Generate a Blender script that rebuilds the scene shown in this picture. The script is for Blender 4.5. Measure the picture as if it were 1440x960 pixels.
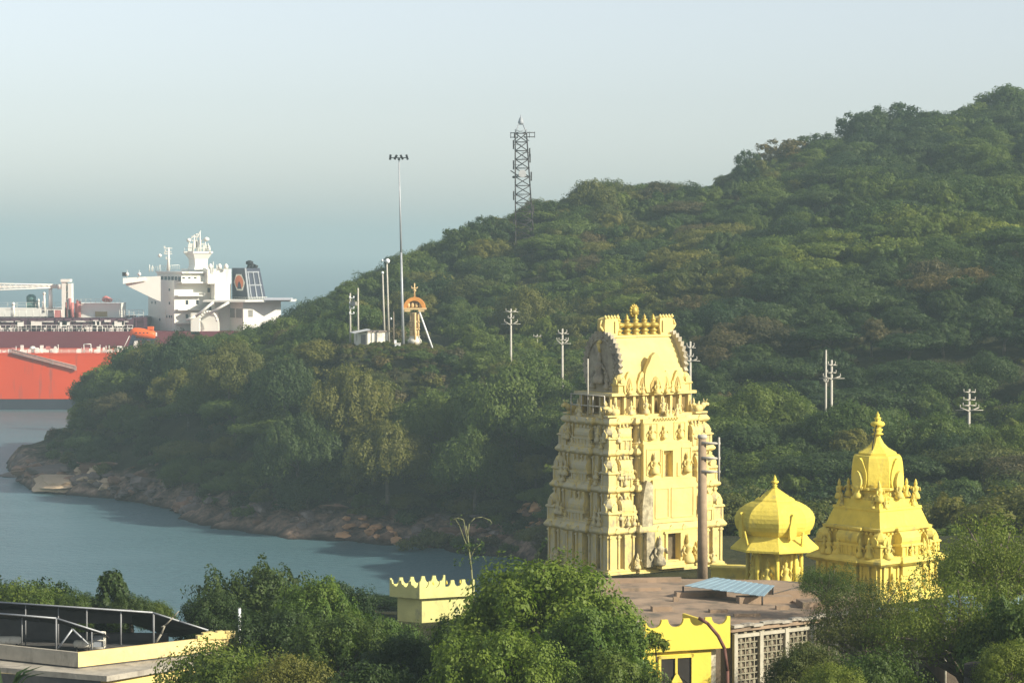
import bpy, math, random
import numpy as np
from mathutils import Vector, Matrix

for _o in list(bpy.data.objects):
    bpy.data.objects.remove(_o)
SC = bpy.context.scene
COL = SC.collection
R = math.radians
random.seed(7)

# ---------------------------------------------------------------- camera
CAM_H = 52.0
FPX = 3600.0                     # focal length in photo pixels (1440 wide)
HORIZON = 345.0
PITCH = math.atan((480 - HORIZON) / FPX)
cam_data = bpy.data.cameras.new("camera")
cam_data.sensor_width = 36.0
cam_data.lens = 36.0 * FPX / 1440.0
cam_data.clip_start = 1.0
cam_data.clip_end = 60000.0
cam = bpy.data.objects.new("camera", cam_data)
cam.location = (0, 0, CAM_H)
cam.rotation_euler = (R(90) - PITCH, 0, 0)
COL.objects.link(cam)
SC.camera = cam

# ---------------------------------------------------------------- world, sun, exposure
SUN_AZ = R(62)      # to the right of straight-behind-the-camera
SUN_EL = R(27)
sun_dir = Vector((math.sin(SUN_AZ) * math.cos(SUN_EL), -math.cos(SUN_AZ) * math.cos(SUN_EL), math.sin(SUN_EL)))
world = bpy.data.worlds.new("World")
SC.world = world
world.use_nodes = True
wn = world.node_tree
wn.nodes.clear()
sky = wn.nodes.new("ShaderNodeTexSky")
sky.sky_type = 'NISHITA'
sky.sun_disc = False
sky.sun_elevation = SUN_EL
sky.sun_rotation = math.atan2(sun_dir.x, sun_dir.y)
sky.altitude = 50
sky.air_density = 0.9
sky.dust_density = 0.8
sky.ozone_density = 2.3
bg = wn.nodes.new("ShaderNodeBackground")
bg.inputs[1].default_value = 0.105
wo = wn.nodes.new("ShaderNodeOutputWorld")
hs = wn.nodes.new("ShaderNodeHueSaturation")
hs.inputs["Saturation"].default_value = 0.42
wn.links.new(sky.outputs[0], hs.inputs["Color"])
wn.links.new(hs.outputs[0], bg.inputs[0])
wn.links.new(bg.outputs[0], wo.inputs[0])
sun_data = bpy.data.lights.new("sun", 'SUN')
sun_data.energy = 4.4
sun_data.angle = R(0.6)
sun_data.color = (1.0, 0.93, 0.78)
sun = bpy.data.objects.new("sun", sun_data)
sun.rotation_euler = (-sun_dir).to_track_quat('-Z', 'Y').to_euler()
sun.location = (60, 0, 120)
COL.objects.link(sun)
SC.view_settings.view_transform = 'Standard'
SC.view_settings.look = 'None'
SC.view_settings.exposure = 0.7
SC.view_settings.gamma = 1.0
SC.view_settings.use_curve_mapping = False
SC.cycles.use_denoising = True
SC.cycles.max_bounces = 6
SC.cycles.diffuse_bounces = 3
SC.cycles.transmission_bounces = 3
SC.cycles.volume_bounces = 1
SC.cycles.use_adaptive_sampling = True

# ---------------------------------------------------------------- pixel helpers (used only to read real positions off the photo)
_cf, _sf = math.cos(PITCH), math.sin(PITCH)
def at(px, py, D):
    u, v = px - 720.0, 480.0 - py
    dy = FPX * _cf + v * _sf
    dz = -FPX * _sf + v * _cf
    k = D / dy
    return Vector((u * k, D, CAM_H + dz * k))
def onz(px, py, z):
    u, v = px - 720.0, 480.0 - py
    dy = FPX * _cf + v * _sf
    dz = -FPX * _sf + v * _cf
    k = (z - CAM_H) / dz
    return Vector((u * k, dy * k, z))
def to_px(x, y, z):
    dz = z - CAM_H
    f = y * _cf - dz * _sf
    v = y * _sf + dz * _cf
    return 720 + FPX * x / f, 480 - FPX * v / f

# ---------------------------------------------------------------- materials
MATS = {}
def mat(name, col, rough=0.75, var=0.12, vscale=1.0, bump=0.0, bscale=8.0, metal=0.0, stain=None, side=None, spec=0.3):
    if name in MATS:
        return MATS[name]
    m = bpy.data.materials.new(name)
    m.use_nodes = True
    nt = m.node_tree
    b = nt.nodes["Principled BSDF"]
    b.inputs["Roughness"].default_value = rough
    b.inputs["Metallic"].default_value = metal
    b.inputs["Specular IOR Level"].default_value = spec
    tc = nt.nodes.new("ShaderNodeTexCoord")
    nz = nt.nodes.new("ShaderNodeTexNoise")
    nz.inputs["Scale"].default_value = vscale
    nz.inputs["Detail"].default_value = 6
    nt.links.new(tc.outputs["Object"], nz.inputs["Vector"])
    rp = nt.nodes.new("ShaderNodeValToRGB")
    rp.color_ramp.elements[0].position = 0.3
    rp.color_ramp.elements[1].position = 0.7
    lo = [max(0, c * (1 - var)) for c in col]; hi = [min(1, c * (1 + var)) for c in col]
    rp.color_ramp.elements[0].color = (*lo, 1)
    rp.color_ramp.elements[1].color = (*hi, 1)
    nt.links.new(nz.outputs["Fac"], rp.inputs[0])
    out = rp.outputs[0]
    if stain:
        # patches of weathering with shapes of their own: (colour, amount, scale, vertical stretch)
        sc_, amt, ssc, stretch = stain
        mp = nt.nodes.new("ShaderNodeMapping")
        mp.inputs["Scale"].default_value = (1, 1, 1.0 / stretch)
        nt.links.new(tc.outputs["Object"], mp.inputs[0])
        n2 = nt.nodes.new("ShaderNodeTexNoise")
        n2.inputs["Scale"].default_value = ssc
        n2.inputs["Detail"].default_value = 8
        n2.inputs["Roughness"].default_value = 0.65
        nt.links.new(mp.outputs[0], n2.inputs["Vector"])
        r2 = nt.nodes.new("ShaderNodeValToRGB")
        r2.color_ramp.elements[0].position = 0.62 - amt * 0.25
        r2.color_ramp.elements[1].position = 0.74 - amt * 0.1
        r2.color_ramp.elements[0].color = (0, 0, 0, 1)
        r2.color_ramp.elements[1].color = (1, 1, 1, 1)
        nt.links.new(n2.outputs["Fac"], r2.inputs[0])
        mx = nt.nodes.new("ShaderNodeMix"); mx.data_type = 'RGBA'
        nt.links.new(r2.outputs[0], mx.inputs[0])
        nt.links.new(out, mx.inputs[6])
        mx.inputs[7].default_value = (*sc_, 1)
        out = mx.outputs[2]
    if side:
        # one tint of grime and painted shade on the local -x side only, broken up by noise
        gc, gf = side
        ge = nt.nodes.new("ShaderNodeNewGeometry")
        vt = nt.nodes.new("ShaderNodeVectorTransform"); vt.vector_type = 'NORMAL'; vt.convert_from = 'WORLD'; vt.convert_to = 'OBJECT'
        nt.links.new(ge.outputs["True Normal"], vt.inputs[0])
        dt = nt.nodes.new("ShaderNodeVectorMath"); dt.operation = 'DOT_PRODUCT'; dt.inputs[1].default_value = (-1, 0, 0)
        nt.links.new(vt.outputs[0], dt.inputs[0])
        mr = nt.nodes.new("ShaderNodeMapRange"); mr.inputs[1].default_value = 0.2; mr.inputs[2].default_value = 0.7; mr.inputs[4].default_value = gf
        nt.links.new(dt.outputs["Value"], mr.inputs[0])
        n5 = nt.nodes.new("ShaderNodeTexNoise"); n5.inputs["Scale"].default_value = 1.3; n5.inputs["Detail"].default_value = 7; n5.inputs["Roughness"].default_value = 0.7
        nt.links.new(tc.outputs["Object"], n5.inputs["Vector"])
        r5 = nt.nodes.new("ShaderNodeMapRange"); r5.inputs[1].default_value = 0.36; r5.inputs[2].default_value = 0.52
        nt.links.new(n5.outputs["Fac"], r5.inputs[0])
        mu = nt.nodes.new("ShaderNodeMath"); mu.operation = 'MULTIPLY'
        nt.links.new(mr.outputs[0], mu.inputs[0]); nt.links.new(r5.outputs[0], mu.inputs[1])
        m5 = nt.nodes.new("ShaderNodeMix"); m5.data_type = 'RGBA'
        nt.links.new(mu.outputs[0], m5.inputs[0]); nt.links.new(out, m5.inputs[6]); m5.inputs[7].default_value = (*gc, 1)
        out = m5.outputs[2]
    nt.links.new(out, b.inputs["Base Color"])
    if bump:
        n3 = nt.nodes.new("ShaderNodeTexNoise")
        n3.inputs["Scale"].default_value = bscale
        n3.inputs["Detail"].default_value = 5
        nt.links.new(tc.outputs["Object"], n3.inputs["Vector"])
        bp = nt.nodes.new("ShaderNodeBump")
        bp.inputs["Strength"].default_value = bump
        bp.inputs["Distance"].default_value = 0.1
        nt.links.new(n3.outputs["Fac"], bp.inputs["Height"])
        nt.links.new(bp.outputs[0], b.inputs["Normal"])
    MATS[name] = m
    return m

def leaf_mat(name, col, var=0.35, trans=0.3):
    m = bpy.data.materials.new(name)
    m.use_nodes = True
    nt = m.node_tree
    b = nt.nodes["Principled BSDF"]
    b.inputs["Roughness"].default_value = 0.55
    b.inputs["Specular IOR Level"].default_value = 0.25
    oi = nt.nodes.new("ShaderNodeObjectInfo")
    at_ = nt.nodes.new("ShaderNodeAttribute"); at_.attribute_name = "tint"
    ad = nt.nodes.new("ShaderNodeMath"); ad.operation = 'ADD'
    ml = nt.nodes.new("ShaderNodeMath"); ml.operation = 'MULTIPLY'; ml.inputs[1].default_value = 0.5
    nt.links.new(oi.outputs["Random"], ad.inputs[0])
    nt.links.new(at_.outputs["Fac"], ad.inputs[1])
    nt.links.new(ad.outputs[0], ml.inputs[0])
    rp = nt.nodes.new("ShaderNodeValToRGB")
    r, g, bl = col
    e = rp.color_ramp.elements
    e[0].position = 0.08; e[0].color = (r * (1 - var) * 0.8, g * (1 - var), bl * (1 - var * 0.6), 1)
    e[1].position = 0.92; e[1].color = (r * (1 + var) * 1.25, g * (1 + var), bl * (1 + var * 0.3), 1)
    nt.links.new(ml.outputs[0], rp.inputs[0])
    nt.links.new(rp.outputs[0], b.inputs["Base Color"])
    tr = nt.nodes.new("ShaderNodeBsdfTranslucent")
    mc = nt.nodes.new("ShaderNodeMix"); mc.data_type = 'RGBA'; mc.blend_type = 'MULTIPLY'; mc.inputs[0].default_value = 1
    nt.links.new(rp.outputs[0], mc.inputs[6]); mc.inputs[7].default_value = (1.0, 1.3, 0.4, 1)
    nt.links.new(mc.outputs[2], tr.inputs[0])
    ms = nt.nodes.new("ShaderNodeMixShader"); ms.inputs[0].default_value = trans
    nt.links.new(b.outputs[0], ms.inputs[1]); nt.links.new(tr.outputs[0], ms.inputs[2])
    nt.links.new(ms.outputs[0], nt.nodes["Material Output"].inputs[0])
    MATS[name] = m
    return m

# ---------------------------------------------------------------- object helpers
def tag(o, label=None, cat=None, group=None, kind=None):
    if label: o["label"] = label
    if cat: o["category"] = cat
    if group: o["group"] = group
    if kind: o["kind"] = kind
    return o

def thing(name, label, cat, loc=(0, 0, 0), rz=0.0, group=None):
    o = bpy.data.objects.new(name, None)
    o.empty_display_size = 0.5
    o.location = loc
    o.rotation_euler = (0, 0, rz)
    COL.objects.link(o)
    return tag(o, label, cat, group)

class MB:
    def __init__(s):
        s.v = []; s.f = []; s.sm = []
    def add(s, vs, fs, smooth=False):
        n = len(s.v)
        s.v += [tuple(p) for p in vs]
        s.f += [tuple(i + n for i in f) for f in fs]
        s.sm += [smooth] * len(fs)
        return s
    def box(s, c, d, rz=0.0, M=None):
        hx, hy, hz = d[0] / 2, d[1] / 2, d[2] / 2
        cr, sr = math.cos(rz), math.sin(rz)
        vs = []
        for z in (-hz, hz):
            for x, y in ((-hx, -hy), (hx, -hy), (hx, hy), (-hx, hy)):
                p = Vector((c[0] + x * cr - y * sr, c[1] + x * sr + y * cr, c[2] + z))
                vs.append(M @ p if M else p)
        return s.add(vs, [(3, 2, 1, 0), (4, 5, 6, 7), (0, 1, 5, 4), (1, 2, 6, 5), (2, 3, 7, 6), (3, 0, 4, 7)])
    def b2(s, x0, x1, y0, y1, z0, z1):
        return s.box(((x0 + x1) / 2, (y0 + y1) / 2, (z0 + z1) / 2), (abs(x1 - x0), abs(y1 - y0), abs(z1 - z0)))
    def tube(s, p0, p1, r0, r1=None, n=8, smooth=True):
        if r1 is None: r1 = r0
        p0, p1 = Vector(p0), Vector(p1)
        d = (p1 - p0)
        if d.length < 1e-6: return s
        d.normalize()
        a = d.orthogonal().normalized(); b = d.cross(a)
        vs = []
        for p, r in ((p0, r0), (p1, r1)):
            for i in range(n):
                t = 2 * math.pi * i / n
                vs.append(p + (a * math.cos(t) + b * math.sin(t)) * r)
        k = len(s.v)
        s.add(vs, [(i, (i + 1) % n, n + (i + 1) % n, n + i) for i in range(n)], smooth)
        s.add([], []); 
        s.f += [tuple(k + i for i in range(n))[::-1], tuple(k + n + i for i in range(n))]
        s.sm += [False, False]
        return s
    def path(s, pts, r0, r1, n=7):
        m = len(pts) - 1
        for i in range(m):
            a = r0 + (r1 - r0) * i / m; b = r0 + (r1 - r0) * (i + 1) / m
            s.tube(pts[i], pts[i + 1], a, b, n)
        return s
    def lathe(s, prof, c=(0, 0, 0), n=16, smooth=True, rot=0.0, sx=1.0, sy=1.0, M=None):
        vs = []
        for r, z in prof:
            for i in range(n):
                t = rot + 2 * math.pi * i / n
                p = Vector((c[0] + r * math.cos(t) * sx, c[1] + r * math.sin(t) * sy, c[2] + z))
                vs.append(M @ p if M else p)
        fs = []
        for j in range(len(prof) - 1):
            for i in range(n):
                i2 = (i + 1) % n
                fs.append((j * n + i, j * n + i2, (j + 1) * n + i2, (j + 1) * n + i))
        k = len(s.v)
        s.add(vs, fs, smooth)
        s.f += [tuple(k + i for i in range(n))[::-1], tuple(k + (len(prof) - 1) * n + i for i in range(n))]
        s.sm += [False, False]
        return s
    def prism(s, poly, z0, z1, M=None):
        """ccw 2D polygon extruded in z; M maps to world"""
        n = len(poly)
        vs = [Vector((x, y, z0)) for x, y in poly] + [Vector((x, y, z1)) for x, y in poly]
        if M: vs = [M @ v for v in vs]
        return s.add(vs, [tuple(range(n))[::-1], tuple(range(n, 2 * n))] + [(i, (i + 1) % n, n + (i + 1) % n, n + i) for i in range(n)])
    def sweep(s, poly, prof, smooth=False):
        """rectilinear ccw polygon offset outward along a (offset, z) profile"""
        n = len(poly)
        nrm = []
        for i in range(n):
            a = Vector(poly[i]) - Vector(poly[i - 1]); b = Vector(poly[(i + 1) % n]) - Vector(poly[i])
            a.normalize(); b.normalize()
            na = Vector((a.y, -a.x)); nb = Vector((b.y, -b.x))
            d = 1 + na.dot(nb)
            nrm.append((na + nb) / max(d, 0.3))
        vs = []
        for off, z in prof:
            for i in range(n):
                vs.append((poly[i][0] + nrm[i].x * off, poly[i][1] + nrm[i].y * off, z))
        fs = []
        for j in range(len(prof) - 1):
            for i in range(n):
                i2 = (i + 1) % n
                fs.append((j * n + i, j * n + i2, (j + 1) * n + i2, (j + 1) * n + i))
        k = len(s.v)
        s.add(vs, fs, smooth)
        s.f += [tuple(k + i for i in range(n))[::-1], tuple(k + (len(prof) - 1) * n + i for i in range(n))]
        s.sm += [False, False]
        return s
    def build(s, name, material, parent=None, label=None):
        me = bpy.data.meshes.new(name)
        me.from_pydata([tuple(p) for p in s.v], [], s.f)
        me.polygons.foreach_set("use_smooth", s.sm)
        me.materials.append(material)
        me.update()
        o = bpy.data.objects.new(name, me)
        COL.objects.link(o)
        if parent: o.parent = parent
        if label: o["label"] = label
        return o

def copy_tree(o, parent=None):
    c = o.copy(); COL.objects.link(c)
    c.parent = parent
    for ch in list(o.children):
        copy_tree(ch, c)
    return c

# ---------------------------------------------------------------- terrain height
def _hash(ix, iy, s):
    h = (ix.astype(np.int64) * 374761393 + iy.astype(np.int64) * 668265263 + s * 982451653) & 0x7fffffff
    h = (h ^ (h >> 13)) * 1274126177 & 0x7fffffff
    return ((h ^ (h >> 16)) & 0xffff) / 65535.0
def vnoise(x, y, s=0):
    x = np.asarray(x, float); y = np.asarray(y, float)
    ix = np.floor(x); iy = np.floor(y); fx = x - ix; fy = y - iy
    fx = fx * fx * (3 - 2 * fx); fy = fy * fy * (3 - 2 * fy)
    ix = ix.astype(np.int64); iy = iy.astype(np.int64)
    a = _hash(ix, iy, s); b = _hash(ix + 1, iy, s); c = _hash(ix, iy + 1, s); d = _hash(ix + 1, iy + 1, s)
    return (a * (1 - fx) + b * fx) * (1 - fy) + (c * (1 - fx) + d * fx) * fy - 0.5
def fbm(x, y, s=0, o=4):
    t = 0; a = 1.0
    for k in range(o):
        t = t + a * vnoise(np.asarray(x) * 2 ** k, np.asarray(y) * 2 ** k, s + k)
        a *= 0.5
    return t

NEARL = [(-60, 44), (0, 41), (60, 31), (100, 24), (150, 21), (200, 17), (260, 7), (305, 0), (325, -5)]
NEARM = [(-60, 44), (0, 41), (60, 31), (100, 24), (150, 22), (200, 23), (240, 19), (300, 8), (345, 0), (362, -5)]
NEARR = [(-60, 44), (0, 41), (60, 32), (100, 27), (130, 26), (180, 26.5), (225, 26.5), (260, 20)]
PROF = {
    -1200: NEARL + [(1100, -5)],
    -10: NEARL + [(560, -5), (1100, -5)],
    8: NEARL + [(560, -4), (590, -1.0), (612, -1.5), (640, -5), (1100, -5)],
    24: NEARL + [(545, -4), (560, -0.8), (580, 1.0), (605, 3.0), (622, 0), (660, -5), (1100, -5)],
    40: NEARL + [(530, -4), (542, 0), (560, 1.6), (600, 3.5), (625, 1), (660, -5), (1100, -5)],
    98: NEARL + [(522, -4), (535, 0.0), (560, 2.0), (585, 3.5), (612, 5), (640, 2), (675, -5), (1100, -5)],
    125: NEARL + [(518, -4), (530, 0.0), (548, 2.6), (575, 7), (612, 10.5), (640, 8), (680, -5), (1100, -5)],
    200: NEARL + [(504, -4), (516, 0), (530, 3), (560, 14), (600, 21), (640, 15), (710, -5), (1100, -5)],
    330: NEARL + [(455, -4), (468, 0), (480, 3), (500, 9), (540, 20.5), (578, 26), (640, 20), (730, -5), (1100, -5)],
    430: NEARL + [(440, -4), (455, 0), (467, 3), (495, 15), (520, 25), (575, 29), (620, 30), (700, 20), (780, -5), (1100, -5)],
    485: NEARM + [(436, -4), (449, 0), (461, 3), (488, 17), (508, 29.8), (530, 30.2), (560, 31), (620, 36), (700, 30), (800, 0), (1100, -5)],
    560: NEARM + [(430, -4), (442, 0), (455, 3), (480, 18), (504, 30.5), (530, 31), (560, 32), (640, 42.5), (700, 38), (820, 10), (1100, -5)],
    640: NEARM + [(422, -4), (436, 0), (448, 3), (475, 17), (498, 29), (520, 30.3), (550, 30), (600, 38), (660, 49), (740, 44), (860, 20), (1100, -5)],
    720: NEARM[:-2] + [(340, 1), (355, -4), (418, -4), (430, 0), (441, 3), (458, 13), (478, 23), (510, 23), (560, 31), (620, 46), (665, 55), (760, 50), (900, 20), (1100, -5)],
    775: NEARR + [(300, 10), (345, 4), (395, 1), (425, 3), (445, 13), (465, 23), (510, 24), (560, 32), (620, 48), (670, 57), (760, 55), (1100, -5)],
    850: NEARR + [(300, 12), (350, 8), (390, 10), (430, 23), (460, 23), (500, 25), (600, 44), (680, 60), (780, 60), (1100, 0)],
    1000: NEARR + [(300, 14), (340, 12), (385, 22), (415, 20), (440, 21), (480, 31), (600, 50), (680, 61), (780, 62), (1100, 5)],
    1060: NEARR + [(300, 14), (340, 12), (382, 22), (412, 19.5), (438, 21), (470, 31), (600, 53), (700, 69), (800, 69), (1100, 5)],
    1200: NEARR + [(300, 13), (340, 13), (370, 21.5), (400, 18), (428, 20), (455, 31), (600, 58), (720, 77), (820, 77), (1100, 10)],
    1440: NEARR + [(300, 12), (330, 14), (352, 19.5), (385, 17), (425, 20), (452, 32), (600, 65), (740, 88), (840, 88), (1100, 20)],
    2400: NEARR + [(300, 20), (400, 25), (500, 50), (740, 100), (1100, 60)],
}
_pk = sorted(PROF)
_dg = np.arange(-60, 1101, 2.0)
_tab = np.array([np.interp(_dg, [a for a, b in PROF[k]], [b for a, b in PROF[k]]) for k in _pk])
def ground(x, y):
    x = np.asarray(x, float); y = np.asarray(y, float)
    px = 720 + FPX * x / np.maximum(y, 70)
    px = np.clip(px, _pk[0], _pk[-1])
    D = np.clip(y, _dg[0], _dg[-1])
    wob = 1.0 + 0 * x
    i = np.clip(np.searchsorted(_pk, px, side='right') - 1, 0, len(_pk) - 2)
    pk = np.array(_pk, float)
    t = (px - pk[i]) / (pk[i + 1] - pk[i])
    u = np.clip((D - _dg[0]) / 2.0, 0, len(_dg) - 1.001)
    j = np.floor(u).astype(int); w = u - j
    a = _tab[i, j] * (1 - w) + _tab[i, j + 1] * w
    b = _tab[i + 1, j] * (1 - w) + _tab[i + 1, j + 1] * w
    z = a * (1 - t) + b * t
    amp = np.clip((D - 250) / 100, 0.0, 1.0)
    rough = fbm(x / 26.0, y / 26.0, 3, 5) * 2.6 + np.abs(fbm(x / 6.0, y / 6.0, 11, 4)) * 3.2 * np.exp(-((z - 1.5) / 3.5) ** 2)
    crag = (np.abs(vnoise(x / 2.6, y / 2.6, 31)) * 1.9 + np.abs(vnoise(x / 1.3, y / 1.3, 32)) * 0.8 - .45) * np.exp(-((z - 1.8) / 2.6) ** 2)
    return z + amp * (rough + crag) * np.where(z < -3.5, 0.2, 1.0)
def gz(x, y):
    return float(ground(np.array([x]), np.array([y]))[0])
# ================================================================ SETTING
gx = np.arange(-330, 440.1, 1.6); gy = np.arange(-40, 1098.1, 1.6)
GX, GY = np.meshgrid(gx, gy)
JX = GX + vnoise(GX / 2.3, GY / 2.3, 21) * 1.0
JY = GY + vnoise(GX / 2.3, GY / 2.3, 22) * 1.0
GZ = ground(JX, JY)
me = bpy.data.meshes.new("ground")
nx, ny = len(gx), len(gy)
idx = np.arange(nx * ny).reshape(ny, nx)
quads = np.stack([idx[:-1, :-1], idx[:-1, 1:], idx[1:, 1:], idx[1:, :-1]], -1).reshape(-1, 4)
def mesh_np(me, V, F):
    me.vertices.add(len(V)); me.vertices.foreach_set("co", V.astype(np.float32).ravel())
    me.loops.add(F.size); me.loops.foreach_set("vertex_index", F.astype(np.int32).ravel())
    me.polygons.add(len(F))
    k = F.shape[1]
    me.polygons.foreach_set("loop_start", np.arange(0, F.size, k, dtype=np.int32))
    me.update(calc_edges=True)
mesh_np(me, np.stack([JX, JY, GZ], -1).reshape(-1, 3), quads)

def ground_mat():
    m = bpy.data.materials.new("hillside_soil_and_rock"); m.use_nodes = True
    nt = m.node_tree; b = nt.nodes["Principled BSDF"]; b.inputs["Roughness"].default_value = 0.95
    b.inputs["Specular IOR Level"].default_value = 0.15
    ge = nt.nodes.new("ShaderNodeNewGeometry")
    sp = nt.nodes.new("ShaderNodeSeparateXYZ"); nt.links.new(ge.outputs["Position"], sp.inputs[0])
    def noise(sc, det=6, r=0.6):
        n = nt.nodes.new("ShaderNodeTexNoise"); n.inputs["Scale"].default_value = sc; n.inputs["Detail"].default_value = det
        n.inputs["Roughness"].default_value = r
        nt.links.new(ge.outputs["Position"], n.inputs["Vector"]); return n
    def ramp(src, stops):
        r = nt.nodes.new("ShaderNodeValToRGB"); e = r.color_ramp.elements
        while len(e) < len(stops): e.new(0.5)
        for q, (p, c) in zip(e, stops):
            q.position = p; q.color = (*c, 1)
        nt.links.new(src, r.inputs[0]); return r
    soil = ramp(noise(0.15).outputs["Fac"], [(0.3, (0.030, 0.028, 0.014)), (0.5, (0.045, 0.050, 0.020)), (0.7, (0.075, 0.070, 0.030))])
    rock = ramp(noise(0.35, 10, 0.7).outputs["Fac"], [(0.34, (0.05, 0.042, 0.038)), (0.48, (0.18, 0.13, 0.10)), (0.58, (0.34, 0.23, 0.16)), (0.7, (0.52, 0.38, 0.27))])
    wet = nt.nodes.new("ShaderNodeMath"); wet.operation = 'MULTIPLY_ADD'
    n4 = noise(0.25, 5)
    nt.links.new(n4.outputs["Fac"], wet.inputs[0]); wet.inputs[1].default_value = -5.0
    nt.links.new(sp.outputs["Z"], wet.inputs[2])     # z - 5*noise
    fz = nt.nodes.new("ShaderNodeMapRange"); fz.inputs[1].default_value = 1.2; fz.inputs[2].default_value = 2.8
    nt.links.new(wet.outputs[0], fz.inputs[0])
    mx = nt.nodes.new("ShaderNodeMix"); mx.data_type = 'RGBA'
    nt.links.new(fz.outputs[0], mx.inputs[0]); nt.links.new(rock.outputs[0], mx.inputs[6]); nt.links.new(soil.outputs[0], mx.inputs[7])
    # tide line: dark wet band close to the water
    f2 = nt.nodes.new("ShaderNodeMapRange"); f2.inputs[1].default_value = 0.1; f2.inputs[2].default_value = 1.0
    nt.links.new(sp.outputs["Z"], f2.inputs[0])
    mw = nt.nodes.new("ShaderNodeMix"); mw.data_type = 'RGBA'
    nt.links.new(f2.outputs[0], mw.inputs[0]); mw.inputs[6].default_value = (0.035, 0.028, 0.024, 1)
    nt.links.new(mx.outputs[2], mw.inputs[7])
    nt.links.new(mw.outputs[2], b.inputs["Base Color"])
    bp = nt.nodes.new("ShaderNodeBump"); bp.inputs["Strength"].default_value = 0.9; bp.inputs["Distance"].default_value = 0.8
    nb = noise(0.9, 8, 0.7); nt.links.new(nb.outputs["Fac"], bp.inputs["Height"]); nt.links.new(bp.outputs[0], b.inputs["Normal"])
    return m
me.materials.append(ground_mat())
me.polygons.foreach_set("use_smooth", [True] * len(me.polygons))
g = bpy.data.objects.new("ground", me); COL.objects.link(g); tag(g, kind="structure")

# water
def water_mat():
    m = bpy.data.materials.new("bay_water"); m.use_nodes = True
    nt = m.node_tree; b = nt.nodes["Principled BSDF"]
    b.inputs["Base Color"].default_value = (0.080, 0.155, 0.175, 1)
    b.inputs["Roughness"].default_value = 0.36
    b.inputs["IOR"].default_value = 1.33
    ge = nt.nodes.new("ShaderNodeNewGeometry")
    mp = nt.nodes.new("ShaderNodeMapping"); mp.inputs["Scale"].default_value = (0.55, 1.0, 1); mp.inputs["Rotation"].default_value = (0, 0, R(12))
    nt.links.new(ge.outputs["Position"], mp.inputs[0])
    n1 = nt.nodes.new("ShaderNodeTexNoise"); n1.inputs["Scale"].default_value = 0.9; n1.inputs["Detail"].default_value = 5; n1.inputs["Roughness"].default_value = 0.6
    n2 = nt.nodes.new("ShaderNodeTexNoise"); n2.inputs["Scale"].default_value = 0.06; n2.inputs["Detail"].default_value = 3
    nt.links.new(mp.outputs[0], n1.inputs["Vector"]); nt.links.new(mp.outputs[0], n2.inputs["Vector"])
    mm = nt.nodes.new("ShaderNodeMath"); mm.operation = 'MULTIPLY'
    nt.links.new(n1.outputs["Fac"], mm.inputs[0]); nt.links.new(n2.outputs["Fac"], mm.inputs[1])
    bp = nt.nodes.new("ShaderNodeBump"); bp.inputs["Strength"].default_value = 1.0; bp.inputs["Distance"].default_value = 1.1
    nt.links.new(mm.outputs[0], bp.inputs["Height"]); nt.links.new(bp.outputs[0], b.inputs["Normal"])
    return m
WEXT = 14000
wm = bpy.data.meshes.new("water")
wm.from_pydata([(-WEXT, -300, 0), (WEXT, -300, 0), (WEXT, WEXT, 0), (-WEXT, WEXT, 0)], [], [(0, 1, 2, 3)])
wm.materials.append(water_mat())
w = bpy.data.objects.new("water", wm); COL.objects.link(w); tag(w, kind="structure")

# haze
HAZE_TOP = 118.0
hz = MB(); hz.b2(-WEXT - 10, WEXT + 10, -310, WEXT + 10, -7, HAZE_TOP)
hm = bpy.data.materials.new("sea_haze"); hm.use_nodes = True
nt = hm.node_tree; nt.nodes.clear()
pv = nt.nodes.new("ShaderNodeVolumePrincipled")
pv.inputs["Color"].default_value = (0.475, 0.61, 0.645, 1)
pv.inputs["Density"].default_value = 0.00030
pv.inputs["Anisotropy"].default_value = 0.0
mo = nt.nodes.new("ShaderNodeOutputMaterial"); nt.links.new(pv.outputs[0], mo.inputs["Volume"])
ho = hz.build("haze", hm); tag(ho, kind="stuff")
hm.cycles.homogeneous_volume = True if hasattr(hm.cycles, "homogeneous_volume") else True

# ================================================================ TREES
LM = {
    'dark': leaf_mat("leaf_dark_green", (0.041, 0.074, 0.018)),
    'mid': leaf_mat("leaf_mid_green", (0.078, 0.124, 0.021)),
    'olive': leaf_mat("leaf_olive", (0.112, 0.128, 0.026)),
    'light': leaf_mat("leaf_light_green", (0.125, 0.172, 0.024)),
    'fresh': leaf_mat("leaf_fresh_green", (0.105, 0.170, 0.023)),
    'brown': leaf_mat("leaf_dry_brown", (0.095, 0.088, 0.034)),
}
BARK = mat("bark", (0.13, 0.105, 0.08), 0.9, 0.3, 2.0, 0.4, 6)
BARKP = mat("bark_pale", (0.30, 0.27, 0.21), 0.9, 0.2, 2.0, 0.3, 6)

def leaves_np(rng, C, NR, size, tint, flat=0.0):
    """C centres, NR normals -> rhombus leaves"""
    n = len(C)
    NR = NR + rng.normal(0, 0.36, (n, 3)); NR /= np.linalg.norm(NR, axis=1)[:, None]
    A = np.cross(NR, rng.normal(0, 1, (n, 3))); A /= np.linalg.norm(A, axis=1)[:, None]
    B = np.cross(NR, A)
    s = size * rng.uniform(0.6, 1.35, n)[:, None]
    V = np.stack([C - A * s, C - B * s * 0.55, C + A * s, C + B * s * 0.55], 1).reshape(-1, 3)
    F = np.arange(n * 4).reshape(n, 4)
    return V, F, tint

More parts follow.
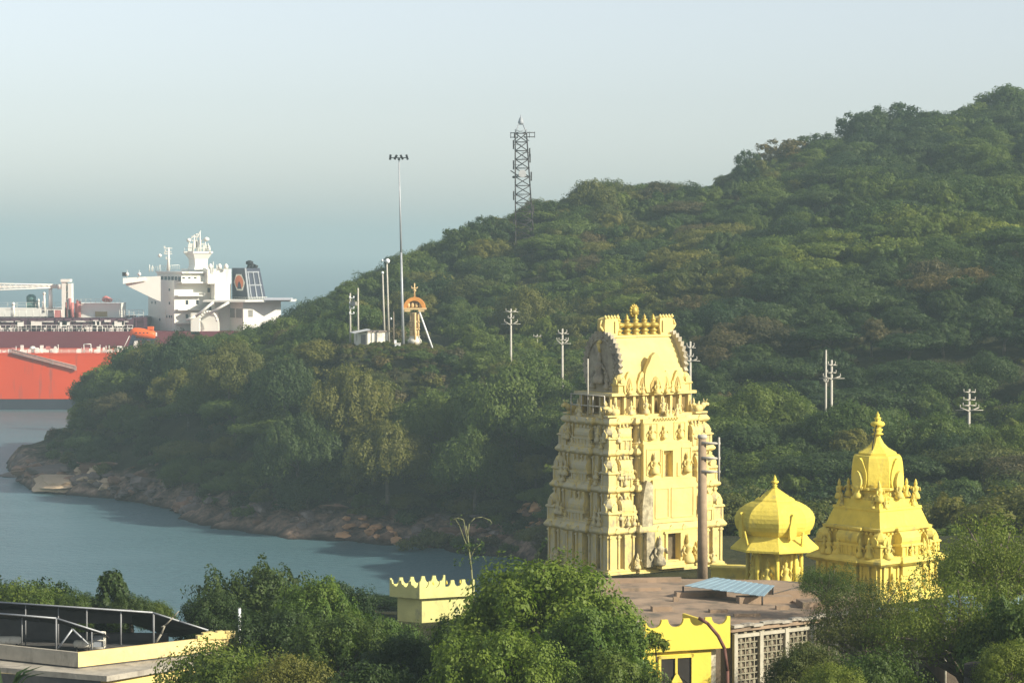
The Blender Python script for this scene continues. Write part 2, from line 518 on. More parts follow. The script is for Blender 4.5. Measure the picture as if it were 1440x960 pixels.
def crown(name, seed, Rr, z0, z1, nclump, nleaf, leaf, shape='dome', gap=0.25, clump_r=0.36, m='mid'):
    """returns mesh + clump centres. z0..z1 crown extent"""
    rng = np.random.default_rng(seed)
    cl = []
    tries = 0
    H = z1 - z0
    while len(cl) < nclump and tries < 4000:
        tries += 1
        th = rng.uniform(0, 2 * np.pi)
        if shape == 'dome':
            ph = np.arccos(rng.uniform(-0.25, 1.0)); rr = rng.uniform(0.62, 0.8)
            p = np.array([np.sin(ph) * np.cos(th) * Rr * rr, np.sin(ph) * np.sin(th) * Rr * rr, z0 + H * 0.35 + np.cos(ph) * H * 0.52 * rr / 0.8])
        elif shape == 'umbrella':
            q = np.sqrt(rng.uniform(0, 1)) * 0.85
            p = np.array([q * np.cos(th) * Rr, q * np.sin(th) * Rr, z1 - H * 0.28 - q * q * H * 0.45 + rng.uniform(-.06, .06) * H])
        elif shape == 'column':
            q = rng.uniform(0.1, 0.95); w_ = np.sin(np.pi * min(0.98, 0.15 + q * 0.85)) ** 0.6
            p = np.array([np.cos(th) * Rr * .6 * w_, np.sin(th) * Rr * .6 * w_, z0 + q * H * 0.92])
        else:  # loose
            q = rng.uniform(0.2, 0.85)
            ph = np.arccos(rng.uniform(-0.5, 1.0))
            p = np.array([np.sin(ph) * np.cos(th) * Rr * q, np.sin(ph) * np.sin(th) * Rr * q, z0 + H * 0.45 + np.cos(ph) * H * 0.45 * q])
        if all(np.linalg.norm(p - c) > Rr * gap for c, _ in cl) or tries > 3000:
            cl.append((p, Rr * clump_r * rng.uniform(0.65, 1.25)))
    Vs, Fs, T = [], [], []
    per = nleaf // len(cl); off = 0
    flatten = {'dome': 0.8, 'umbrella': 0.45, 'column': 1.0, 'loose': 0.75}[shape]
    for c, r in cl:
        k = int(per * (r / (Rr * clump_r)) ** 2)
        d = rng.normal(0, 1, (k, 3)); d[:, 2] += 0.35
        d /= np.linalg.norm(d, axis=1)[:, None]
        # wobble the clump's own outline so it never reads as a ball
        wob = 1 + 0.28 * np.sin(3 * d[:, 0] + 5 * d[:, 1] + c[0]) + 0.2 * np.sin(7 * d[:, 1] - 4 * d[:, 2] + c[1])
        rad = r * wob * (1 - np.abs(rng.normal(0, 0.22, k)))
        P = c + d * rad[:, None] * np.array([1, 1, flatten])
        up = d * np.array([1, 1, 1.2])
        V, F, t = leaves_np(rng, P, up, leaf, None)
        Vs.append(V); Fs.append(F + off); off += len(V)
        T.append(np.repeat(np.clip(rng.normal(rng.uniform(0.25, 0.75), 0.16, k), 0, 1), 1))
    V = np.concatenate(Vs); F = np.concatenate(Fs); T = np.concatenate(T)
    V[:, 2] = np.maximum(V[:, 2], 0.05)
    me = bpy.data.meshes.new(name); mesh_np(me, V, F)
    a = me.attributes.new("tint", 'FLOAT', 'FACE'); a.data.foreach_set("value", T.astype(np.float32))
    me.materials.append(LM[m])
    return me, [c for c, r in cl]

def trunk(name, seed, clumps, h, r, bark=None, lean=0.0, nlimb=9):
    rnd = random.Random(seed)
    mb = MB()
    top = Vector((rnd.uniform(-.4, .4) + lean, rnd.uniform(-.4, .4), h))
    mid = Vector((top.x * .4 + rnd.uniform(-.2, .2), top.y * .4, h * .5))
    mb.path([Vector((0, 0, -1.0)), Vector((0, 0, 0.1)), mid, top], r * 1.25, r * 0.6, 8)
    for c in clumps[:nlimb]:
        c = Vector(c); s = mid.lerp(top, rnd.uniform(0.2, 1))
        q = s.lerp(c, .5) + Vector((rnd.uniform(-.3, .3), rnd.uniform(-.3, .3), rnd.uniform(.1, .5)))
        mb.path([s, q, c], r * .42, r * .1, 5)
    me = mb.build(name, bark or BARK)
    d = me.data; bpy.data.objects.remove(me)
    return d

# hillside variants: (crown mesh per tone, trunk mesh, R, H)
HV = []
specs = [('dome', 5.2, 2.0, 8.2, 16), ('dome', 4.4, 1.6, 7.2, 13), ('umbrella', 6.2, 3.2, 7.6, 22), ('loose', 5.0, 1.4, 8.8, 18),
         ('dome', 6.0, 1.6, 8.0, 20), ('umbrella', 5.2, 2.6, 6.6, 18), ('loose', 4.2, 1.2, 9.2, 15), ('ragged', 4.8, 1.5, 9.5, 20)]
for i, (sh, rr, z0, z1, nc) in enumerate(specs):
    me_, cls_ = crown("hill_crown", 100 + i, rr, z0, z1, nc, 17000 if sh != 'ragged' else 6500, 0.19, 'loose' if sh == 'ragged' else sh, 0.26 if sh != 'ragged' else .4, {'loose': .32, 'ragged': .24}.get(sh, .38))
    tr_ = trunk("hill_trunk", 50 + i, cls_, z1 * 0.55, 0.26)
    tones = {}
    for t in ('dark', 'mid', 'olive', 'light', 'brown'):
        c = me_.copy(); c.materials.clear(); c.materials.append(LM[t]); tones[t] = c
    HV.append((tones, tr_, rr, z1, sh))

def place_tree(name, var, tone, x, y, z, s, rz, sz=None, crowns=None):
    tones, tr_, rr, z1, sh = var
    r = thing(name, None, None, (x, y, z), rz)
    r.scale = (s, s, sz or s)
    c = bpy.data.objects.new("crown", tones[tone]); COL.objects.link(c); c.parent = r
    t = bpy.data.objects.new("trunk", tr_); COL.objects.link(t); t.parent = r
    return r

# scatter over the hill
rng = np.random.default_rng(5)
pts = []
cell = {}
def try_pt(x, y, dmin):
    k = (int(x // 8), int(y // 8))
    for a in (-1, 0, 1):
        for b in (-1, 0, 1):
            for q in cell.get((k[0] + a, k[1] + b), ()):
                if (q[0] - x) ** 2 + (q[1] - y) ** 2 < dmin * dmin: return False
    cell.setdefault(k, []).append((x, y)); return True
cand = np.column_stack([rng.uniform(-150, 215, 30000), rng.uniform(250, 880, 30000)])
cz = ground(cand[:, 0], cand[:, 1])
for (x, y), z in zip(cand, cz):
    px, py = to_px(x, y, z)
    if px < 120 or px > 1620: continue
    if y < 330 and px < 900: continue
    if y < 260: continue
    if z < 3.2: continue
    if 470 < px < 650 and 499 < y < 560 and not (px < 497 and y > 530): continue
    if 800 < px < 1460 and 402 < y < 436 and rng.uniform() < 0.8: continue
    if px > 960 and 434 < y < 478 and rng.uniform() < 0.82: continue
    if z < 6 and rng.uniform() < 0.35: continue
    if 705 < px < 765 and 618 < y < 652: continue
    if try_pt(x, y, 6.0 if y < 560 else 6.8):
        pts.append((x, y, z))
print("hill trees", len(pts))
# visible share of each, near to far
pts.sort(key=lambda p: p[1])
skyl = np.full(400, 960.0)     # bins of 5 px from -100
info = []
def hz_s(s, px, y):
    return min(s, 1.12 if px < 300 else 1.0 if px < 370 else 0.85 if (px < 480 or y < 480 and px > 640) else 0.95)
for k, (x, y, z) in enumerate(pts):
    r_ = random.Random(k * 31 + 5)
    vi = r_.randrange(len(HV) - 1); s = r_.choice([r_.uniform(.62, .9), r_.uniform(.85, 1.15), r_.uniform(1.1, 1.4)])
    px, py0 = to_px(x, y, z)
    crest = (410 < y < 480 and 640 < px)       # keep the near ridge low and bushy
    if z < 8: s *= 0.72
    if 470 < px < 660 and 482 < y <= 500: s *= 0.62
    if 700 < px < 775 and 590 < y <= 620: s *= 0.5
    # a few prominent crowns on the skyline to the right
    if 960 < px < 1130 and y > 600: s *= 0.8
    n = float(fbm(x / 45.0, y / 45.0, 77, 3)) + r_.uniform(-.3, .3)
    if 380 < y < 432 and px > 780: tone = 'mid' if r_.random() < .75 else 'light'
    elif px > 940 and 432 <= y < 515: tone = 'dark' if r_.random() < .85 else 'brown'  # dark tones put the shade of the fold behind the ridge into the leaves
    elif px > 1150 and y > 620: tone = 'dark' if r_.random() < .6 else 'mid'
    elif px > 1050 and 460 < y < 640: tone = ('light' if n > .15 and r_.random() < .5 else 'mid') if n > -.2 else 'dark'
    elif n > 0.24: tone = 'olive'
    elif n > 0.12: tone = 'light' if r_.random() < .35 else 'mid'
    elif n > -0.18: tone = 'mid'
    elif n > -0.30: tone = 'brown' if r_.random() < .3 else 'olive'
    else: tone = 'dark'
    Wd = HV[vi][2] * s * FPX / y
    pyt = to_px(x, y, z + HV[vi][3] * hz_s(s, px, y))[1]
    a, b = int((px - Wd + 100) / 5), int((px + Wd + 100) / 5) + 1
    a, b = max(0, a), min(400, b)
    seg = skyl[a:b]
    vis = float(np.clip(seg - pyt, 0, 60).sum() * 5)
    if b > a:
        xs = (np.arange(a, b) + .5 - (a + b) / 2) / ((b - a) / 2 + 1e-6)
        top = pyt + (np.abs(xs) ** 2) * (py0 - pyt) * .6
        skyl[a:b] = np.minimum(seg, top)
    if not (-20 < px < 1460): vis *= 0.0
    info.append([vis, x, y, z, vi, s, r_.uniform(0, 6.28), tone, px, (pyt + py0) / 2, Wd])
order = sorted(range(len(info)), key=lambda i: -info[i][0])
indiv = set(order[:220])
TONE_W = {'dark': 'dark green', 'mid': 'mid-green', 'olive': 'olive', 'light': 'bright green', 'brown': 'dry brownish'}
SHAPE_W = {'dome': 'round-crowned', 'umbrella': 'flat-topped', 'loose': 'loose-crowned', 'ragged': 'ragged', 'column': 'narrow'}
def hill_region(px, py, y):
    if px < 175: c = "at the seaward tip of the headland"
    elif px < 300 : c = "on the headland below the ship's white bridge"
    elif px < 420 : c = "on the headland below the ship's funnel"
    elif px < 500 and py < 470: c = "on the headland left of the small hut"
    elif px < 560 and y > 540: c = "on the hill behind the small hut"
    elif px < 690 and y > 540: c = "on the hill behind the ochre domed pedestal"
    elif px < 560: c = "on the slope below the small hut"
    elif px < 690: c = "on the slope below the ochre domed pedestal"
    elif px < 800 and y > 610: c = "on the ridge around the lattice tower"
    elif px < 800 and y > 500: c = "on the hill below the lattice tower"
    elif px < 830: c = "on the slope left of the tall temple tower"
    elif px < 1000 and y > 600: c = "on the ridge above the tall temple tower"
    elif px < 1000 and y > 440: c = "on the hill behind the tall temple tower's top"
    elif px < 1150 and y > 600: c = "on the ridge above the octagonal domed shrine"
    elif px < 1150 and y > 440: c = "on the hillside above the octagonal domed shrine"
    elif px < 1150: c = "on the low ridge behind the octagonal domed shrine"
    elif px < 1300 and y > 620: c = "on the skyline above the stepped shrine"
    elif px < 1300 and y > 440: c = "on the hillside above the stepped shrine"
    elif px < 1300: c = "on the low ridge behind the stepped shrine"
    elif y > 620: c = "on the hilltop at the photo's right edge"
    elif y > 440: c = "on the hillside near the photo's right edge"
    else: c = "on the low ridge near the photo's right edge"
    return c
bins = {}
rest = []
for i in order:
    v = info[i]
    vis, x, y, z, vi, s, rz, tone, px, py, wd = v
    if i in indiv:
        o = place_tree("hillside_tree", HV[vi], tone, x, y, z - 0.2, s, rz, hz_s(s, px, y))
        tag(o, None, "tree", "trees of the wooded headland and hill")
        lab = f"{TONE_W[tone]} {SHAPE_W[HV[vi][4]]} tree {hill_region(px, py, y)}"
        bins.setdefault(lab, []).append((py, px, o))
    else:
        rest.append(v)
for lab, L in bins.items():
    n = len(L)
    if n == 1: L[0][2]["label"] = lab
    else:
        L.sort(key=lambda q: q[0])
        ranks = {2: ["upper", "lower"], 3: ["uppermost", "middle", "lowest"]}.get(n)
        for k, (py, px, o) in enumerate(L):
            if ranks: o["label"] = f"{ranks[k]} {lab}"
            else:
                if k == 0: o["label"] = "uppermost " + lab
                elif k == n - 1: o["label"] = "lowest " + lab
                else: o["label"] = lab + ", mid-slope"

# prominent broken-crowned trees on the skyline
for (px, topy, D, wpx, vi, tone, lab) in [
    (1052, 200, 690, 34, 6, 'dark', "spindly dark tree poking above the ridge left of the hilltop trees"),
    (1108, 186, 700, 70, 3, 'brown', "low brownish broken-crowned tree on the skyline above the octagonal domed shrine"),
    (1150, 178, 705, 60, 3, 'dark', "low dark ragged tree on the skyline left of the high hilltop trees"),
    (1208, 146, 722, 56, 6, 'dark', "first tall dark tree of the hilltop, left of the highest broken crown"),
    (1262, 132, 726, 66, 6, 'dark', "tall dark hilltop tree with the highest broken crown"),
    (1305, 148, 722, 62, 3, 'dark', "dark hilltop tree right of the highest broken crown, above the orange structure"),
    (1368, 146, 735, 66, 3, 'mid', "ragged green tree on the skyline near the photo's right edge"),
    (1415, 124, 742, 90, 0, 'mid', "full round tree at the highest point of the skyline, right edge"),
    (1232, 160, 718, 80, 0, 'dark', "broad dark round tree between two tall hilltop trees"),
    (652, 306, 640, 62, 3, 'dark', "dark ragged tree on the ridge left of the lattice tower"),
    (690, 292, 645, 60, 6, 'dark', "tall dark tree immediately left of the lattice tower"),
    (775, 274, 662, 66, 3, 'dark', "dark ragged tree immediately right of the lattice tower"),
    (607, 344, 640, 40, 0, 'dark', "small dark round tree where the ridge meets the sky behind the light mast"),
    (836, 257, 665, 74, 0, 'olive', "pale olive dome-shaped tree on the ridge right of the lattice tower")]:
    tp = at(px, topy, D); z = gz(tp.x, D)
    if vi in (3, 6): vi = 7; wpx *= 1.3
    _, _, rr, h, _s = HV[vi]
    s_ = wpx / 2 * D / FPX / rr; sz_ = max((tp.z - z + .2) / h, .3)
    o = place_tree("hillside_tree", HV[vi], tone, tp.x, D, z - .2, s_, px * 1.7, min(sz_, s_ * 2.0))
    if sz_ > s_ * 2.0: o.location.z = tp.z - h * s_ * 2.0
    tag(o, lab, "tree", "trees of the wooded headland and hill")

# the big spreading crowns that stand out on the near spur
_bc, _bl = crown("spreading_crown", 640, 9.0, 1.5, 9.0, 34, 42000, 0.19, 'dome', 0.2, 0.27)
_bt = trunk("spreading_trunk", 641, _bl, 4.5, 0.4)
_btone = {}
for (px, topy, D, wpx, tone, lab) in [
    (492, 524, 478, 150, 'olive', "broad olive tree with a huge dome crown on the slope below the small hut"),
    (728, 516, 452, 190, 'mid', "broad green tree with the widest crown, left of the tall temple tower"),
    (610, 556, 462, 120, 'mid', "wide green tree on the slope between the olive dome tree and the widest green crown"),
    (398, 508, 500, 120, 'dark', "wide dark tree on the headland left of the olive dome tree"),
    (322, 486, 522, 120, 'olive', "wide olive tree on the headland below the funnel of the white-bridged ship"),
    (250, 474, 562, 110, 'dark', "wide dark tree on the headland top beside the orange lifeboat"),
    (163, 530, 586, 96, 'dark', "wide dark tree nearest the seaward end of the headland"),
    (668, 610, 444, 130, 'mid', "wide green tree low on the slope above the bare sapling"),
    (795, 566, 436, 110, 'mid', "wide green tree just touching the tall tower's left edge"),
    (545, 600, 452, 130, 'olive', "wide olive tree low on the slope above the orange shore rocks"),
    (420, 590, 468, 130, 'dark', "wide dark tree low on the slope above the middle of the rocky shore"),
    (1078, 546, 386, 150, 'mid', "wide green tree on the low ridge above the octagonal domed shrine's finial"),
    (1195, 570, 372, 150, 'mid', "wide green tree on the low ridge directly behind the stepped shrine's finial"),
    (1318, 588, 362, 150, 'mid', "wide green tree on the low ridge right of the stepped shrine's finial"),
    (1425, 604, 356, 120, 'mid', "wide green tree on the low ridge at the photo's right edge"),
    (745, 408, 545, 110, 'olive', "wide olive tree on the hill above the electricity poles"),
    (1140, 430, 500, 110, 'olive', "wide olive tree halfway up the hill above the domed shrine"),
    (1290, 405, 520, 130, 'light', "wide pale green tree halfway up the hill above the stepped shrine")]:
    tp = at(px, topy, D); z = gz(tp.x, D)
    s_ = wpx / 2 * D / FPX / 9.0; sz_ = min((tp.z - z) / 9.0, s_ * 1.5)
    if tone not in _btone:
        c = _bc.copy(); c.materials.clear(); c.materials.append(LM[tone]); _btone[tone] = c
    o = thing("spreading_tree", lab, "tree", (tp.x, D, tp.z - 9.0 * sz_), px * 1.3, "trees of the wooded headland and hill"); o.scale = (s_, s_, sz_)
    c = bpy.data.objects.new("crown", _btone[tone]); COL.objects.link(c); c.parent = o
    c = bpy.data.objects.new("trunk", _bt); COL.objects.link(c); c.parent = o

# ---- everything between them that cannot be counted: one object, instanced
def scatter_stuff(name, recs, variants, label):
    """recs: (x,y,z,scale,rot,variant index)"""
    me = bpy.data.meshes.new(name)
    me.from_pydata([(r[0], r[1], r[2]) for r in recs], [], [])
    for an, k, tp in (("sc", 3, 'FLOAT'), ("rz", 4, 'FLOAT'), ("vi", 5, 'INT')):
        a = me.attributes.new(an, tp, 'POINT'); a.data.foreach_set("value", [r[k] for r in recs])
    o = bpy.data.objects.new(name, me); COL.objects.link(o)
    tag(o, label, None, None, "stuff")
    ng = bpy.data.node_groups.new(name + "_nodes", 'GeometryNodeTree')
    ng.interface.new_socket("Geometry", in_out='INPUT', socket_type='NodeSocketGeometry')
    ng.interface.new_socket("Geometry", in_out='OUTPUT', socket_type='NodeSocketGeometry')
    N = ng.nodes; Lk = ng.links
    gi = N.new("NodeGroupInput"); go = N.new("NodeGroupOutput")
    jn = N.new("GeometryNodeJoinGeometry")
    outs = []
    for vo in variants:
        oi = N.new("GeometryNodeObjectInfo"); oi.inputs["Object"].default_value = vo
        oi.inputs["As Instance"].default_value = True; oi.transform_space = 'ORIGINAL'
        outs.append(oi)
    for oi in reversed(outs):
        Lk.new(oi.outputs["Geometry"], jn.inputs[0])
    ip = N.new("GeometryNodeInstanceOnPoints")
    mp = N.new("GeometryNodeMeshToPoints") 
    Lk.new(gi.outputs[0], mp.inputs[0]); Lk.new(mp.outputs[0], ip.inputs["Points"])
    Lk.new(jn.outputs[0], ip.inputs["Instance"]); ip.inputs["Pick Instance"].default_value = True
    def attr(nm, tp):
        a = N.new("GeometryNodeInputNamedAttribute"); a.data_type = tp; a.inputs[0].default_value = nm
        return [s for s in a.outputs if s.enabled and s.name == "Attribute"][0]
    Lk.new(attr("vi", 'INT'), ip.inputs["Instance Index"])
    cx = N.new("ShaderNodeCombineXYZ"); Lk.new(attr("rz", 'FLOAT'), cx.inputs[2])
    Lk.new(cx.outputs[0], ip.inputs["Rotation"])
    Lk.new(attr("sc", 'FLOAT'), ip.inputs["Scale"])
    Lk.new(ip.outputs[0], go.inputs[0])
    md = o.modifiers.new("scatter", 'NODES'); md.node_group = ng
    return o
# source crowns: crown objects of already placed trees, one for each shape and tone
src = {}
for o in COL.objects:
    if o.name.startswith("hillside_tree"):
        c = [q for q in o.children if q.name.startswith("crown")][0]
        src.setdefault(c.data.name, c)
keys = sorted(src)
vlist = [src[k] for k in keys]
kidx = {k: i for i, k in enumerate(keys)}
recs = []
for v in rest:
    vis, x, y, z, vi, s, rz, tone, px, py, wd = v
    nm = HV[vi][0][tone].name
    if nm not in kidx: nm = keys[(vi * 7) % len(keys)]
    recs.append((x, y, z - 0.2 - max(0, s - hz_s(s, px, y)) * HV[vi][3] * .8, s, rz, kidx[nm]))
scatter_stuff("woodland", recs, vlist, "unbroken woodland filling the hill between the trees that stand out")
# undergrowth: low scrub over the same ground
me_u, _ = crown("scrub", 900, 1.7, 0.0, 1.7, 7, 1300, 0.2, 'dome', 0.3, 0.5, 'mid')
ul = []
for i, t in enumerate(('mid', 'olive', 'dark', 'brown')):
    c = me_u.copy(); c.materials.clear(); c.materials.append(LM[t])
    ul.append(c)
c2 = np.column_stack([rng.uniform(-150, 215, 16000), rng.uniform(240, 860, 16000)])
cz2 = ground(c2[:, 0], c2[:, 1])
shr = []
for (x, y), z in zip(c2, cz2):
    px, py = to_px(x, y, z)
    if px < 70 or px > 1600 or z < 3.0 or (y < 330 and px < 760): continue
    if 485 < px < 640 and 503 < y < 545:
        sc_ = 0.3
    else: sc_ = rng.uniform(.7, 1.5)
    if px > 960 and 432 < y < 480: sc_ *= .5
    if rng.uniform() < 0.55: shr.append((x, y, z - .2, sc_, rng.uniform(0, 6.28), int(rng.integers(0, 4))))
for _k in range(900):
    _px = rng.uniform(470, 700); _D = rng.uniform(484, 530); _x = (_px - 720) / FPX * _D
    _z = float(gz(_x, _D)); shr.append((_x, _D, _z - .15, rng.uniform(.22, .5) if _px > 490 else .7, rng.uniform(0, 6.28), int(rng.choice([0, 1, 1, 3]))))
UNDER_SRC = ul; UNDER_RECS = shr
# ---- individual bushes at the water's edge; their meshes also fill the undergrowth
bush_src = []
bi = 0
for (px, py, w_, t) in [(580, 762, 30, 1), (603, 757, 34, 1), (628, 760, 34, 1), (652, 764, 30, 0), (690, 766, 24, 3), (668, 768, 26, 2),
                        (548, 752, 16, 3), (715, 770, 24, 0), (300, 664, 40, 2), (345, 690, 34, 0)]:
    p = onz(px, py - 5, 2.0) if px > 400 else onz(px, py + 8, 6)
    z = gz(p.x, p.y)
    o = bpy.data.objects.new("bush", ul[t]); COL.objects.link(o)
    s = w_ / 2 / (FPX / p.y) / 1.9 * (1.35 if px > 560 else 1)
    o.location = (p.x, p.y, max(z, .3) - .2); o.scale = (s, s, s); o.rotation_euler = (0, 0, bi * 1.3)
    side = ["low yellow-green bush at the water's edge left of the bare sapling", "second low bush from the orange shore rocks",
            "rounded olive bush on the shore beneath the wooded slope", "mid-green shore bush just left of the bare sapling's stem",
            "brownish shore bush to the right of the bare sapling's stem", "dark shore bush directly behind the bare sapling",
            "small dry bush on the orange shore rocks", "mid-green bush on the shore nearest the tall temple tower",
            "dark bush above the grey boulders near the headland tip", "green bush low on the headland above the grey boulders"][bi]
    tag(o, side, "bush", "bushes along the shore")
    bush_src.append((t, o)); bi += 1
bs = {}
for t, o in bush_src: bs.setdefault(t, o)
scatter_stuff("undergrowth", UNDER_RECS, [bs[i] for i in range(4)], "low scrub and undergrowth covering the slopes beneath the trees")

# ================================================================ ROCKS
ROCKM = [mat("rock_grey", (0.19, 0.15, 0.13), 0.9, 0.45, 0.5, 0.9, 1.6), mat("rock_brown", (0.25, 0.15, 0.10), 0.9, 0.4, 0.5, 0.9, 1.6),
         mat("rock_orange", (0.55, 0.30, 0.15), 0.9, 0.4, 0.6, 0.9, 1.6), mat("rock_pale", (0.52, 0.38, 0.24), 0.9, 0.3, 0.4, 0.8, 1.4)]
def rock_mesh(seed, flat=0.5, m=0):
    rnd = random.Random(seed)
    me = bpy.data.meshes.new("rock")
    import bmesh
    bm = bmesh.new(); bmesh.ops.create_icosphere(bm, subdivisions=3, radius=1)
    pl = [(Vector((rnd.gauss(0, 1), rnd.gauss(0, 1), rnd.gauss(0, .8))).normalized(), rnd.uniform(.45, .85)) for _ in range(11)]
    for v in bm.verts:
        for n_, d in pl:
            q = v.co.dot(n_)
            if q > d: v.co -= n_ * (q - d)
        k = 1 + .10 * math.sin(v.co.x * 7 + seed) * math.sin(v.co.y * 6) + .06 * math.sin(v.co.z * 13 + seed)
        v.co *= k
        v.co.z *= flat
    bm.to_mesh(me); bm.free(); me.materials.append(ROCKM[m])
    return me
RV = [[rock_mesh(s * 10 + m, f, m) for s, f in enumerate((0.45, 0.6, 0.8, 0.3))] for m in range(4)]
shore = [(30, 560), (60, 546), (98, 537), (125, 532), (160, 522), (200, 516), (260, 492), (330, 468), (400, 458), (485, 449), (560, 442), (640, 436), (720, 430), (775, 425)]
rb = {}
rr_ = random.Random(3)
nrock = 0
for k in range(520):
    u = rr_.uniform(0, len(shore) - 1.001); i = int(u); f = u - i
    px = shore[i][0] * (1 - f) + shore[i + 1][0] * f; D = shore[i][1] * (1 - f) + shore[i + 1][1] * f
    back = abs(rr_.gauss(0, 1)) * (9 if px < 240 else 6)
    D += back + 1.5; px2 = px + rr_.uniform(-6, 6)
    x = (px2 - 720) / FPX * D; z = gz(x, D)
    if z < -0.8 or z > 7 or nrock > 285: continue
    s = rr_.uniform(.5, 1.5) * (1.25 if px < 260 else 1.0)
    if rr_.random() < .12: s *= 1.7
    orange = 480 < px < 560 or 690 < px < 770
    m = (2 if rr_.random() < .65 else 1) if orange else (1 if rr_.random() < .35 else 0)
    if 60 < px < 150 and back < 14 and rr_.random() < .4: m = 3
    o = bpy.data.objects.new("shore_rock", RV[m][rr_.randrange(4)]); COL.objects.link(o)
    o.location = (x, D, z + s * .25); o.scale = (s * rr_.uniform(1, 1.5), s, s * rr_.uniform(.8, 1.2)); o.rotation_euler = (rr_.uniform(-.3, .3), rr_.uniform(-.3, .3), rr_.uniform(0, 6.28))
    reg = ("at the bare tip of the headland" if px < 80 else "near the headland tip beside the pale slab" if px < 150 else "on the shore below the headland's dark trees" if px < 260
           else "along the middle of the rocky shore" if px < 400 else "on the shore left of the orange outcrop" if px < 480 else "in the orange outcrop at the water's edge" if px < 570
           else "beside the yellow-green shore bushes" if px < 690 else "on the shore just left of the tall temple tower")
    szw = "large" if s > 1.6 else "small" if s < .95 else "mid-sized"
    cw = ["grey", "brown", "orange", "pale tan"][m]
    lab = f"{szw} {cw} rock {reg}"
    rb.setdefault(lab, []).append((D, o)); nrock += 1
for lab, L in rb.items():
    L.sort(key=lambda q: -q[0])
    n = len(L)
    for k, (D, o) in enumerate(L):
        pre = "" if n == 1 else ({0: "uppermost ", n - 1: "lowest "}.get(k, "") )
        if n == 3 and k == 1: pre = "middle "
        tag(o, pre + lab, "rock", "rocks along the bay shore")
def slab(px, py, z, lx, ly, lz, m, rz, label, seed):
    p = onz(px, py, z); o = bpy.data.objects.new("rock_slab", rock_mesh(seed, 1.0, m)); COL.objects.link(o)
    o.location = p; o.scale = (lx, ly, lz); o.rotation_euler = (R(4), R(-3), rz)
    tag(o, label, "rock", "slabs at the headland tip")
slab(84, 676, 2.0, 8.5, 9, 1.9, 3, .3, "broad sunlit tan slab at the headland tip", 71)
slab(72, 661, 3.0, 6.5, 6, 1.7, 0, .1, "rounded grey-tan slab behind the sunlit slab on the headland tip", 72)
slab(36, 655, 1.4, 3.2, 8, 2.6, 0, .2, "dark upright outcrop at the far left end of the headland", 73)
slab(66, 646, 2.6, 7, 5, 1.9, 0, 0, "long dark ledge along the top of the headland tip", 74)
slab(130, 652, 4.0, 3.4, 1.2, .8, 3, .5, "narrow pale streak of rock under the first headland trees", 75)
slab(20, 668, 0.1, 5.5, 6, .7, 0, .4, "low dark rock shelf running into the water at the headland tip", 76)
slab(110, 690, 0.3, 11, 3.5, .8, 1, .1, "wet brown rock shelf along the waterline below the sunlit slab", 77)

# ================================================================ SHIPS
HULLR = mat("hull_red_paint", (0.70, 0.075, 0.016), 0.45, 0.10, 0.05, 0, 1, stain=((0.38, 0.10, 0.07), .30, .35, 7))
BOOT = mat("hull_boot_dark", (0.035, 0.040, 0.055), 0.5, 0.1, .1)
MAROON = mat("hull_maroon_paint", (0.16, 0.035, 0.045), 0.5, 0.12, 0.05)
DKPIPE = mat("deck_dark_maroon", (0.060, 0.022, 0.038), 0.6, 0.2, .3)
SW = mat("ship_white_paint", (0.80, 0.785, 0.70), 0.45, 0.04, .2, 0, 1, stain=((0.62, 0.55, 0.40), .12, .3, 5))
SWIN = mat("ship_window_glass", (0.035, 0.042, 0.05), 0.15, 0.2, 1, spec=.6)
NAVY = mat("funnel_navy_paint", (0.035, 0.045, 0.075), 0.5, 0.1, .2)
GREYST = mat("grey_steel", (0.30, 0.32, 0.34), 0.5, 0.15, .5)
ORNG = mat("lifeboat_orange", (0.85, 0.14, 0.02), 0.4, 0.06, .5)
BLACKM = mat("black_paint", (0.012, 0.012, 0.014), 0.6, 0.1, 1)
KHAKI = mat("khaki_panel", (0.40, 0.30, 0.14), 0.6, 0.1, 1)
PINKP = mat("faded_red_pipework", (0.55, 0.20, 0.18), 0.6, 0.2, .5)
ROPE = mat("ladder_aluminium", (0.42, 0.26, 0.22), 0.55, 0.2, 1)
EMBO = mat("emblem_orange", (0.72, 0.22, 0.10), 0.5, 0.02, 1)
GREENM = mat("machinery_green", (0.09, 0.20, 0.19), 0.5, 0.1, 1)

def hull_poly(x0, x1, y0, y1, bow=26, stern=8):
    """plan outline, bow at x0 (left)"""
    ym = (y0 + y1) / 2; hw = (y1 - y0) / 2
    pts = [(x0, ym)]
    for t in (0.15, 0.35, 0.6, 0.85, 1.0):
        pts.append((x0 + bow * t * t * .6 + bow * t * .4, ym - hw * math.sin(t * math.pi / 2)))
    pts += [(x1 - stern, y0), (x1 - 1.5, y0 + hw * .35), (x1, ym), (x1 - 1.5, y1 - hw * .35), (x1 - stern, y1)]
    for t in (1.0, 0.85, 0.6, 0.35, 0.15):
        pts.append((x0 + bow * t * t * .6 + bow * t * .4, ym + hw * math.sin(t * math.pi / 2)))
    return pts
def rail(mb, x0, x1, y, z, h=1.1, step=2.0, r=.06, nr=3):
    n = max(1, int(abs(x1 - x0) / step))
    for i in range(n + 1):
        x = x0 + (x1 - x0) * i / n; mb.tube((x, y, z), (x, y, z + h), r, n=4)
    for k in range(nr): mb.tube((x0, y, z + h * (k + 1) / nr), (x1, y, z + h * (k + 1) / nr), r * .7, n=4)

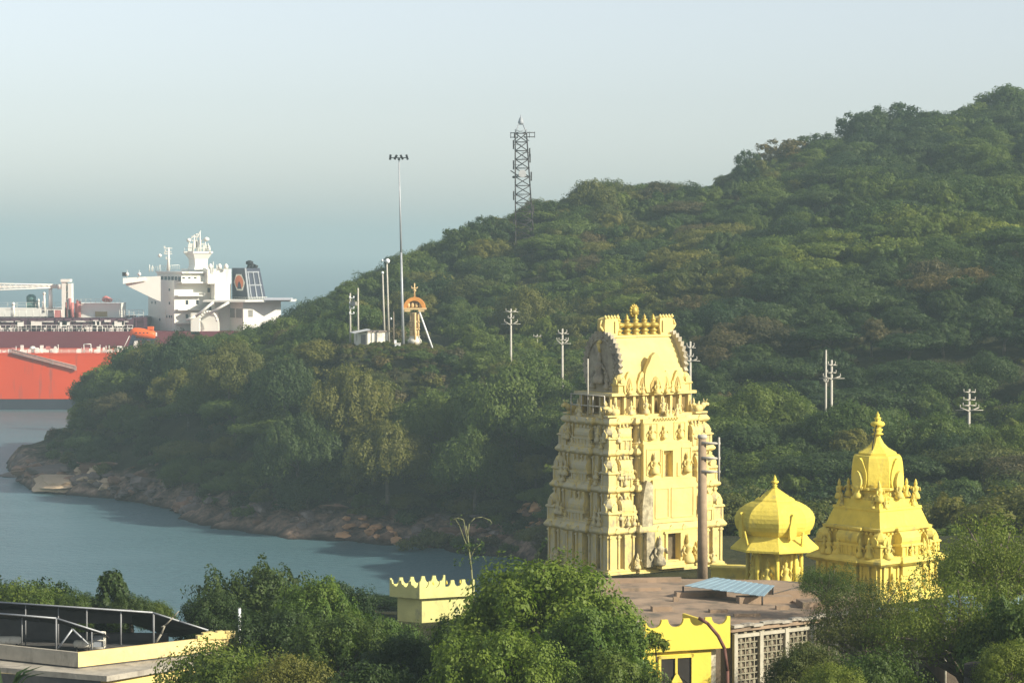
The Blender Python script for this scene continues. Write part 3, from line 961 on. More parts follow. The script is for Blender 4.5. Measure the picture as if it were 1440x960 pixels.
# --- red hull in front
DN = 810.0
kN = DN / FPX
def NX(px): return (px - 720) * kN
def NZ(py): return CAM_H - (py - HORIZON) * kN
xs = NX(236); zd = NZ(497); zb = NZ(561)
ship = thing("tanker", "long red-hulled tanker with a dark waterline, moored behind the headland", "ship", (NX(60), DN + 20, 0), 0)
def sub(mb_name, mb, m, parent, org, label=None):
    o = mb.build(mb_name, m, parent, label)
    o.matrix_parent_inverse = Matrix.Identity(4)
    me = o.data
    me.transform(Matrix.Translation(-Vector(org)))
    return o
OR = (NX(60), DN + 20, 0)
hp = hull_poly(NX(-760), xs, DN, DN + 40)
sub("hull", MB().prism(hp, zb, zd), HULLR, ship, OR)
sub("boot_topping", MB().prism(hull_poly(NX(-755), xs - .3, DN + .15, DN + 39.85), -2, zb), BOOT, ship, OR)
m = MB(); m.prism(hull_poly(NX(-760), xs, DN - .08, DN + 40.08), zd - .35, zd + .12); sub("deck_edge", m, HULLR, ship, OR)
m = MB()
rail(m, NX(-300), NX(160), DN + .6, zd, 1.2, 2.4, .07)
sub("railing", m, SW, ship, OR)
# gangway ladder lying against the hull
m = MB()
a = Vector((NX(17), DN - .25, NZ(496.5))); b = Vector((NX(106), DN - .35, NZ(519)))
for dz in (0, 1.1):
    m.tube(a + Vector((0, 0, dz)), b + Vector((0, 0, dz)), .13, n=5); m.tube(a + Vector((0, -.5, dz)), b + Vector((0, -.5, dz)), .13, n=5)
for i in range(41):
    p = a.lerp(b, i / 40); m.box(p + Vector((0, -.25, .05)), (.5, .5, .08)); m.tube(p, p + Vector((0, 0, 1.1)), .05, n=4)
    m.box(p + Vector((.15, -.5, .55)), (.42, .04, .9))
for t in (.64, 1): p = a.lerp(b, t); m.box(p + Vector((0, -.3, .3)), (.6, .6, 1.2))
sub("gangway", m, ROPE, ship, OR)
# deck fittings
rf = random.Random(12)
m = MB(); m2 = MB()
for i in range(58):
    px = rf.uniform(-20, 95) if i % 2 else rf.uniform(108, 178)
    if i > 50: px = rf.uniform(-200, 0)
    x = NX(px); y = DN + rf.uniform(1, 8); h = rf.uniform(.5, 2.4)
    (m if rf.random() < .8 else m2).b2(x - rf.uniform(.2, .8), x + rf.uniform(.2, .8), y - .4, y + .4, zd, zd + h)
    if rf.random() < .5: m.tube((x + .8, y, zd), (x + .8, y, zd + h * 1.3), .12, n=5)
# mushroom vent, square davit frame
m.tube((NX(43), DN + 3, zd), (NX(43), DN + 3, zd + 1.4), .45); m.lathe([(1.0, 0), (1.05, .4), (.6, .95), (.01, 1.1)], (NX(43), DN + 3, zd + 1.2), 12)
for px in (116, 126): m.tube((NX(px), DN + 2, zd), (NX(px), DN + 2, zd + 2.9), .14, n=5)
m.tube((NX(116), DN + 2, zd + 2.9), (NX(126), DN + 2, zd + 2.9), .14, n=5)
m.tube((NX(151.5), DN + 2, zd), (NX(151.5), DN + 2, zd + 2.5), .16, n=5)
sub("deck_fittings", m, SW, ship, OR); sub("deck_machinery", m2, PINKP, ship, OR)
# lifeboat ramp
m = MB()
for y in (DN + 5, DN + 8):
    m.add([(NX(173), y, zd), (NX(181), y, zd), (NX(187.5), y, NZ(473)), (NX(182), y, NZ(471)),
           (NX(173), y + .5, zd), (NX(181), y + .5, zd), (NX(187.5), y + .5, NZ(473)), (NX(182), y + .5, NZ(471))],
          [(0, 1, 2, 3), (7, 6, 5, 4), (0, 4, 5, 1), (1, 5, 6, 2), (2, 6, 7, 3), (3, 7, 4, 0)])
m.b2(NX(180), NX(214), DN + 4.6, DN + 8.9, NZ(479), NZ(477)); m.b2(NX(196), NX(200), DN + 5, DN + 8, zd, NZ(479)); m.b2(NX(208), NX(211), DN + 5, DN + 8, zd, NZ(479))
sub("lifeboat_ramp", m, NAVY, ship, OR)
m = MB(); m.add([(NX(182), DN + 4, zd), (NX(192), DN + 4, zd), (NX(190), DN + 4, NZ(480)), (NX(186), DN + 4, NZ(480)), (NX(182), DN + 9, zd), (NX(192), DN + 9, zd), (NX(190), DN + 9, NZ(480)), (NX(186), DN + 9, NZ(480))],
      [(0, 1, 2, 3), (7, 6, 5, 4), (0, 4, 5, 1), (1, 5, 6, 2), (2, 6, 7, 3), (3, 7, 4, 0)])
m.path([(NX(160), DN + 3, zd + .4), (NX(165), DN + 3, zd + 1.4), (NX(171), DN + 3, zd + 1.5)], .9, .5, 8)
m.tube((NX(169), DN + 4, zd + .8), (NX(179), DN + 4, NZ(473)), .12, n=5)
sub("davit", m, SW, ship, OR)
# lifeboat
lb = thing("lifeboat", "orange enclosed lifeboat tilted on its ramp at the red hull's stern", "lifeboat", (NX(197), DN + 6.5, NZ(470)), 0)
prof = [(.15, -4.3), (.9, -4.0), (1.45, -3.0), (1.6, -1.2), (1.6, 1.6), (1.35, 3.2), (.95, 3.9), (.3, 4.1)]
TM = Matrix.Rotation(R(8), 4, 'Y') @ Matrix.Rotation(R(90), 4, 'Y')
m = MB(); m.lathe([(r * 1.05, z) for r, z in prof], n=14, M=TM); m.build("hull", ORNG, lb)
m = MB(); m.box((2.4, 0, 1.75), (1.8, 1.9, 1.1)); m.build("conning_hatch", ORNG, lb)
m = MB(); m.box((4.15, 0, -.2), (.3, 1.2, 1.2)); m.box((3.0, 0, -1.55), (1.2, .3, .7)); m.build("stern_fender", SW, lb)
m = MB(); [m.box((x, -1.66, .35), (.5, .06, .35)) for x in (-2, -.8, .4, 1.6)]; m.build("window", SWIN, lb)

# --- far maroon ship with the superstructure
DF = 862.0
kF = DF / FPX
def FX(px): return (px - 720) * kF
def FZ(py): return CAM_H - (py - HORIZON) * kF
OF = (FX(120), DF + 22, 0)
ship2 = thing("tanker", "dark maroon tanker with white deckhouse, crane and navy funnel, moored beyond the red one", "ship", OF, 0)
fp = hull_poly(FX(-900), FX(405), DF, DF + 44)
zfd = FZ(466)
sub("hull", MB().prism(fp, 0 - 3, zfd), MAROON, ship2, OF)
zt = FZ(449)
m = MB()
# upper deck band: dark pipe racks, catwalk and bulwark posts
m.prism(hull_poly(FX(-880), FX(198), DF + 4, DF + 40), zfd, FZ(459))
for z in (458.5, 455.5, 452.5, 450): m.tube((FX(-400), DF + 3, FZ(z)), (FX(190), DF + 3, FZ(z)), .38, n=6)
m.b2(FX(-400), FX(168), DF + 3.4, DF + 38, FZ(450), FZ(447.6))
x = FX(-300)
while x < FX(190): m.b2(x - .15, x + .15, DF + 2.5, DF + 4, zfd, FZ(448)); x += 3.0
m.b2(FX(165), FX(200), DF + 3.4, DF + 30, FZ(462), FZ(452))
m.b2(FX(183), FX(200), DF + 3, DF + 30, FZ(452), FZ(447))
sub("pipe_deck", m, DKPIPE, ship2, OF)
m = MB(); rail(m, FX(-300), FX(186), DF + .5, zfd, 2.1, 1.7, .08, 2)
for i in range(60):
    xx = FX(rf.uniform(-15, 185)); m.b2(xx - .12, xx + rf.uniform(.1, .9), DF + 1, DF + 1.6, zfd, zfd + rf.uniform(.5, 1.9))
for i in range(26):
    xx = FX(rf.uniform(-5, 170)); m.b2(xx, xx + rf.uniform(.5, 4), DF + 2.2, DF + 2.5, FZ(rf.choice([452, 453, 458, 459])), FZ(450.5) + rf.uniform(-.6, .1) if rf.random() < .3 else FZ(451.7))
sub("deck_rail", m, SW, ship2, OF)
# midships deck gear
m = MB(); m.b2(FX(-60), FX(82), DF + 12, DF + 22, FZ(446.5), FZ(434)); m.b2(FX(99), FX(162), DF + 10, DF + 24, FZ(447.5), FZ(428))
m.b2(FX(99), FX(162.5), DF + 9.8, DF + 24, FZ(428), FZ(427.2))
sub("deckhouse", m, SW, ship2, OF)
m = MB(); m.b2(FX(127), FX(144), DF + 9.7, DF + 10, FZ(446), FZ(439)); sub("deckhouse_door", m, KHAKI, ship2, OF)
m = MB(); rail(m, FX(100), FX(162), DF + 10, FZ(427), 1.4, 1.5, .07, 2); rail(m, FX(0), FX(80), DF + 8, FZ(447), 2.6, 2.2, .14, 1); rail(m, FX(164), FX(198), DF + 6, FZ(446.5), 2.4, 1.6, .1, 3)
rail(m, FX(-40), FX(80), DF + 13, FZ(434), 1.8, 3, .08, 2)
sub("gallery_rail", m, SW, ship2, OF)
m = MB()
for (px, y0, y1, r) in [(104, 447, 424, .8), (95, 447, 426, .6), (92, 436, 420, .5)]:
    m.tube((FX(px), DF + 9, FZ(y0)), (FX(px), DF + 9, FZ(y1)), r, n=8)
for i in range(16):
    xx = FX(rf.uniform(84, 106)); m.b2(xx, xx + .5, DF + 9, DF + 9.5, FZ(447), FZ(rf.uniform(440, 422)))
m.b2(FX(70), FX(80), DF + 8, DF + 10, FZ(447), FZ(437))
mC = MB(); mC.lathe([(0.3, 0), (1.2, .3), (1.4, 1), (1.1, 1.8), (.2, 2.2)], (FX(141), DF + 12, FZ(426)), 10)
mC.lathe([(0.3, 0), (1.0, .3), (1.1, 1), (.2, 1.6)], (FX(146), DF + 12, FZ(426)), 10)
sub("vent_cowl", mC, PINKP, ship2, OF); sub("manifold_pipework", m, PINKP, ship2, OF)
m = MB()
m.b2(FX(80), FX(86), DF + 9, DF + 13, FZ(447), FZ(395)); m.b2(FX(89), FX(94), DF + 9, DF + 13, FZ(447), FZ(399)); m.b2(FX(79), FX(92), DF + 8.6, DF + 13.4, FZ(397), FZ(393))
for z in (402, 412, 422, 432): m.b2(FX(85), FX(90), DF + 10, DF + 12, FZ(z), FZ(z - 2))
m.lathe([(.9, 0), (.9, 1.6), (.1, 1.8)], (FX(77), DF + 10, FZ(407)), 8)
sub("crane_tower", m, SW, ship2, OF)
m = MB()
pa, pb = Vector((FX(80), DF + 11, FZ(403))), Vector((FX(-130), DF + 9, FZ(405)))
for (dy, dz) in ((0, .4), (0, -.4), (1.4, .4), (1.4, -.4)):
    m.tube(pa + Vector((0, dy, dz)), pb + Vector((0, dy, dz * 5)), .22, n=5)
for i in range(26):
    t0, t1 = i / 26, (i + 1) / 26
    q0, q1 = pa.lerp(pb, t0), pa.lerp(pb, t1); h0, h1 = .4 + 1.6 * t0, .4 + 1.6 * t1
    m.tube(q0 + Vector((0, 0, h0)), q1 + Vector((0, 0, -h1)), .12, n=4); m.tube(q0 + Vector((0, 0, -h0)), q1 + Vector((0, 0, h1)), .12, n=4)
    m.box((q0 + q1) / 2, ((q1 - q0).length * 1.02, .1, h0 * .9))
sub("crane_boom", m, SW, ship2, OF)
m = MB()
for (px, y0, y1, r) in [(62, 440, 405, .75), (53, 440, 415, .45), (9, 447, 430, .5), (45, 434, 425, .3), (51, 434, 428, .3)]:
    m.tube((FX(px), DF + 12, FZ(y0)), (FX(px), DF + 12, FZ(y1)), r, r * .85, n=8); m.lathe([(r * 1.2, 0), (r * 1.3, .5), (.1, 1)], (FX(px), DF + 12, FZ(y1)), 8)
sub("vent_post", m, SW, ship2, OF)
m = MB(); m.b2(FX(26), FX(41), DF + 14, DF + 18, FZ(434), FZ(424)); m.lathe([(1.6, 0), (1.7, 1.4), (.8, 2.2)], (FX(32), DF + 15, FZ(424)), 10); m.tube((FX(28), DF + 14, FZ(420)), (FX(40), DF + 14, FZ(430)), .3, n=5)
sub("deck_winch", m, GREENM, ship2, OF)

# superstructure: yawed so that its left faces are in shade and its right faces in sun
TH = R(33)
def ycorner(l, c, r, y0, y1, mb, D=DF + 6, th=TH, k=None):
    """box whose near vertical edge is seen at px c, left face reaching l, right face reaching r, between rows y0 (top) and y1"""
    kk = D / FPX
    X = (c - 720) * kk
    Lr = (r - c) * kk / math.cos(th); Ll = (c - l) * kk / math.sin(th)
    dr = Vector((math.cos(th), math.sin(th))); dl = Vector((-math.sin(th), math.cos(th)))
    p = Vector((X, D)); q = [p, p + dr * Lr, p + dr * Lr + dl * Ll, p + dl * Ll]
    zt_, zb_ = CAM_H - (y0 - HORIZON) * kk, CAM_H - (y1 - HORIZON) * kk
    mb.prism([(v.x, v.y) for v in q], zb_, zt_)
    return p, dr, dl, Lr, Ll, zt_, zb_
def face_quad(mb, p, d, s0, s1, z0, z1, out=.12, th=.3):
    """thin panel standing proud of a face: p corner, d direction along face"""
    n_ = Vector((d.y, -d.x))
    if n_.y > 0: n_ = -n_
    a = p + d * s0 + n_ * out; b = p + d * s1 + n_ * out; c = p + d * s1 - n_ * th; e = p + d * s0 - n_ * th
    pts = [a, b, c, e]
    area = sum(pts[i].x * pts[(i + 1) % 4].y - pts[(i + 1) % 4].x * pts[i].y for i in range(4))
    if area < 0: pts = pts[::-1]
    mb.prism([(v.x, v.y) for v in pts], z0, z1)
m = MB()
blk = ycorner(198, 245, 300, 394, 470, m)
P, dr, dl, Lr, Ll, zt_, zb_ = blk
ycorner(262, 283, 322, 379, 466, m, DF + 14)
c2b = ycorner(296, 302, 322, 398, 470, m, DF + 8)
ycorner(245, 292, 323, 378.5, 399, m, DF + 7)
sub("accommodation_block", m, SW, ship2, OF)
# balconies on the sunlit side
m = MB()
for y in (417, 437, 456):
    z = CAM_H - (y - HORIZON) * kF
    face_quad(m, P, dr, 0.5, Lr * .62, z, z + .35, 2.0, .2)
    for i in range(9):
        q = P + dr * (0.8 + i * Lr * .6 / 8) + Vector((dr.y, -dr.x)) * 1.9
        m.tube((q.x, q.y, z), (q.x, q.y, z + 1.2), .07, n=4)
    q0 = P + dr * .5 + Vector((dr.y, -dr.x)) * 1.9; q1 = P + dr * Lr * .62 + Vector((dr.y, -dr.x)) * 1.9
    m.tube((q0.x, q0.y, z + 1.2), (q1.x, q1.y, z + 1.2), .08, n=4)
sub("balcony", m, SW, ship2, OF)
m = MB()
for (u, y) in [(.62, 408), (.18, 408), (.72, 427), (.18, 427), (.85, 427), (.18, 446), (.10, 446), (.55, 451), (.28, 446)]:
    z = CAM_H - (y - HORIZON) * kF
    face_quad(m, P, dl, Ll * u - .45, Ll * u + .45, z - .45, z + .45, .06, .1)
for (s, y) in [(.82, 409), (.86, 436), (.3, 426), (.55, 426), (.3, 446), (.55, 446)]:
    z = CAM_H - (y - HORIZON) * kF
    face_quad(m, P, dr, Lr * s - .5, Lr * s + .5, z - .7, z + .8, .06, .1)
sub("cabin_window", m, SWIN, ship2, OF)
# wheelhouse
m = MB()
wh = ycorner(212, 255, 300, 388, 397, m, DF + 4.5)
ycorner(209, 256, 300, 382, 384.4, m, DF + 3.6)
ycorner(212, 255, 300, 384.3, 388.1, m, DF + 5.2)
ycorner(209, 256, 300, 396.5, 398.5, m, DF + 3.6)
sub("wheelhouse", m, SW, ship2, OF)
m = MB(); WP, wdr, wdl, wLr, wLl, _a, _b = wh
for i in range(7): face_quad(m, WP, wdl, wLl * (i + .15) / 7, wLl * (i + .85) / 7, FZ(395.6), FZ(389.2), .08, .1)
for i in range(3): face_quad(m, WP, wdr, wLr * (i + .2) / 6, wLr * (i + .6) / 6, FZ(392), FZ(390.0), .08, .1)
sub("wheelhouse_window", m, SWIN, ship2, OF)
# bridge wing reaching left, with its slanted bracket
m = MB()
def FP(px, py, D): return (FX(px) * D / DF, D, CAM_H - (py - HORIZON) * D / FPX)
wing = [(176, 391), (226, 388), (226, 424), (214, 419), (177, 401)]
for (Da, Db) in ((DF + 2, DF + 5),):
    v = [FP(a, b, Da + (226 - a) * -.02) for a, b in wing] + [FP(a, b, Db + (226 - a) * -.02) for a, b in wing]
    n_ = len(wing)
    m.add(v, [tuple(range(n_))[::-1], tuple(range(n_, 2 * n_))] + [(i, (i + 1) % n_, n_ + (i + 1) % n_, n_ + i) for i in range(n_)])
sub("bridge_wing", m, SW, ship2, OF)
m = MB(); m.add([FP(173, 391, DF - 1), FP(205, 389, DF + 1), FP(205, 395, DF + 1), FP(173, 399, DF - 1), FP(173, 391, DF), FP(205, 389, DF + 2), FP(205, 395, DF + 2), FP(173, 399, DF)],
      [(0, 3, 2, 1), (4, 5, 6, 7), (0, 1, 5, 4), (1, 2, 6, 5), (2, 3, 7, 6), (3, 0, 4, 7)])
for px in (179, 196): 
    q = FP(px, 390, DF); m.tube(q, (q[0], q[1], q[2] + 2.5), .1, n=4); m.lathe([(.1, 0), (.6, .3), (.6, .9), (.1, 1.2)], (q[0], q[1], q[2] + .5), 8)
sub("wing_cab", m, SW, ship2, OF)
m = MB(); q = FP(175, 388, DF); m.box((q[0], q[1], q[2] + .6), (1.3, .8, 1.3)); sub("wing_light", m, BLACKM, ship2, OF)
# roof rail and thin masts
m = MB()
q = FP(210, 382, DF + 8); e = FP(250, 379, DF + 4)
for i in range(15):
    t = i / 14; x = q[0] + (e[0] - q[0]) * t; z = q[2] + (e[2] - q[2]) * t
    m.tube((x, DF + 8, z), (x, DF + 8, z + 1.6), .08, n=4)
m.tube((q[0], DF + 8, q[2] + 1.6), (e[0], DF + 8, e[2] + 1.6), .08, n=4)
for px, y in ((210.5, 372), (214.5, 373), (225, 372), (300, 368), (305, 372)): 
    q = FP(px, 382, DF + 7); t = FP(px, y, DF + 7); m.tube(q, t, .16, n=5)
q = FP(225, 362, DF + 7); m.lathe([(.1, 0), (.65, .4), (.65, .9), (.1, 1.3)], q, 8)
for px in (296, 309, 318): q = FP(px, 378, DF + 9); m.lathe([(.7, 0), (.8, 1), (.4, 1.6), (.1, 1.8)], q, 8)
sub("roof_rail", m, SW, ship2, OF)
m = MB(); a = FP(237, 381, DF + 7); b = FP(237.5, 348, DF + 7); m.tube(a, b, .55, .3, 7)
for y, w_ in ((349, 1.3), (354, 1.0), (357, 1.2), (364, .7)): q = FP(237, y, DF + 7); m.box(q, (w_ * 2, .5, .35)); m.box((q[0] - w_, q[1], q[2] + .3), (.4, .4, .9))
sub("signal_mast", m, SW, ship2, OF)
# radar mast, flared
m = MB(); m.lathe([(3.9, 0), (3.3, 1.5), (3.5, 3.6), (4.7, 5.2), (5.3, 5.6), (5.3, 6.2)], FP(279, 379, DF + 12), 4, False, TH + R(45), 1, 1)
sub("radar_mast", m, SW, ship2, OF)
m = MB(); q = FP(279, 353, DF + 12)
for dx in (-3.6, -1.6, .8, 2.9, 4.2):
    h = {-3.6: 3.4, -1.6: 5.0, .8: 6.4, 2.9: 3.6, 4.2: 2.6}[dx]
    m.tube((q[0] + dx, q[1] + rf.uniform(-2, 2), q[2] - .4), (q[0] + dx * .8, q[1], q[2] + h), .3, .2, 5)
for z in (1.0, 2.4, 3.6): m.box((q[0] - .2, q[1], q[2] + z), (7.4 - z, .5, .4))
m.tube((q[0] - 1.2, q[1], q[2] + 3), (q[0] + .6, q[1], q[2] + 6.5), .2, n=5); m.box((q[0] - .8, q[1], q[2] + 4.9), (2.8, .4, .5)); m.tube((q[0] + .5, q[1], q[2] + 5), (q[0] + .8, q[1], q[2] + 7), .14, n=4)
m.lathe([(.2, 0), (1.0, .4), (1.0, 1.0), (.2, 1.5)], (q[0] + 2.8, q[1], q[2] + 3.3), 9); m.lathe([(.2, 0), (.8, .4), (.8, 1.0), (.2, 1.4)], (q[0] - 3.2, q[1], q[2] + 3.0), 9)
m.b2(q[0] - 4.6, q[0] + 4.6, q[1] - 2, q[1] + 2, q[2] - .6, q[2] - .1)
for (dx, z0_, w_, h_) in ((-2.6, 0, 1.6, 2.4), (.2, 0, 1.8, 3.4), (2.4, 0, 1.5, 2.0), (-.9, 1.2, 1.0, 2.6), (3.6, .2, .8, 1.6)): m.box((q[0] + dx, q[1] + .3, q[2] + z0_ + h_ / 2), (w_, 1.2, h_))
for dx in (-4.4, -3.2, -2, 2, 3.2, 4.4): m.tube((q[0] + dx, q[1] - 2, q[2] - .1), (q[0] + dx, q[1] - 2, q[2] + 1.1), .08, n=4)
m.tube((q[0] - 4.4, q[1] - 2, q[2] + 1.1), (q[0] + 4.4, q[1] - 2, q[2] + 1.1), .08, n=4)
for i in range(6):
    t0_, t1_ = math.pi * i / 12, math.pi * (i + 1) / 12
    m.tube((q[0] + .8 - 3.9 * math.sin(t1_) , q[1], q[2] + 1.8 + 4.2 * math.cos(t1_)), (q[0] + .8 - 3.9 * math.sin(t0_), q[1], q[2] + 1.8 + 4.2 * math.cos(t0_)), .2, n=5)
sub("radar_antenna", m, SW, ship2, OF)
# funnel
m = MB()
kk = (DF + 14) / FPX
def fun(c0, l0, r0, y0, c1, l1, r1, y1):
    out = []
    for (l, c, r, y) in ((l1, c1, r1, y1), (l0, c0, r0, y0)):
        p = Vector(((c - 720) * kk, DF + 14)); Lr_ = (r - c) * kk / math.cos(TH); Ll_ = (c - l) * kk / math.sin(TH)
        dr_ = Vector((math.cos(TH), math.sin(TH))); dl_ = Vector((-math.sin(TH), math.cos(TH)))
        z = CAM_H - (y - HORIZON) * kk
        out += [(*p, z), (*(p + dr_ * Lr_), z), (*(p + dr_ * Lr_ + dl_ * Ll_), z), (*(p + dl_ * Ll_), z)]
    return out
fv = fun(344, 323, 364, 377, 349, 322, 373, 423)
m.add(fv, [(3, 2, 1, 0), (4, 5, 6, 7), (0, 1, 5, 4), (1, 2, 6, 5), (2, 3, 7, 6), (3, 0, 4, 7)])
funnel = sub("funnel", m, NAVY, ship2, OF)
F = [Vector(v) for v in fv]
def on_face(a, b, c, d, u, v):   # a,b bottom; d,c top
    return (a.lerp(b, u)).lerp(d.lerp(c, u), v)
def sheet(mb, pts, nrm, t=.12):
    n_ = len(pts); mb.add([p + nrm * t for p in pts] + [p - nrm * .05 for p in pts], [tuple(range(n_)), tuple(range(n_, 2 * n_))[::-1]] + [(i, n_ + i, n_ + (i + 1) % n_, (i + 1) % n_) for i in range(n_)])
la, lb_, lc, ld = F[3], F[0], F[4], F[7]     # left face: bottom far, bottom near, top near, top far
nl = (lb_ - la).cross(ld - la).normalized()
ra, rb2, rc, rd = F[0], F[1], F[5], F[4]
nr_ = (rb2 - ra).cross(rd - ra).normalized()
def ell(mb, cu, cv, ru, rv, t, n=24, hexa=False):
    pts = [on_face(la, lb_, lc, ld, cu + ru * math.cos(2 * math.pi * i / n), cv + rv * math.sin(2 * math.pi * i / n)) for i in range(n)]
    sheet(mb, pts, nl, t)
m = MB(); ell(m, .52, .56, .40, .29, .05, 6); sub("emblem_ring", m, SW, funnel, OF)
m = MB(); ell(m, .52, .57, .29, .21, .10); sub("emblem_disc", m, EMBO, funnel, OF)
m = MB(); pts = [on_face(la, lb_, lc, ld, u, v) for u, v in ((.38, .36), (.66, .36), (.62, .50), (.57, .56), (.52, .60), (.47, .56), (.42, .50))]; sheet(m, pts, nl, .15); sub("emblem_figure", m, NAVY, funnel, OF)
m = MB()
for u in (.18, .5, .82):
    sheet(m, [on_face(ra, rb2, rc, rd, a, b) for a, b in ((u - .03, .08), (u + .03, .08), (u + .03, .9), (u - .03, .9))], nr_, .25)
for v in (.08, .48, .88):
    sheet(m, [on_face(ra, rb2, rc, rd, a, b) for a, b in ((.12, v - .02), (.9, v - .02), (.9, v + .02), (.12, v + .02))], nr_, .22)
sheet(m, [on_face(ra, rb2, rc, rd, a, b) for a, b in ((.0, 0), (.10, 0), (.10, 1), (.0, 1))], nr_, .18)
sub("louvre_frame", m, GREYST, funnel, OF)
m = MB()
for i, px in enumerate((349, 353, 358)): q = FP(px, 379, DF + 17); m.tube(q, (q[0] + .6, q[1], q[2] + 1.6 + .5 * (i == 1)), .75, n=8)
q = FP(351, 373, DF + 17); m.lathe([(.3, 0), (1.3, .4), (1.3, 1.3), (.3, 1.7)], q, 9)
sub("exhaust_pipe", m, BLACKM, funnel, OF)
m = MB(); 
q0 = F[3] + nl * .6; q1 = F[0] + (nl + nr_) * .6; q2 = F[1] + nr_ * .6
for a, b in ((q0, q1), (q1, q2)):
    for i in range(9): p = a.lerp(b, i / 8); m.tube(p, p + Vector((0, 0, 1.2)), .08, n=4)
    m.tube(a + Vector((0, 0, 1.2)), b + Vector((0, 0, 1.2)), .08, n=4)
sub("funnel_rail", m, SW, funnel, OF)
# aft deck slab and boat house
m = MB()
m.prism([(FX(285), DF + 1), (FX(345), DF - 1), (FX(412), DF + 8), (FX(410), DF + 20), (FX(285), DF + 18)], FZ(424.5), FZ(422))
sub("aft_deck", m, SW, ship2, OF)
m = MB(); m.b2(FX(372), FX(409), DF + 2, DF + 7, FZ(422), FZ(419)); sub("aft_boat_cover", m, mat("ship_light_grey", (.6, .62, .66), .6, .05, 1), ship2, OF)
m = MB(); ah = ycorner(306, 342, 392, 424.6, 470, m, DF + 3)
sub("aft_house", m, SW, ship2, OF)
m = MB(); AP, adr, adl, aLr, aLl, _a, _b = ah
for u in (.13, .38, .62):
    uu = {.13: (.06, .33), .38: (.40, .62), .62: (.68, .90)}[u]
    face_quad(m, AP, adl, aLl * uu[0], aLl * uu[1], FZ(447.5), FZ(434.5), .06, .1)
face_quad(m, AP, adr, aLr * .13, aLr * .25, FZ(446), FZ(436), .06, .1)
sub("aft_window", m, mat("ship_grey_glass", (.28, .27, .24), .3, .1, 1), ship2, OF)
m = MB()
ar = [FP(280 + 12.5 - 12.5 * math.cos(t), 452 - 14 * math.sin(t), DF + 1) for t in [math.pi * i / 10 for i in range(11)]]
for i in range(10): m.tube(ar[i], ar[i + 1], .5, n=5)
m.b2(FX(268), FX(280), DF + 0, DF + 4, FZ(470), FZ(440)); m.b2(FX(280), FX(305), DF + 4, DF + 8, FZ(470), FZ(440))
for a, b in (((300, 425), (275, 445)), ((275, 445), (262, 450)), ((322, 425), (296, 440))): m.tube(FP(a[0], a[1], DF), FP(b[0], b[1], DF), .5, n=5)
sub("lifeboat_davit_arch", m, SW, ship2, OF)
# ================================================================ HILLTOP THINGS
STEEL = mat("galvanised_steel", (0.42, 0.43, 0.44), 0.5, 0.12, 1.0, metal=.3)
DSTEEL = mat("dark_weathered_steel", (0.05, 0.042, 0.04), 0.7, 0.3, .6)
CONC = mat("weathered_concrete", (0.40, 0.36, 0.29), 0.9, 0.2, 1.2, .3, 5, stain=((.16, .14, .12), .3, .9, 3))
PCONC = mat("pale_concrete_pole", (0.50, 0.46, 0.38), 0.85, 0.15, 1.0, .2, 5)
WHITEW = mat("whitewashed_wall", (0.78, 0.73, 0.60), 0.85, 0.08, 1.0, .2, 4, stain=((.35, .30, .24), .2, .8, 3))
OCHRE = mat("ochre_orange_paint", (0.66, 0.28, 0.06), 0.7, 0.15, 1.0, .2, 4)
OCHREY = mat("ochre_yellow_paint", (0.70, 0.50, 0.24), 0.7, 0.15, 1.0, .2, 4)
LAMPW = mat("white_enamel", (0.85, 0.85, 0.83), 0.35, 0.02, 1)

def base_at(px, D): x = (px - 720) / FPX * D; return x, D, gz(x, D)
# tall light mast
x, y, z = base_at(567, 512)
top = at(561, 222, 512)
mast = thing("light_mast", "very tall thin grey mast with four black floodlights on top", "light mast", (x, y, z - .2))
H = top.z - z + .2; dx = top.x - x
m = MB(); m.tube((0, 0, 0), (dx * .5, 0, H * .5), .30, .21, 10); m.tube((dx * .5, 0, H * .5), (dx, 0, H), .21, .10, 10); m.build("pole", STEEL, mast)
m = MB(); m.box((dx, 0, H), (3.4, .16, .16)); m.box((dx, 0, H - .3), (.5, .5, .3)); m.build("crossbar", BLACKM, mast)
for px, a in ((549, .1), (556.5, .5), (565, -.5), (572.5, -.3)):
    q = at(px, 221, 512); m = MB()
    m.box((q.x - x, -.3, H + .1), (.42, .5, 1.05), 0, Matrix.Identity(4))
    o = m.build("floodlight", BLACKM, mast); o.data.transform(Matrix.Translation((q.x - x, -.3, H + .1)) @ Matrix.Rotation(a, 4, 'Y') @ Matrix.Translation((-(q.x - x), .3, -H - .1)))
# two camera / lamp poles
def lamp_pole(px, topy, D, r, lab, globes):
    x, y, z = base_at(px, D); t = at(px - 3, topy, D)
    o = thing("lamp_pole", lab, "pole", (x, y, z - .2), 0, "lamp poles behind the hut")
    H = t.z - z + .2; dx = t.x - x
    MB().tube((0, 0, 0), (dx, 0, H), .22, .14, 8).build("pole", PCONC, o)
    for gx, gy, gr in globes:
        q = at(gx, gy, D); m = MB(); m.lathe([(.05, -gr), (gr * .7, -gr * .7), (gr, 0), (gr * .7, gr * .7), (.05, gr)], (q.x - x, -.2, q.z - z + .2), 12); m.tube((dx, 0, q.z - z), (q.x - x, -.1, q.z - z + .1), .05, n=4)
        m.build("lamp", LAMPW, o)
    return o
lamp_pole(547, 366, 522, .16, "taller concrete lamp pole with a large white globe, behind the small hut", [(545, 367, .52), (537.5, 366, .22)])
lamp_pole(541, 384, 524, .14, "shorter concrete lamp pole with a small white lamp, behind the small hut", [(538, 383.5, .3)])
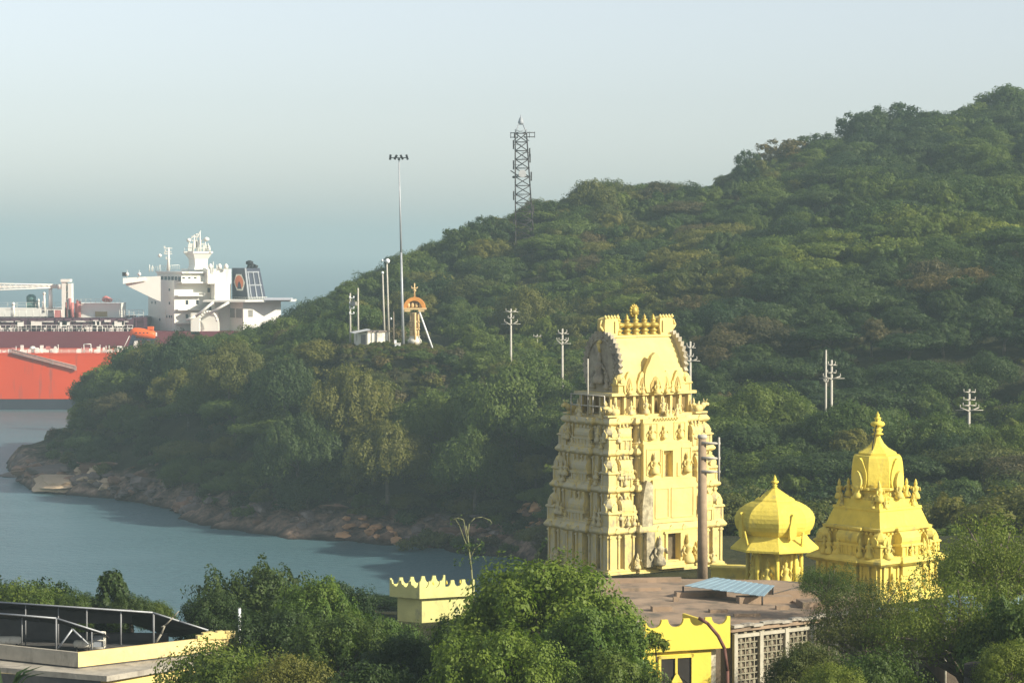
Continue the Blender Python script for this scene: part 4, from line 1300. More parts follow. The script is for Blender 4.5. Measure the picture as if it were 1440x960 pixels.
# post with small lamp right of the hut
x, y, z = base_at(553.5, 512); t = at(554, 438, 512)
o = thing("wooden_post", "thin timber post with a tiny lamp, just right of the small hut", "post", (x, y, z - .2))
MB().tube((0, 0, 0), (0, 0, t.z - z + .2), .16, .11, 7).build("post", mat("old_timber", (.22, .18, .13), .9, .2, 2), o)
q = at(550, 448, 512); MB().lathe([(.05, -.25), (.22, 0), (.05, .25)], (q.x - x, -.1, q.z - z + .2), 8).build("lamp", LAMPW, o)
# transformer poles on the left
for px, ty, lab in ((503.5, 405, "taller pale pole of the pair carrying a transformer, left of the small hut"), (492.5, 412, "shorter pole with insulators left of the transformer, beside the small hut")):
    x, y, z = base_at(px, 522); t = at(px, ty, 522)
    o = thing("utility_pole", lab, "utility pole", (x, y, z - .3), 0, "transformer poles by the hut")
    H = t.z - z + .3
    MB().tube((0, 0, 0), (0, 0, H), .22, .15, 8).build("pole", PCONC, o)
    m = MB()
    if px > 500:
        m.box((-.5, -.3, H - 3.1), (.5, .5, .6)); m.tube((-1.2, -.3, H - 3.5), (.2, -.3, H - 3.5), .08, n=4); m.build("bracket", PCONC, o)
        m = MB(); m.box((-.95, -.4, H - 3.2), (.75, .7, .9)); m.tube((-1.1, -.4, H - 2.8), (-1.1, -.4, H - 2.3), .08, n=5); m.tube((-.8, -.4, H - 2.8), (-.8, -.4, H - 2.3), .08, n=5); m.build("transformer", mat("transformer_grey", (.09, .10, .11), .6), o)
    else:
        for dz in (1.0, 2.2, 3.1, 4.2): m.box((.3, -.2, H - dz), (1.0, .12, .12)); m.lathe([(.05, 0), (.16, .1), (.16, .3), (.05, .4)], (.7, -.2, H - dz), 7); m.lathe([(.05, 0), (.14, .1), (.14, .3), (.05, .4)], (-.1, -.2, H - dz), 7)
        m.build("insulator_arm", LAMPW, o)
# hut
D = 514.0
hx, hy, hz_ = base_at(530, D)
ZB = at(530, 487, D).z
hut = thing("hut", "small pale hut with a flat lean-to roof on the grassy clearing", "hut", (at(516, 487, D).x, D, ZB), R(22))
ox = at(516, 487, D).x
wl = at(517, 487, D).x - ox; wr = at(549, 487, D).x - ox; hh = at(530, 467, D).z - ZB
m = MB(); m.prism([(wl - 1.2, 1.5), (wl, 0), (wr, .6), (wr, 5), (wl - 1.2, 5)], -2.0, hh); m.build("wall", WHITEW, hut)
m = MB(); m.prism([(wl - 1.5, 1.2), (wl - .1, -.3), (wr + .25, .3), (wr + .25, 5.3), (wl - 1.5, 5.3)], hh, hh + .22); m.build("roof", mat("rusty_roof_sheet", (.30, .24, .19), .8, .2, 1), hut)
m = MB(); m.add([(wl - 2.8, .6, hh - .25), (wl + .3, -.9, hh + .45), (wl + .3, 1.6, hh + .5), (wl - 2.8, 3, hh - .2)] + [(wl - 2.8, .6, hh - .1), (wl + .3, -.9, hh + .6), (wl + .3, 1.6, hh + .65), (wl - 2.8, 3, hh - .05)], [(3, 2, 1, 0), (4, 5, 6, 7), (0, 1, 5, 4), (1, 2, 6, 5), (2, 3, 7, 6), (3, 0, 4, 7)])
m.build("porch_roof", mat("porch_sheet", (.62, .62, .60), .5, .05, 1), hut)
m = MB(); m.add([(wl - 1.02, 1.2, .1), (wl - .25, .26, .1), (wl - .25, .26, hh - .5), (wl - 1.02, 1.2, hh - .5), (wl - 1.06, 1.1, .1), (wl - .3, .2, .1), (wl - .3, .2, hh - .5), (wl - 1.06, 1.1, hh - .5)], [(0, 1, 2, 3), (7, 6, 5, 4), (0, 4, 5, 1), (1, 5, 6, 2), (2, 6, 7, 3), (3, 7, 4, 0)])
m.build("door", mat("hut_door_grey", (.22, .20, .18), .8), hut)
# cabinet
D = 508.0; q = at(559, 495, D); zc = q.z
c = thing("meter_cabinet", "small white cabinet with a raised chimney box beside the small hut", "cabinet", (q.x, D, zc))
w1 = 3.9 * D / FPX; h1 = 12 * D / FPX
MB().b2(-w1, w1, 0, 1.0, -2, h1).build("body", LAMPW, c); MB().b2(-w1 - .1, -w1 + .35, .1, .6, h1, h1 + .7).build("vent_box", LAMPW, c); MB().b2(-w1 - .08, w1 + .08, -.1, 1.1, h1 - .05, h1 + .1).build("cap", WHITEW, c)
# ochre dome on pedestal (shore light)
D = 514.0; k = D / FPX
q = at(583, 487, D); ox = q.x; oz = q.z
def L(px, py): return ((px - 583) * k, 0, (487 - py) * k)
s = thing("domed_pedestal", "orange half-dome canopy with a cross-like finial on a carved cream pedestal", "monument", (ox, D, oz))
m = MB(); m.lathe([(1.15, -2.0), (1.15, .25), (1.05, .45)], (0, 0, 0), 12); m.build("plinth", WHITEW, s)
m = MB(); m.lathe([(1.0, .45), (1.35, .7), (1.4, 1.3), (1.1, 1.6), (.95, 1.9), (1.2, 2.1)], (0, 0, 0), 14); m.build("bowl", WHITEW, s)
m = MB()
for a in range(6):
    t = a * math.pi / 3 + .3; m.tube((.85 * math.cos(t), .85 * math.sin(t), 2.0), (.85 * math.cos(t), .85 * math.sin(t), 6.6), .13, n=6)
m.lathe([(.85, 2.0), (.95, 3.1), (.75, 3.3), (.7, 5.0), (.6, 6.4), (1.0, 6.8)], (0, 0, 0), 10)
for z_ in (3.5, 5.0): m.lathe([(1.0, z_ - .12), (1.15, z_), (1.0, z_ + .12)], (0, 0, 0), 12)
for a in range(8):
    t = a * math.pi / 4; m.lathe([(.05, 3.7), (.25, 3.9), (.2, 4.5), (.15, 4.7), (.02, 4.9)], (.8 * math.cos(t), .8 * math.sin(t), 0), 6)
m.build("carved_shaft", OCHREY, s)
m = MB(); m.tube((.15, -1.15, .3), (.15, -1.05, 6.8), .22, n=8); m.build("front_column", OCHREY, s)
m = MB()
n_ = 20; Ro = 2.2; Ri = 1.5; zc = L(583, 433)[2]
v = [(Ro * math.cos(math.pi * i / n_), Ro * 1.0 * math.sin(math.pi * i / n_)) for i in range(n_ + 1)] + [(Ri * math.cos(math.pi * i / n_), Ri * math.sin(math.pi * i / n_)) for i in range(n_, -1, -1)]
TMx = Matrix.Translation((0, 0, zc)) @ Matrix.Rotation(R(90), 4, 'X')
for i in range(n_):
    a0, a1 = math.pi * i / n_, math.pi * (i + 1) / n_
    m.prism([(Ri * math.cos(a0), Ri * math.sin(a0)), (Ro * math.cos(a0), Ro * math.sin(a0)), (Ro * math.cos(a1), Ro * math.sin(a1)), (Ri * math.cos(a1), Ri * math.sin(a1))], -1.2, 1.2, TMx)
m.build("arch_hood", OCHRE, s)
m = MB(); m.prism([(Ri * math.cos(math.pi * i / n_), Ri * math.sin(math.pi * i / n_)) for i in range(n_ + 1)], -1.0, -.2, TMx); 
for dx_ in (-1.2, -.4, .4, 1.2): m.lathe([(.1, 0), (.35, .2), (.3, .8), (.1, 1.1)], (dx_, -.6, zc + .1), 8)
m.build("dome_back", OCHREY, s)
m = MB(); m.box((0, 0, zc - .12), (Ro * 2 + .35, 2.6, .35)); m.box((-1.4, -1.0, zc - .45), (1.2, .5, .5)); m.box((1.4, -1.0, zc - .45), (1.2, .5, .5)); m.build("canopy_rim", OCHREY, s)
m = MB(); zt1 = L(583, 417)[2]; m.tube((.0, 0, zc + 2.2), (0, 0, L(0, 398)[2]), .16, .12, 7); m.box((0, 0, L(0, 405)[2]), (1.15, .2, .22)); m.lathe([(.1, 0), (.4, .2), (.15, .5)], (0, 0, L(0, 410)[2]), 8)
m.tube((-.55, 0, L(0, 405)[2]), (-.6, 0, L(0, 402)[2]), .1, n=5); m.tube((.55, 0, L(0, 405)[2]), (.6, 0, L(0, 403)[2]), .1, n=5); m.build("finial", OCHREY, s)
# leaning white pole
a = at(611, 490, 512); b = at(589, 436, 513)
o = thing("leaning_pole", "white pole leaning against the ochre domed pedestal", "pole", (a.x, a.y, a.z))
MB().tube((0, 0, -1), (b.x - a.x, b.y - a.y, b.z - a.z), .17, .17, 8).build("pole", LAMPW, o)

# lattice tower on the ridge
D = 652.0; k = D / FPX
bx, by, bz = base_at(738, D)
topz = at(731, 186, D).z
lt = thing("lattice_tower", "tall open lattice tower with side arms and a white dish, on the ridge", "tower", (bx, by, bz - .3))
H = topz - bz
lean = (731.5 - 737) * k
def hw(t): return (2.35 - 0.9 * t)
m = MB()
nseg = 13
corners = lambda t: [Vector((sx * hw(t) + lean * t, sy * hw(t), H * t)) for sx, sy in ((-1, -1), (1, -1), (1, 1), (-1, 1))]
for i in range(nseg):
    A, B = corners(i / nseg), corners((i + 1) / nseg)
    for q in range(4):
        m.tube(A[q], B[q], .17, n=5); m.tube(A[q], B[(q + 1) % 4], .10, n=4); m.tube(A[(q + 1) % 4], B[q], .10, n=4)
        m.tube(B[q], B[(q + 1) % 4], .10, n=4)
m.build("lattice_frame", DSTEEL, lt)
m = MB(); T = corners(1.0)
ap = Vector((lean, 0, H + 3.8))
for q in range(4): m.tube(T[q], ap - Vector((0, 0, 1.4)) + (T[q] - Vector((lean, 0, H))) * .35, .13, n=5); m.tube(T[q], T[(q + 1) % 4] + Vector((0, 0, 1)), .1, n=4)
m.lathe([(.6, 0), (.75, .6), (.45, 1.5), (.15, 2.0), (.05, 2.6)], (ap.x, ap.y, ap.z - 1.6), 8); m.build("mast_cap", GREYST, lt)
def arm(x0, x1, z, mb):
    for dz in (0, -1.1): mb.tube((x0, 0, z + dz), (x1, 0, z + dz), .12, n=5)
    for t in (0, .5, 1): xx = x0 + (x1 - x0) * t; mb.tube((xx, 0, z + .2), (xx, 0, z - 1.3), .12, n=4)
    mb.tube((x0, 0, z - 1.1), (x0 + (x1 - x0) * .5, 0, z - 1.1 - abs(x1 - x0) * .4), .1, n=4)
m = MB(); arm(lean + .8, lean + 3.5, H + .2, m); arm(lean - .8, lean - 2.6, H + .1, m); m.build("side_arm", DSTEEL, lt)
m = MB(); zz = at(733, 243, D).z - bz
m.lathe([(.1, -.3), (.8, -.2), (1.0, .2), (.95, .25)], (0, 0, 0), 14, M=Matrix.Translation((lean * .65, -2.0, zz)) @ Matrix.Rotation(R(90), 4, 'X')); m.tube((lean * .65, -2, zz), (lean * .65, -1, zz), .15, n=5); m.build("dish", mat('dish_grey', (.5, .5, .49), .6, .1, 1), lt)
m = MB()
for zf, sd in ((.2, -1), (.33, 1), (.45, -1), (.62, 1), (.72, -1), (.83, 1), (.9, -1), (.78, 1)):
    xx = lean * zf + sd * (hw(zf) + .45); m.box((xx, -.6, H * zf), (.35, .35, 2.3)); m.tube((xx, -.6, H * zf), (lean * zf, 0, H * zf), .08, n=4)
zz2 = at(724, 246, D).z - bz; m.tube((lean * .6 - 1, -1, zz2), (lean * .6 - 3.0, -1.5, zz2 + 1.3), .14, n=5); m.lathe([(.2, -.3), (.5, 0), (.2, .3)], (lean * .6 - 2.2, -1.2, zz2 - .3), 8)
m.build("panel_antenna", DSTEEL, lt)

# small orange roofed structure and pale specks on the hill
D = 716.0; q = at(1288, 213, D)
o = thing("hill_shrine", "tiny orange-walled structure half hidden by trees on the hilltop", "building", (q.x, D, q.z))
m = MB(); m.b2(-1.6, 1.6, 0, 2.5, -6, .5); m.build("wall", mat("salmon_plaster", (.72, .30, .14), .8, .1, 1), o)
m = MB()
for dx_, h_ in ((-1.2, .9), (-.3, 1.3), (.6, 1.1), (1.2, .8)): m.lathe([(.5, 0), (.55, .4), (.3, h_ * .7), (.05, h_)], (dx_, .6, .5), 8)
m.build("roof", mat("salmon_roof", (.75, .36, .18), .8, .1, 1), o)

# electricity poles
def epole(px, topy, D, lab, arms, visible_base=None, r=.2):
    x, y, z = base_at(px, D); t = at(px, topy, D); H = t.z - z + .3
    o = thing("electricity_pole", lab, "utility pole", (x, y, z - .3), 0, "electricity poles along the low ridge")
    MB().tube((0, 0, 0), (0, 0, H), r * 1.25, r * .8, 8).build("pole", PCONC, o)
    k = D / FPX
    for (py, half, up) in arms:
        zz = (topy - py) * k + H
        m = MB()
        m.tube((-half * k, -.2, zz + up * k), (0, -.2, zz), .10, n=5); m.tube((half * k, -.2, zz + up * k), (0, -.2, zz), .10, n=5)
        for sx in (-1, 1):
            m.tube((sx * half * k, -.2, zz + up * k), (sx * half * k, -.2, zz + up * k + .45), .09, .05, 5)
        m.build("crossarm", PCONC, o)
        if up:
            m = MB(); m.tube((half * k * 1.5, -.2, zz + up * k * .3), (-half * k * 1.5, -.2, zz + up * k * .3), .05, n=4); m.build("brace", PCONC, o)
    return o
epole(718.5, 434, 488, "electricity pole with three crossarms on the slope right of the ochre domed pedestal", [(439, 7, 2), (447, 4, 0), (457, 9, 5)])
epole(755.5, 470, 522, "faint thin pole among dark trees between two electricity poles", [(473, 5, 0)], r=.12)
epole(791, 462, 452, "electricity pole immediately left of the temple tower's top", [(470, 6, 3), (478, 5, 0), (485, 8, 7)])
epole(971, 480, 404, "electricity pole rising behind the right edge of the temple tower", [(490, 5, 4), (501, 4, 0), (508, 9, 3)])
epole(1162, 492, 392, "plain bare pole standing left of its armed twin on the low ridge", [(536, 3, 0)], r=.16)
epole(1170, 506, 386, "electricity pole with armed twin-forked top beside the plain bare pole", [(514, 5, 2), (524, 6, 0), (533, 12, 4)])
epole(1364, 547, 372, "electricity pole with four crossarms nearest the photo's right edge", [(551, 8, 0), (562, 8, 0), (570, 9, 0), (578, 13, 5)])
# ================================================================ TEMPLE
CREAM = mat("cream_yellow_paint", (0.74, 0.585, 0.21), 0.75, 0.10, .8, .3, 3, spec=.15, stain=((0.46, 0.38, 0.20), .30, 1.3, 3.5))
CREAMW = mat("weathered_shaded_cream_paint", (0.72, 0.575, 0.22), 0.85, 0.10, 1.5, .35, 4, spec=.1, side=((.58, .51, .33), 1.0), stain=((0.30, 0.27, 0.20), .38, 1.1, 1.6))  # side tint puts the left face's shade into the colour, with grime
MOULD = mat("mouldy_plaster", (0.44, 0.38, 0.24), 0.9, 0.4, 2.5, .5, 5, spec=.1, stain=((0.16, 0.14, 0.11), .5, 1.8, 1.3))
GABLE = mat('weathered_shaded_gable', (0.42, 0.37, 0.27), .9, .18, 1.5, .35, 5, spec=.1, stain=((0.24, 0.21, 0.17), .4, 1.0, 1.5))  # grey base paints in the gable's shade; the stains are weathering
YEL = mat("bright_yellow_paint", (0.76, 0.60, 0.10), 0.75, 0.10, 1.1, .35, 4, spec=.12, stain=((0.46, 0.39, 0.14), .24, 1.3, 4))
YELD = mat("mellow_yellow_paint", (0.72, 0.58, 0.13), 0.75, 0.12, 1.2, .3, 4, spec=.15, stain=((0.38, 0.34, 0.16), .28, 1.0, 1.8))
GOLD = mat("gilded_brass", (0.42, 0.31, 0.07), 0.5, 0.15, 2, metal=.35)
DARKW = mat("dark_interior", (0.035, 0.030, 0.025), 0.9, 0.2, 1)
DOORB = mat("old_brown_door", (0.16, 0.125, 0.07), 0.8, 0.3, 3)
BASEST = mat("brown_base_stone", (0.26, 0.20, 0.14), 0.9, 0.25, 1, .4, 4)

def arch_outline(w, h, n=12, ogee=.18, foot=.75):
    """horseshoe with a small point; foot on z=0"""
    pts = []
    a0 = -math.acos(min(1, foot)) 
    for i in range(n + 1):
        t = a0 + (math.pi - 2 * a0) * i / n
        pts.append((w / 2 * math.cos(t), math.sin(t)))
    zmin = min(p[1] for p in pts); zmax = 1.0
    out = []
    for x, z in pts:
        zz = (z - zmin) / (zmax - zmin)
        if zz > .93: zz += ogee * (1 - abs(x) / (w * .5)) 
        out.append((x, zz / (1 + ogee) * h))
    return out
def face_prism(mb, poly, org, d, out, t):
    """poly in (s,z) drawn on a vertical face; org 3D, d = unit direction along the face, out = unit outward"""
    n = len(poly)
    A = [Vector(org) + Vector(d) * s + Vector((0, 0, z)) + Vector(out) * t for s, z in poly]
    B = [Vector(org) + Vector(d) * s + Vector((0, 0, z)) - Vector(out) * .05 for s, z in poly]
    k = len(mb.v)
    mb.add(A + B, [tuple(range(n)), tuple(range(n, 2 * n))[::-1]] + [(i, n + i, n + (i + 1) % n, (i + 1) % n) for i in range(n)])

def figurine(mb, p, h, rz=0):
    """seated or standing guardian: legs, torso, arms, head and tall crown"""
    x, y, z = p
    mb.lathe([(h * .20, 0), (h * .24, h * .06), (h * .2, h * .22), (h * .11, h * .36), (h * .16, h * .52), (h * .17, h * .6), (h * .06, h * .66), (h * .09, h * .73), (h * .085, h * .8), (h * .06, h * .88), (h * .02, h)], (x, y, z), 7)
    c, s = math.cos(rz), math.sin(rz)
    for sg in (-1, 1):
        a = (x + c * sg * h * .15, y + s * sg * h * .15, z + h * .56); b = (x + c * sg * h * .27 - s * -.06 * h, y + s * sg * h * .27 - c * .08 * h, z + h * .40)
        e = (x + c * sg * h * .18, y + s * sg * h * .18 - .12 * h, z + h * .3 + (.28 * h if sg > 0 else 0))
        mb.tube(a, b, h * .05, h * .04, 5); mb.tube(b, e, h * .04, h * .03, 5)
def kalasha(mb, p, h, n=12):
    x, y, z = p
    mb.lathe([(.22 * h, 0), (.26 * h, .04 * h), (.14 * h, .10 * h), (.22 * h, .20 * h), (.22 * h, .24 * h), (.1 * h, .30 * h), (.27 * h, .38 * h), (.32 * h, .46 * h), (.27 * h, .54 * h), (.1 * h, .60 * h), (.15 * h, .68 * h), (.15 * h, .72 * h), (.06 * h, .78 * h), (.09 * h, .84 * h), (.03 * h, .92 * h), (.01, h)], (x, y, z), n)
def mini_kuta(mb, x, y, z, w, h):
    """little square shrine with niches, eave and dome"""
    mb.box((x, y, z + h * .18), (w * .8, w * .8, h * .36))
    for sx, sy in ((-1, -1), (1, -1), (1, 1), (-1, 1)): mb.box((x + sx * w * .36, y + sy * w * .36, z + h * .18), (w * .17, w * .17, h * .36))
    mb.lathe([(w * .55, h * .34), (w * .76, h * .40), (w * .74, h * .44), (w * .5, h * .50)], (x, y, z), 4, False, R(45))
    mb.lathe([(w * .40, h * .50), (w * .52, h * .58), (w * .52, h * .66), (w * .40, h * .77), (w * .18, h * .85), (w * .10, h * .88), (w * .14, h * .92), (w * .02, h)], (x, y, z), 8, False, R(22.5))
    for a in range(4):
        t = a * math.pi / 2; d = Vector((-math.sin(t), math.cos(t), 0)); o = Vector((math.cos(t), math.sin(t), 0))
        face_prism(mb, arch_outline(w * .5, h * .26, 8), Vector((x, y, z + h * .46)) + o * w * .46, d, o, .08)
def mini_sala(mb, x, y, z, L_, w, h, axis='x'):
    """little oblong barrel-roofed shrine"""
    dx, dy = (L_, w) if axis == 'x' else (w, L_)
    mb.box((x, y, z + h * .2), (dx * .86, dy * .8, h * .4))
    n_ = max(2, int(L_ / .5))
    for i in range(n_ + 1):
        s = -L_ * .42 + L_ * .84 * i / n_
        for sg in (-1, 1):
            q = (x + s, y + sg * w * .42) if axis == 'x' else (x + sg * w * .42, y + s)
            mb.box((q[0], q[1], z + h * .2), (.12, .12, h * .4))
    mb.box((x, y, z + h * .43), (dx * 1.06, dy * 1.1, h * .09))
    ol = arch_outline(w * .95, h * .5, 10, .12)
    Mx = Matrix.Translation((x, y, z + h * .47)) @ (Matrix.Rotation(R(90), 4, 'Z') if axis == 'x' else Matrix.Identity(4)) @ Matrix.Rotation(R(90), 4, 'X')
    mb.prism(ol, -L_ * .46, L_ * .46, Mx)
    for s in (-1, 0, 1):
        q = (x + s * L_ * .3, y) if axis == 'x' else (x, y + s * L_ * .3)
        mb.lathe([(.08, 0), (.12, .1), (.1, .2), (.02, .34)], (q[0], q[1], z + h * .96), 6)

def slot_outline(W, D, bays_w, bays_d):
    """rectilinear plan; bays are (length, offset) lists summing to W and D, both ends offset 0"""
    pts = []
    def side(org, d, out, bays, L_):
        tot = sum(b[0] for b in bays); s = 0; prev = 0
        for ln, off in bays:
            ln = ln * L_ / tot
            if off != prev:
                pts.append((org[0] + d[0] * s + out[0] * off, org[1] + d[1] * s + out[1] * off)) if False else None
            a = (org[0] + d[0] * s + out[0] * off, org[1] + d[1] * s + out[1] * off)
            s += ln
            b = (org[0] + d[0] * s + out[0] * off, org[1] + d[1] * s + out[1] * off)
            if not pts or (abs(pts[-1][0] - a[0]) + abs(pts[-1][1] - a[1])) > 1e-6: pts.append(a)
            pts.append(b); prev = off
    side((-W / 2, -D / 2), (1, 0), (0, -1), bays_w, W)
    side((W / 2, -D / 2), (0, 1), (1, 0), bays_d, D)
    side((W / 2, D / 2), (-1, 0), (0, 1), bays_w, W)
    side((-W / 2, D / 2), (0, -1), (-1, 0), bays_d, D)
    if abs(pts[0][0] - pts[-1][0]) + abs(pts[0][1] - pts[-1][1]) < 1e-6: pts.pop()
    return pts

GX0 = at(893, 806, 204)
gop = thing("temple_tower", "tall cream-yellow temple gateway tower crowned by a barrel vault with five brass finials", "temple tower", (GX0.x, 204, 26.4), R(35))
rg = random.Random(41)
BW = [(1.05, 0), (.32, -.75), (1.05, .05), (.32, -.75), (5.7, .42), (.32, -.75), (1.05, .05), (.32, -.75), (1.05, 0)]
BD = [(1.0, 0), (.34, -.8), (1.1, .06), (.34, -.8), (.95, .34), (.3, -.4), (.95, .34), (.34, -.8), (1.1, .06), (.34, -.8), (1.0, 0)]
CW = [(2.75, 0), (5.8, .42), (2.75, 0)]; CD = [(2.5, 0), (2.9, .34), (2.5, 0)]
# (z0, z_wall, z_top, W, D)
TIERS = [(0.0, 3.15, 3.85, 11.3, 8.0), (3.85, 6.35, 6.95, 10.7, 7.2), (6.95, 9.2, 9.8, 10.15, 6.5), (9.8, 11.55, 12.1, 9.5, 5.8)]
for ti, (z0, z1, z2, W_, D_) in enumerate(TIERS):
    m = MB()
    ol = slot_outline(W_, D_, BW, BD); co = slot_outline(W_, D_, CW, CD)
    m.sweep(co, [(.30, z0 - (.6 if ti == 0 else 0)), (.30, z0 + .18), (.16, z0 + .24), (.2, z0 + .34), (.06, z0 + .42), (.06, z0 + .5)])
    m.sweep(ol, [(0, z0 + .1), (0, z1)])
    # pilasters flanking the bays, with capitals
    def pil(bays, L_, place):
        tot = sum(b[0] for b in bays); s = 0
        for ln, off in bays:
            ln = ln * L_ / tot
            if ln > .5:
                for q in ((s + .13, s + ln - .13) if ln < 2.5 else (s + .13, s + ln * .14, s + ln * .86, s + ln - .13)):
                    place(q, off)
            s += ln
    def pf(q, off):
        for sg in (-1, 1):
            m.box((-W_ / 2 + q, sg * (D_ / 2 + off + .04), (z0 + .5 + z1) / 2), (.17, .14, z1 - z0 - .5)); m.box((-W_ / 2 + q, sg * (D_ / 2 + off + .07), z1 - .16), (.3, .2, .13))
    def pd(q, off):
        for sg in (-1, 1):
            m.box((sg * (W_ / 2 + off + .04), -D_ / 2 + q, (z0 + .5 + z1) / 2), (.14, .17, z1 - z0 - .5)); m.box((sg * (W_ / 2 + off + .07), -D_ / 2 + q, z1 - .16), (.2, .3, .13))
    pil(BW, W_, pf); pil(BD, D_, pd)
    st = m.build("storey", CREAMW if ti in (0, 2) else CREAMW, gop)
    m = MB()
    m.sweep(co, [(0, z1 - .02), (.10, z1 + .02), (.26, z1 + .14), (.31, z1 + .25), (.28, z1 + .34), (.18, z1 + .48), (.12, z1 + .58), (.05, z2)])
    # little horseshoe gables along the eave
    for side_, L_, D2 in (('f', W_, D_), ('d', D_, W_)):
        nn = int(L_ / 1.25)
        for i in range(nn):
            s = -L_ / 2 + L_ * (i + .5) / nn
            for sg in (-1, 1):
                off = .28 + (.42 if abs(s) < 2.0 and side_ == 'f' else .34 if abs(s) < 1.4 and side_ == 'd' else 0)
                if side_ == 'f': face_prism(m, arch_outline(.42, .42, 8), (s, sg * (D2 / 2 + off - .1), z1 + .14), (1 * -sg, 0, 0) if sg > 0 else (1, 0, 0), (0, sg, 0), .14)
                else: face_prism(m, arch_outline(.42, .42, 8), (sg * (D2 / 2 + off - .1), s, z1 + .14), (0, sg, 0), (sg, 0, 0), .14)
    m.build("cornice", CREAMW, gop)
    # row of miniature shrines standing on the cornice
    if ti < 3:
        nz0, nz1, nz2, nW, nD = TIERS[ti + 1]
        hk = (nz2 - nz0) * .86 if ti else 2.5
        for sx, sy in ((-1, -1), (1, -1), (1, 1), (-1, 1)):
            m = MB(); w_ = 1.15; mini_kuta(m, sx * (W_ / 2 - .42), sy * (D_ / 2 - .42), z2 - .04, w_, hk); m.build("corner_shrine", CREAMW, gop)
        for sy in (-1, 1):
            for sx in (-1, 1):
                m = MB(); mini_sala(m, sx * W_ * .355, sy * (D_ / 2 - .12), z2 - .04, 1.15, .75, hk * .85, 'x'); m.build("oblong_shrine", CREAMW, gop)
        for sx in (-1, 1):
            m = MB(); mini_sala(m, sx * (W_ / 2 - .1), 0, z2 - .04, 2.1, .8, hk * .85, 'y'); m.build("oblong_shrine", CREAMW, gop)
    # guardian figures between the bays
    for k in range(10):
        m = MB(); s = rg.uniform(-.42, .42) * W_
        if abs(s) < 2.9: s = (3.1 + abs(s) * .5) * (1 if s > 0 else -1)
        figurine(m, (s, -D_ / 2 - .42, z0 + (.45 if ti else .45)), rg.uniform(.9, 1.25)) if k % 2 else figurine(m, (-W_ / 2 - .42, (s / W_) * D_, z0 + .45), rg.uniform(.9, 1.25), R(90))
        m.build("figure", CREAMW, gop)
    for k in range(3):
        m = MB(); s = rg.uniform(-.40, .40) * W_; figurine(m, (s, -D_ / 2 - .25, z2 - .03), rg.uniform(.8, 1.1)); m.build("figure", CREAMW, gop)
        m = MB(); figurine(m, (-W_ / 2 - .2, rg.uniform(-.4, .4) * D_, z2 - .03), rg.uniform(.8, 1.1), R(90)); m.build("figure", CREAMW, gop)
# smooth painted central bay on the sunny front: flat panels and two openings
m = MB()
fy = lambda D_: -D_ / 2 - .42
def bayslab(x0, x1, z0, z1, y0, y1, hole=None):
    if not hole: m.b2(x0, x1, y0, y1, z0, z1); return
    a, b, c, d = hole
    m.b2(x0, a, y0, y1, z0, z1); m.b2(b, x1, y0, y1, z0, z1); m.b2(a, b, y0, y1, z0, c); m.b2(a, b, y0, y1, d, z1)
bayslab(-1.9, 2.75, .55, 3.3, -5.02, -4.3, (-.72, .52, 1.0, 3.1))
bayslab(-1.75, 2.6, 3.9, 7.3, -4.52, -3.9)
bayslab(-2.4, 2.45, 7.3, 10.1, -4.17, -3.4, (-.42, .42, 7.45, 9.5))
bayslab(-2.2, 2.25, 10.1, 12.05, -3.85, -3.2)
m.b2(-2.5, 2.6, -4.30, -4.0, 7.18, 7.34); m.b2(-2.3, 2.4, -3.95, -3.6, 10.06, 10.2)
for (x0_, x1_, z0_, z1_, yy) in ((-1.5, -.2, 4.3, 6.6, -4.53), (.1, 2.3, 4.3, 6.6, -4.53), (-2.1, -.8, 10.4, 11.7, -3.86), (.9, 2.0, 10.4, 11.7, -3.86), (-2.1, -.7, 7.7, 9.7, -4.18), (1.4, 2.3, 7.7, 9.7, -4.18)):
    for q_ in (x0_, x1_): m.box((q_, yy, (z0_ + z1_) / 2), (.09, .1, z1_ - z0_))
    for q_ in (z0_, z1_): m.box(((x0_ + x1_) / 2, yy, q_), (x1_ - x0_, .1, .09))
m.build("painted_central_bay", CREAM, gop)
for (xx, zz_, yy, hh_) in ((-1.45, 7.75, -4.35, 1.7), (1.85, 7.75, -4.35, 1.6), (-1.45, 10.45, -4.0, 1.2), (1.45, 10.45, -4.0, 1.2), (-.2, 10.45, -4.0, 1.1), (2.2, .8, -5.2, 1.6)):
    mm_ = MB(); figurine(mm_, (xx, yy, zz_), hh_); mm_.build("figure", CREAM, gop)
m = MB(); m.prism([(-2.8, 3.3), (-1.76, 3.3), (-1.76, 6.9), (-2.0, 7.15), (-2.35, 7.3), (-2.6, 6.6), (-2.8, 5.2)], 4.0, 4.56, Matrix.Rotation(R(90), 4, 'X')); m.b2(-2.7, -1.92, -4.98, -4.3, .6, 3.3); m.build("mouldy_patch_bay", MOULD, gop)
m = MB(); m.b2(-.71, .51, -4.50, -4.44, 1.02, 3.08); m.build("door_opening", DOORB, gop)
m = MB(); m.b2(-.41, .41, -3.62, -3.56, 7.46, 9.48); m.build("window_opening", DARKW, gop)
m = MB()
for x in (-.84, .64): m.box((x, -5.08, 2.05), (.2, .14, 2.3))
m.box((-.1, -5.08, 3.2), (1.9, .2, .16)); m.box((-.1, -5.13, .78), (2.6, .5, .3)); m.box((-.1, -5.28, .55), (3.2, .7, .2))
for x in (-.52, .52): m.box((x, -4.2, 8.5), (.12, .1, 2.1))
m.box((0, -4.21, 9.58), (1.3, .14, .1)); m.box((1.1, -4.2, 8.0), (.35, .1, 1.1))
for i in range(11): m.box((-1.5 + i * .28, -4.34, 7.08), (.13, .2, .14))
for i in range(9): m.box((-1.1 + i * .28, -3.98, 12.0), (.13, .2, .12))
m.build("door_surround", CREAM, gop)
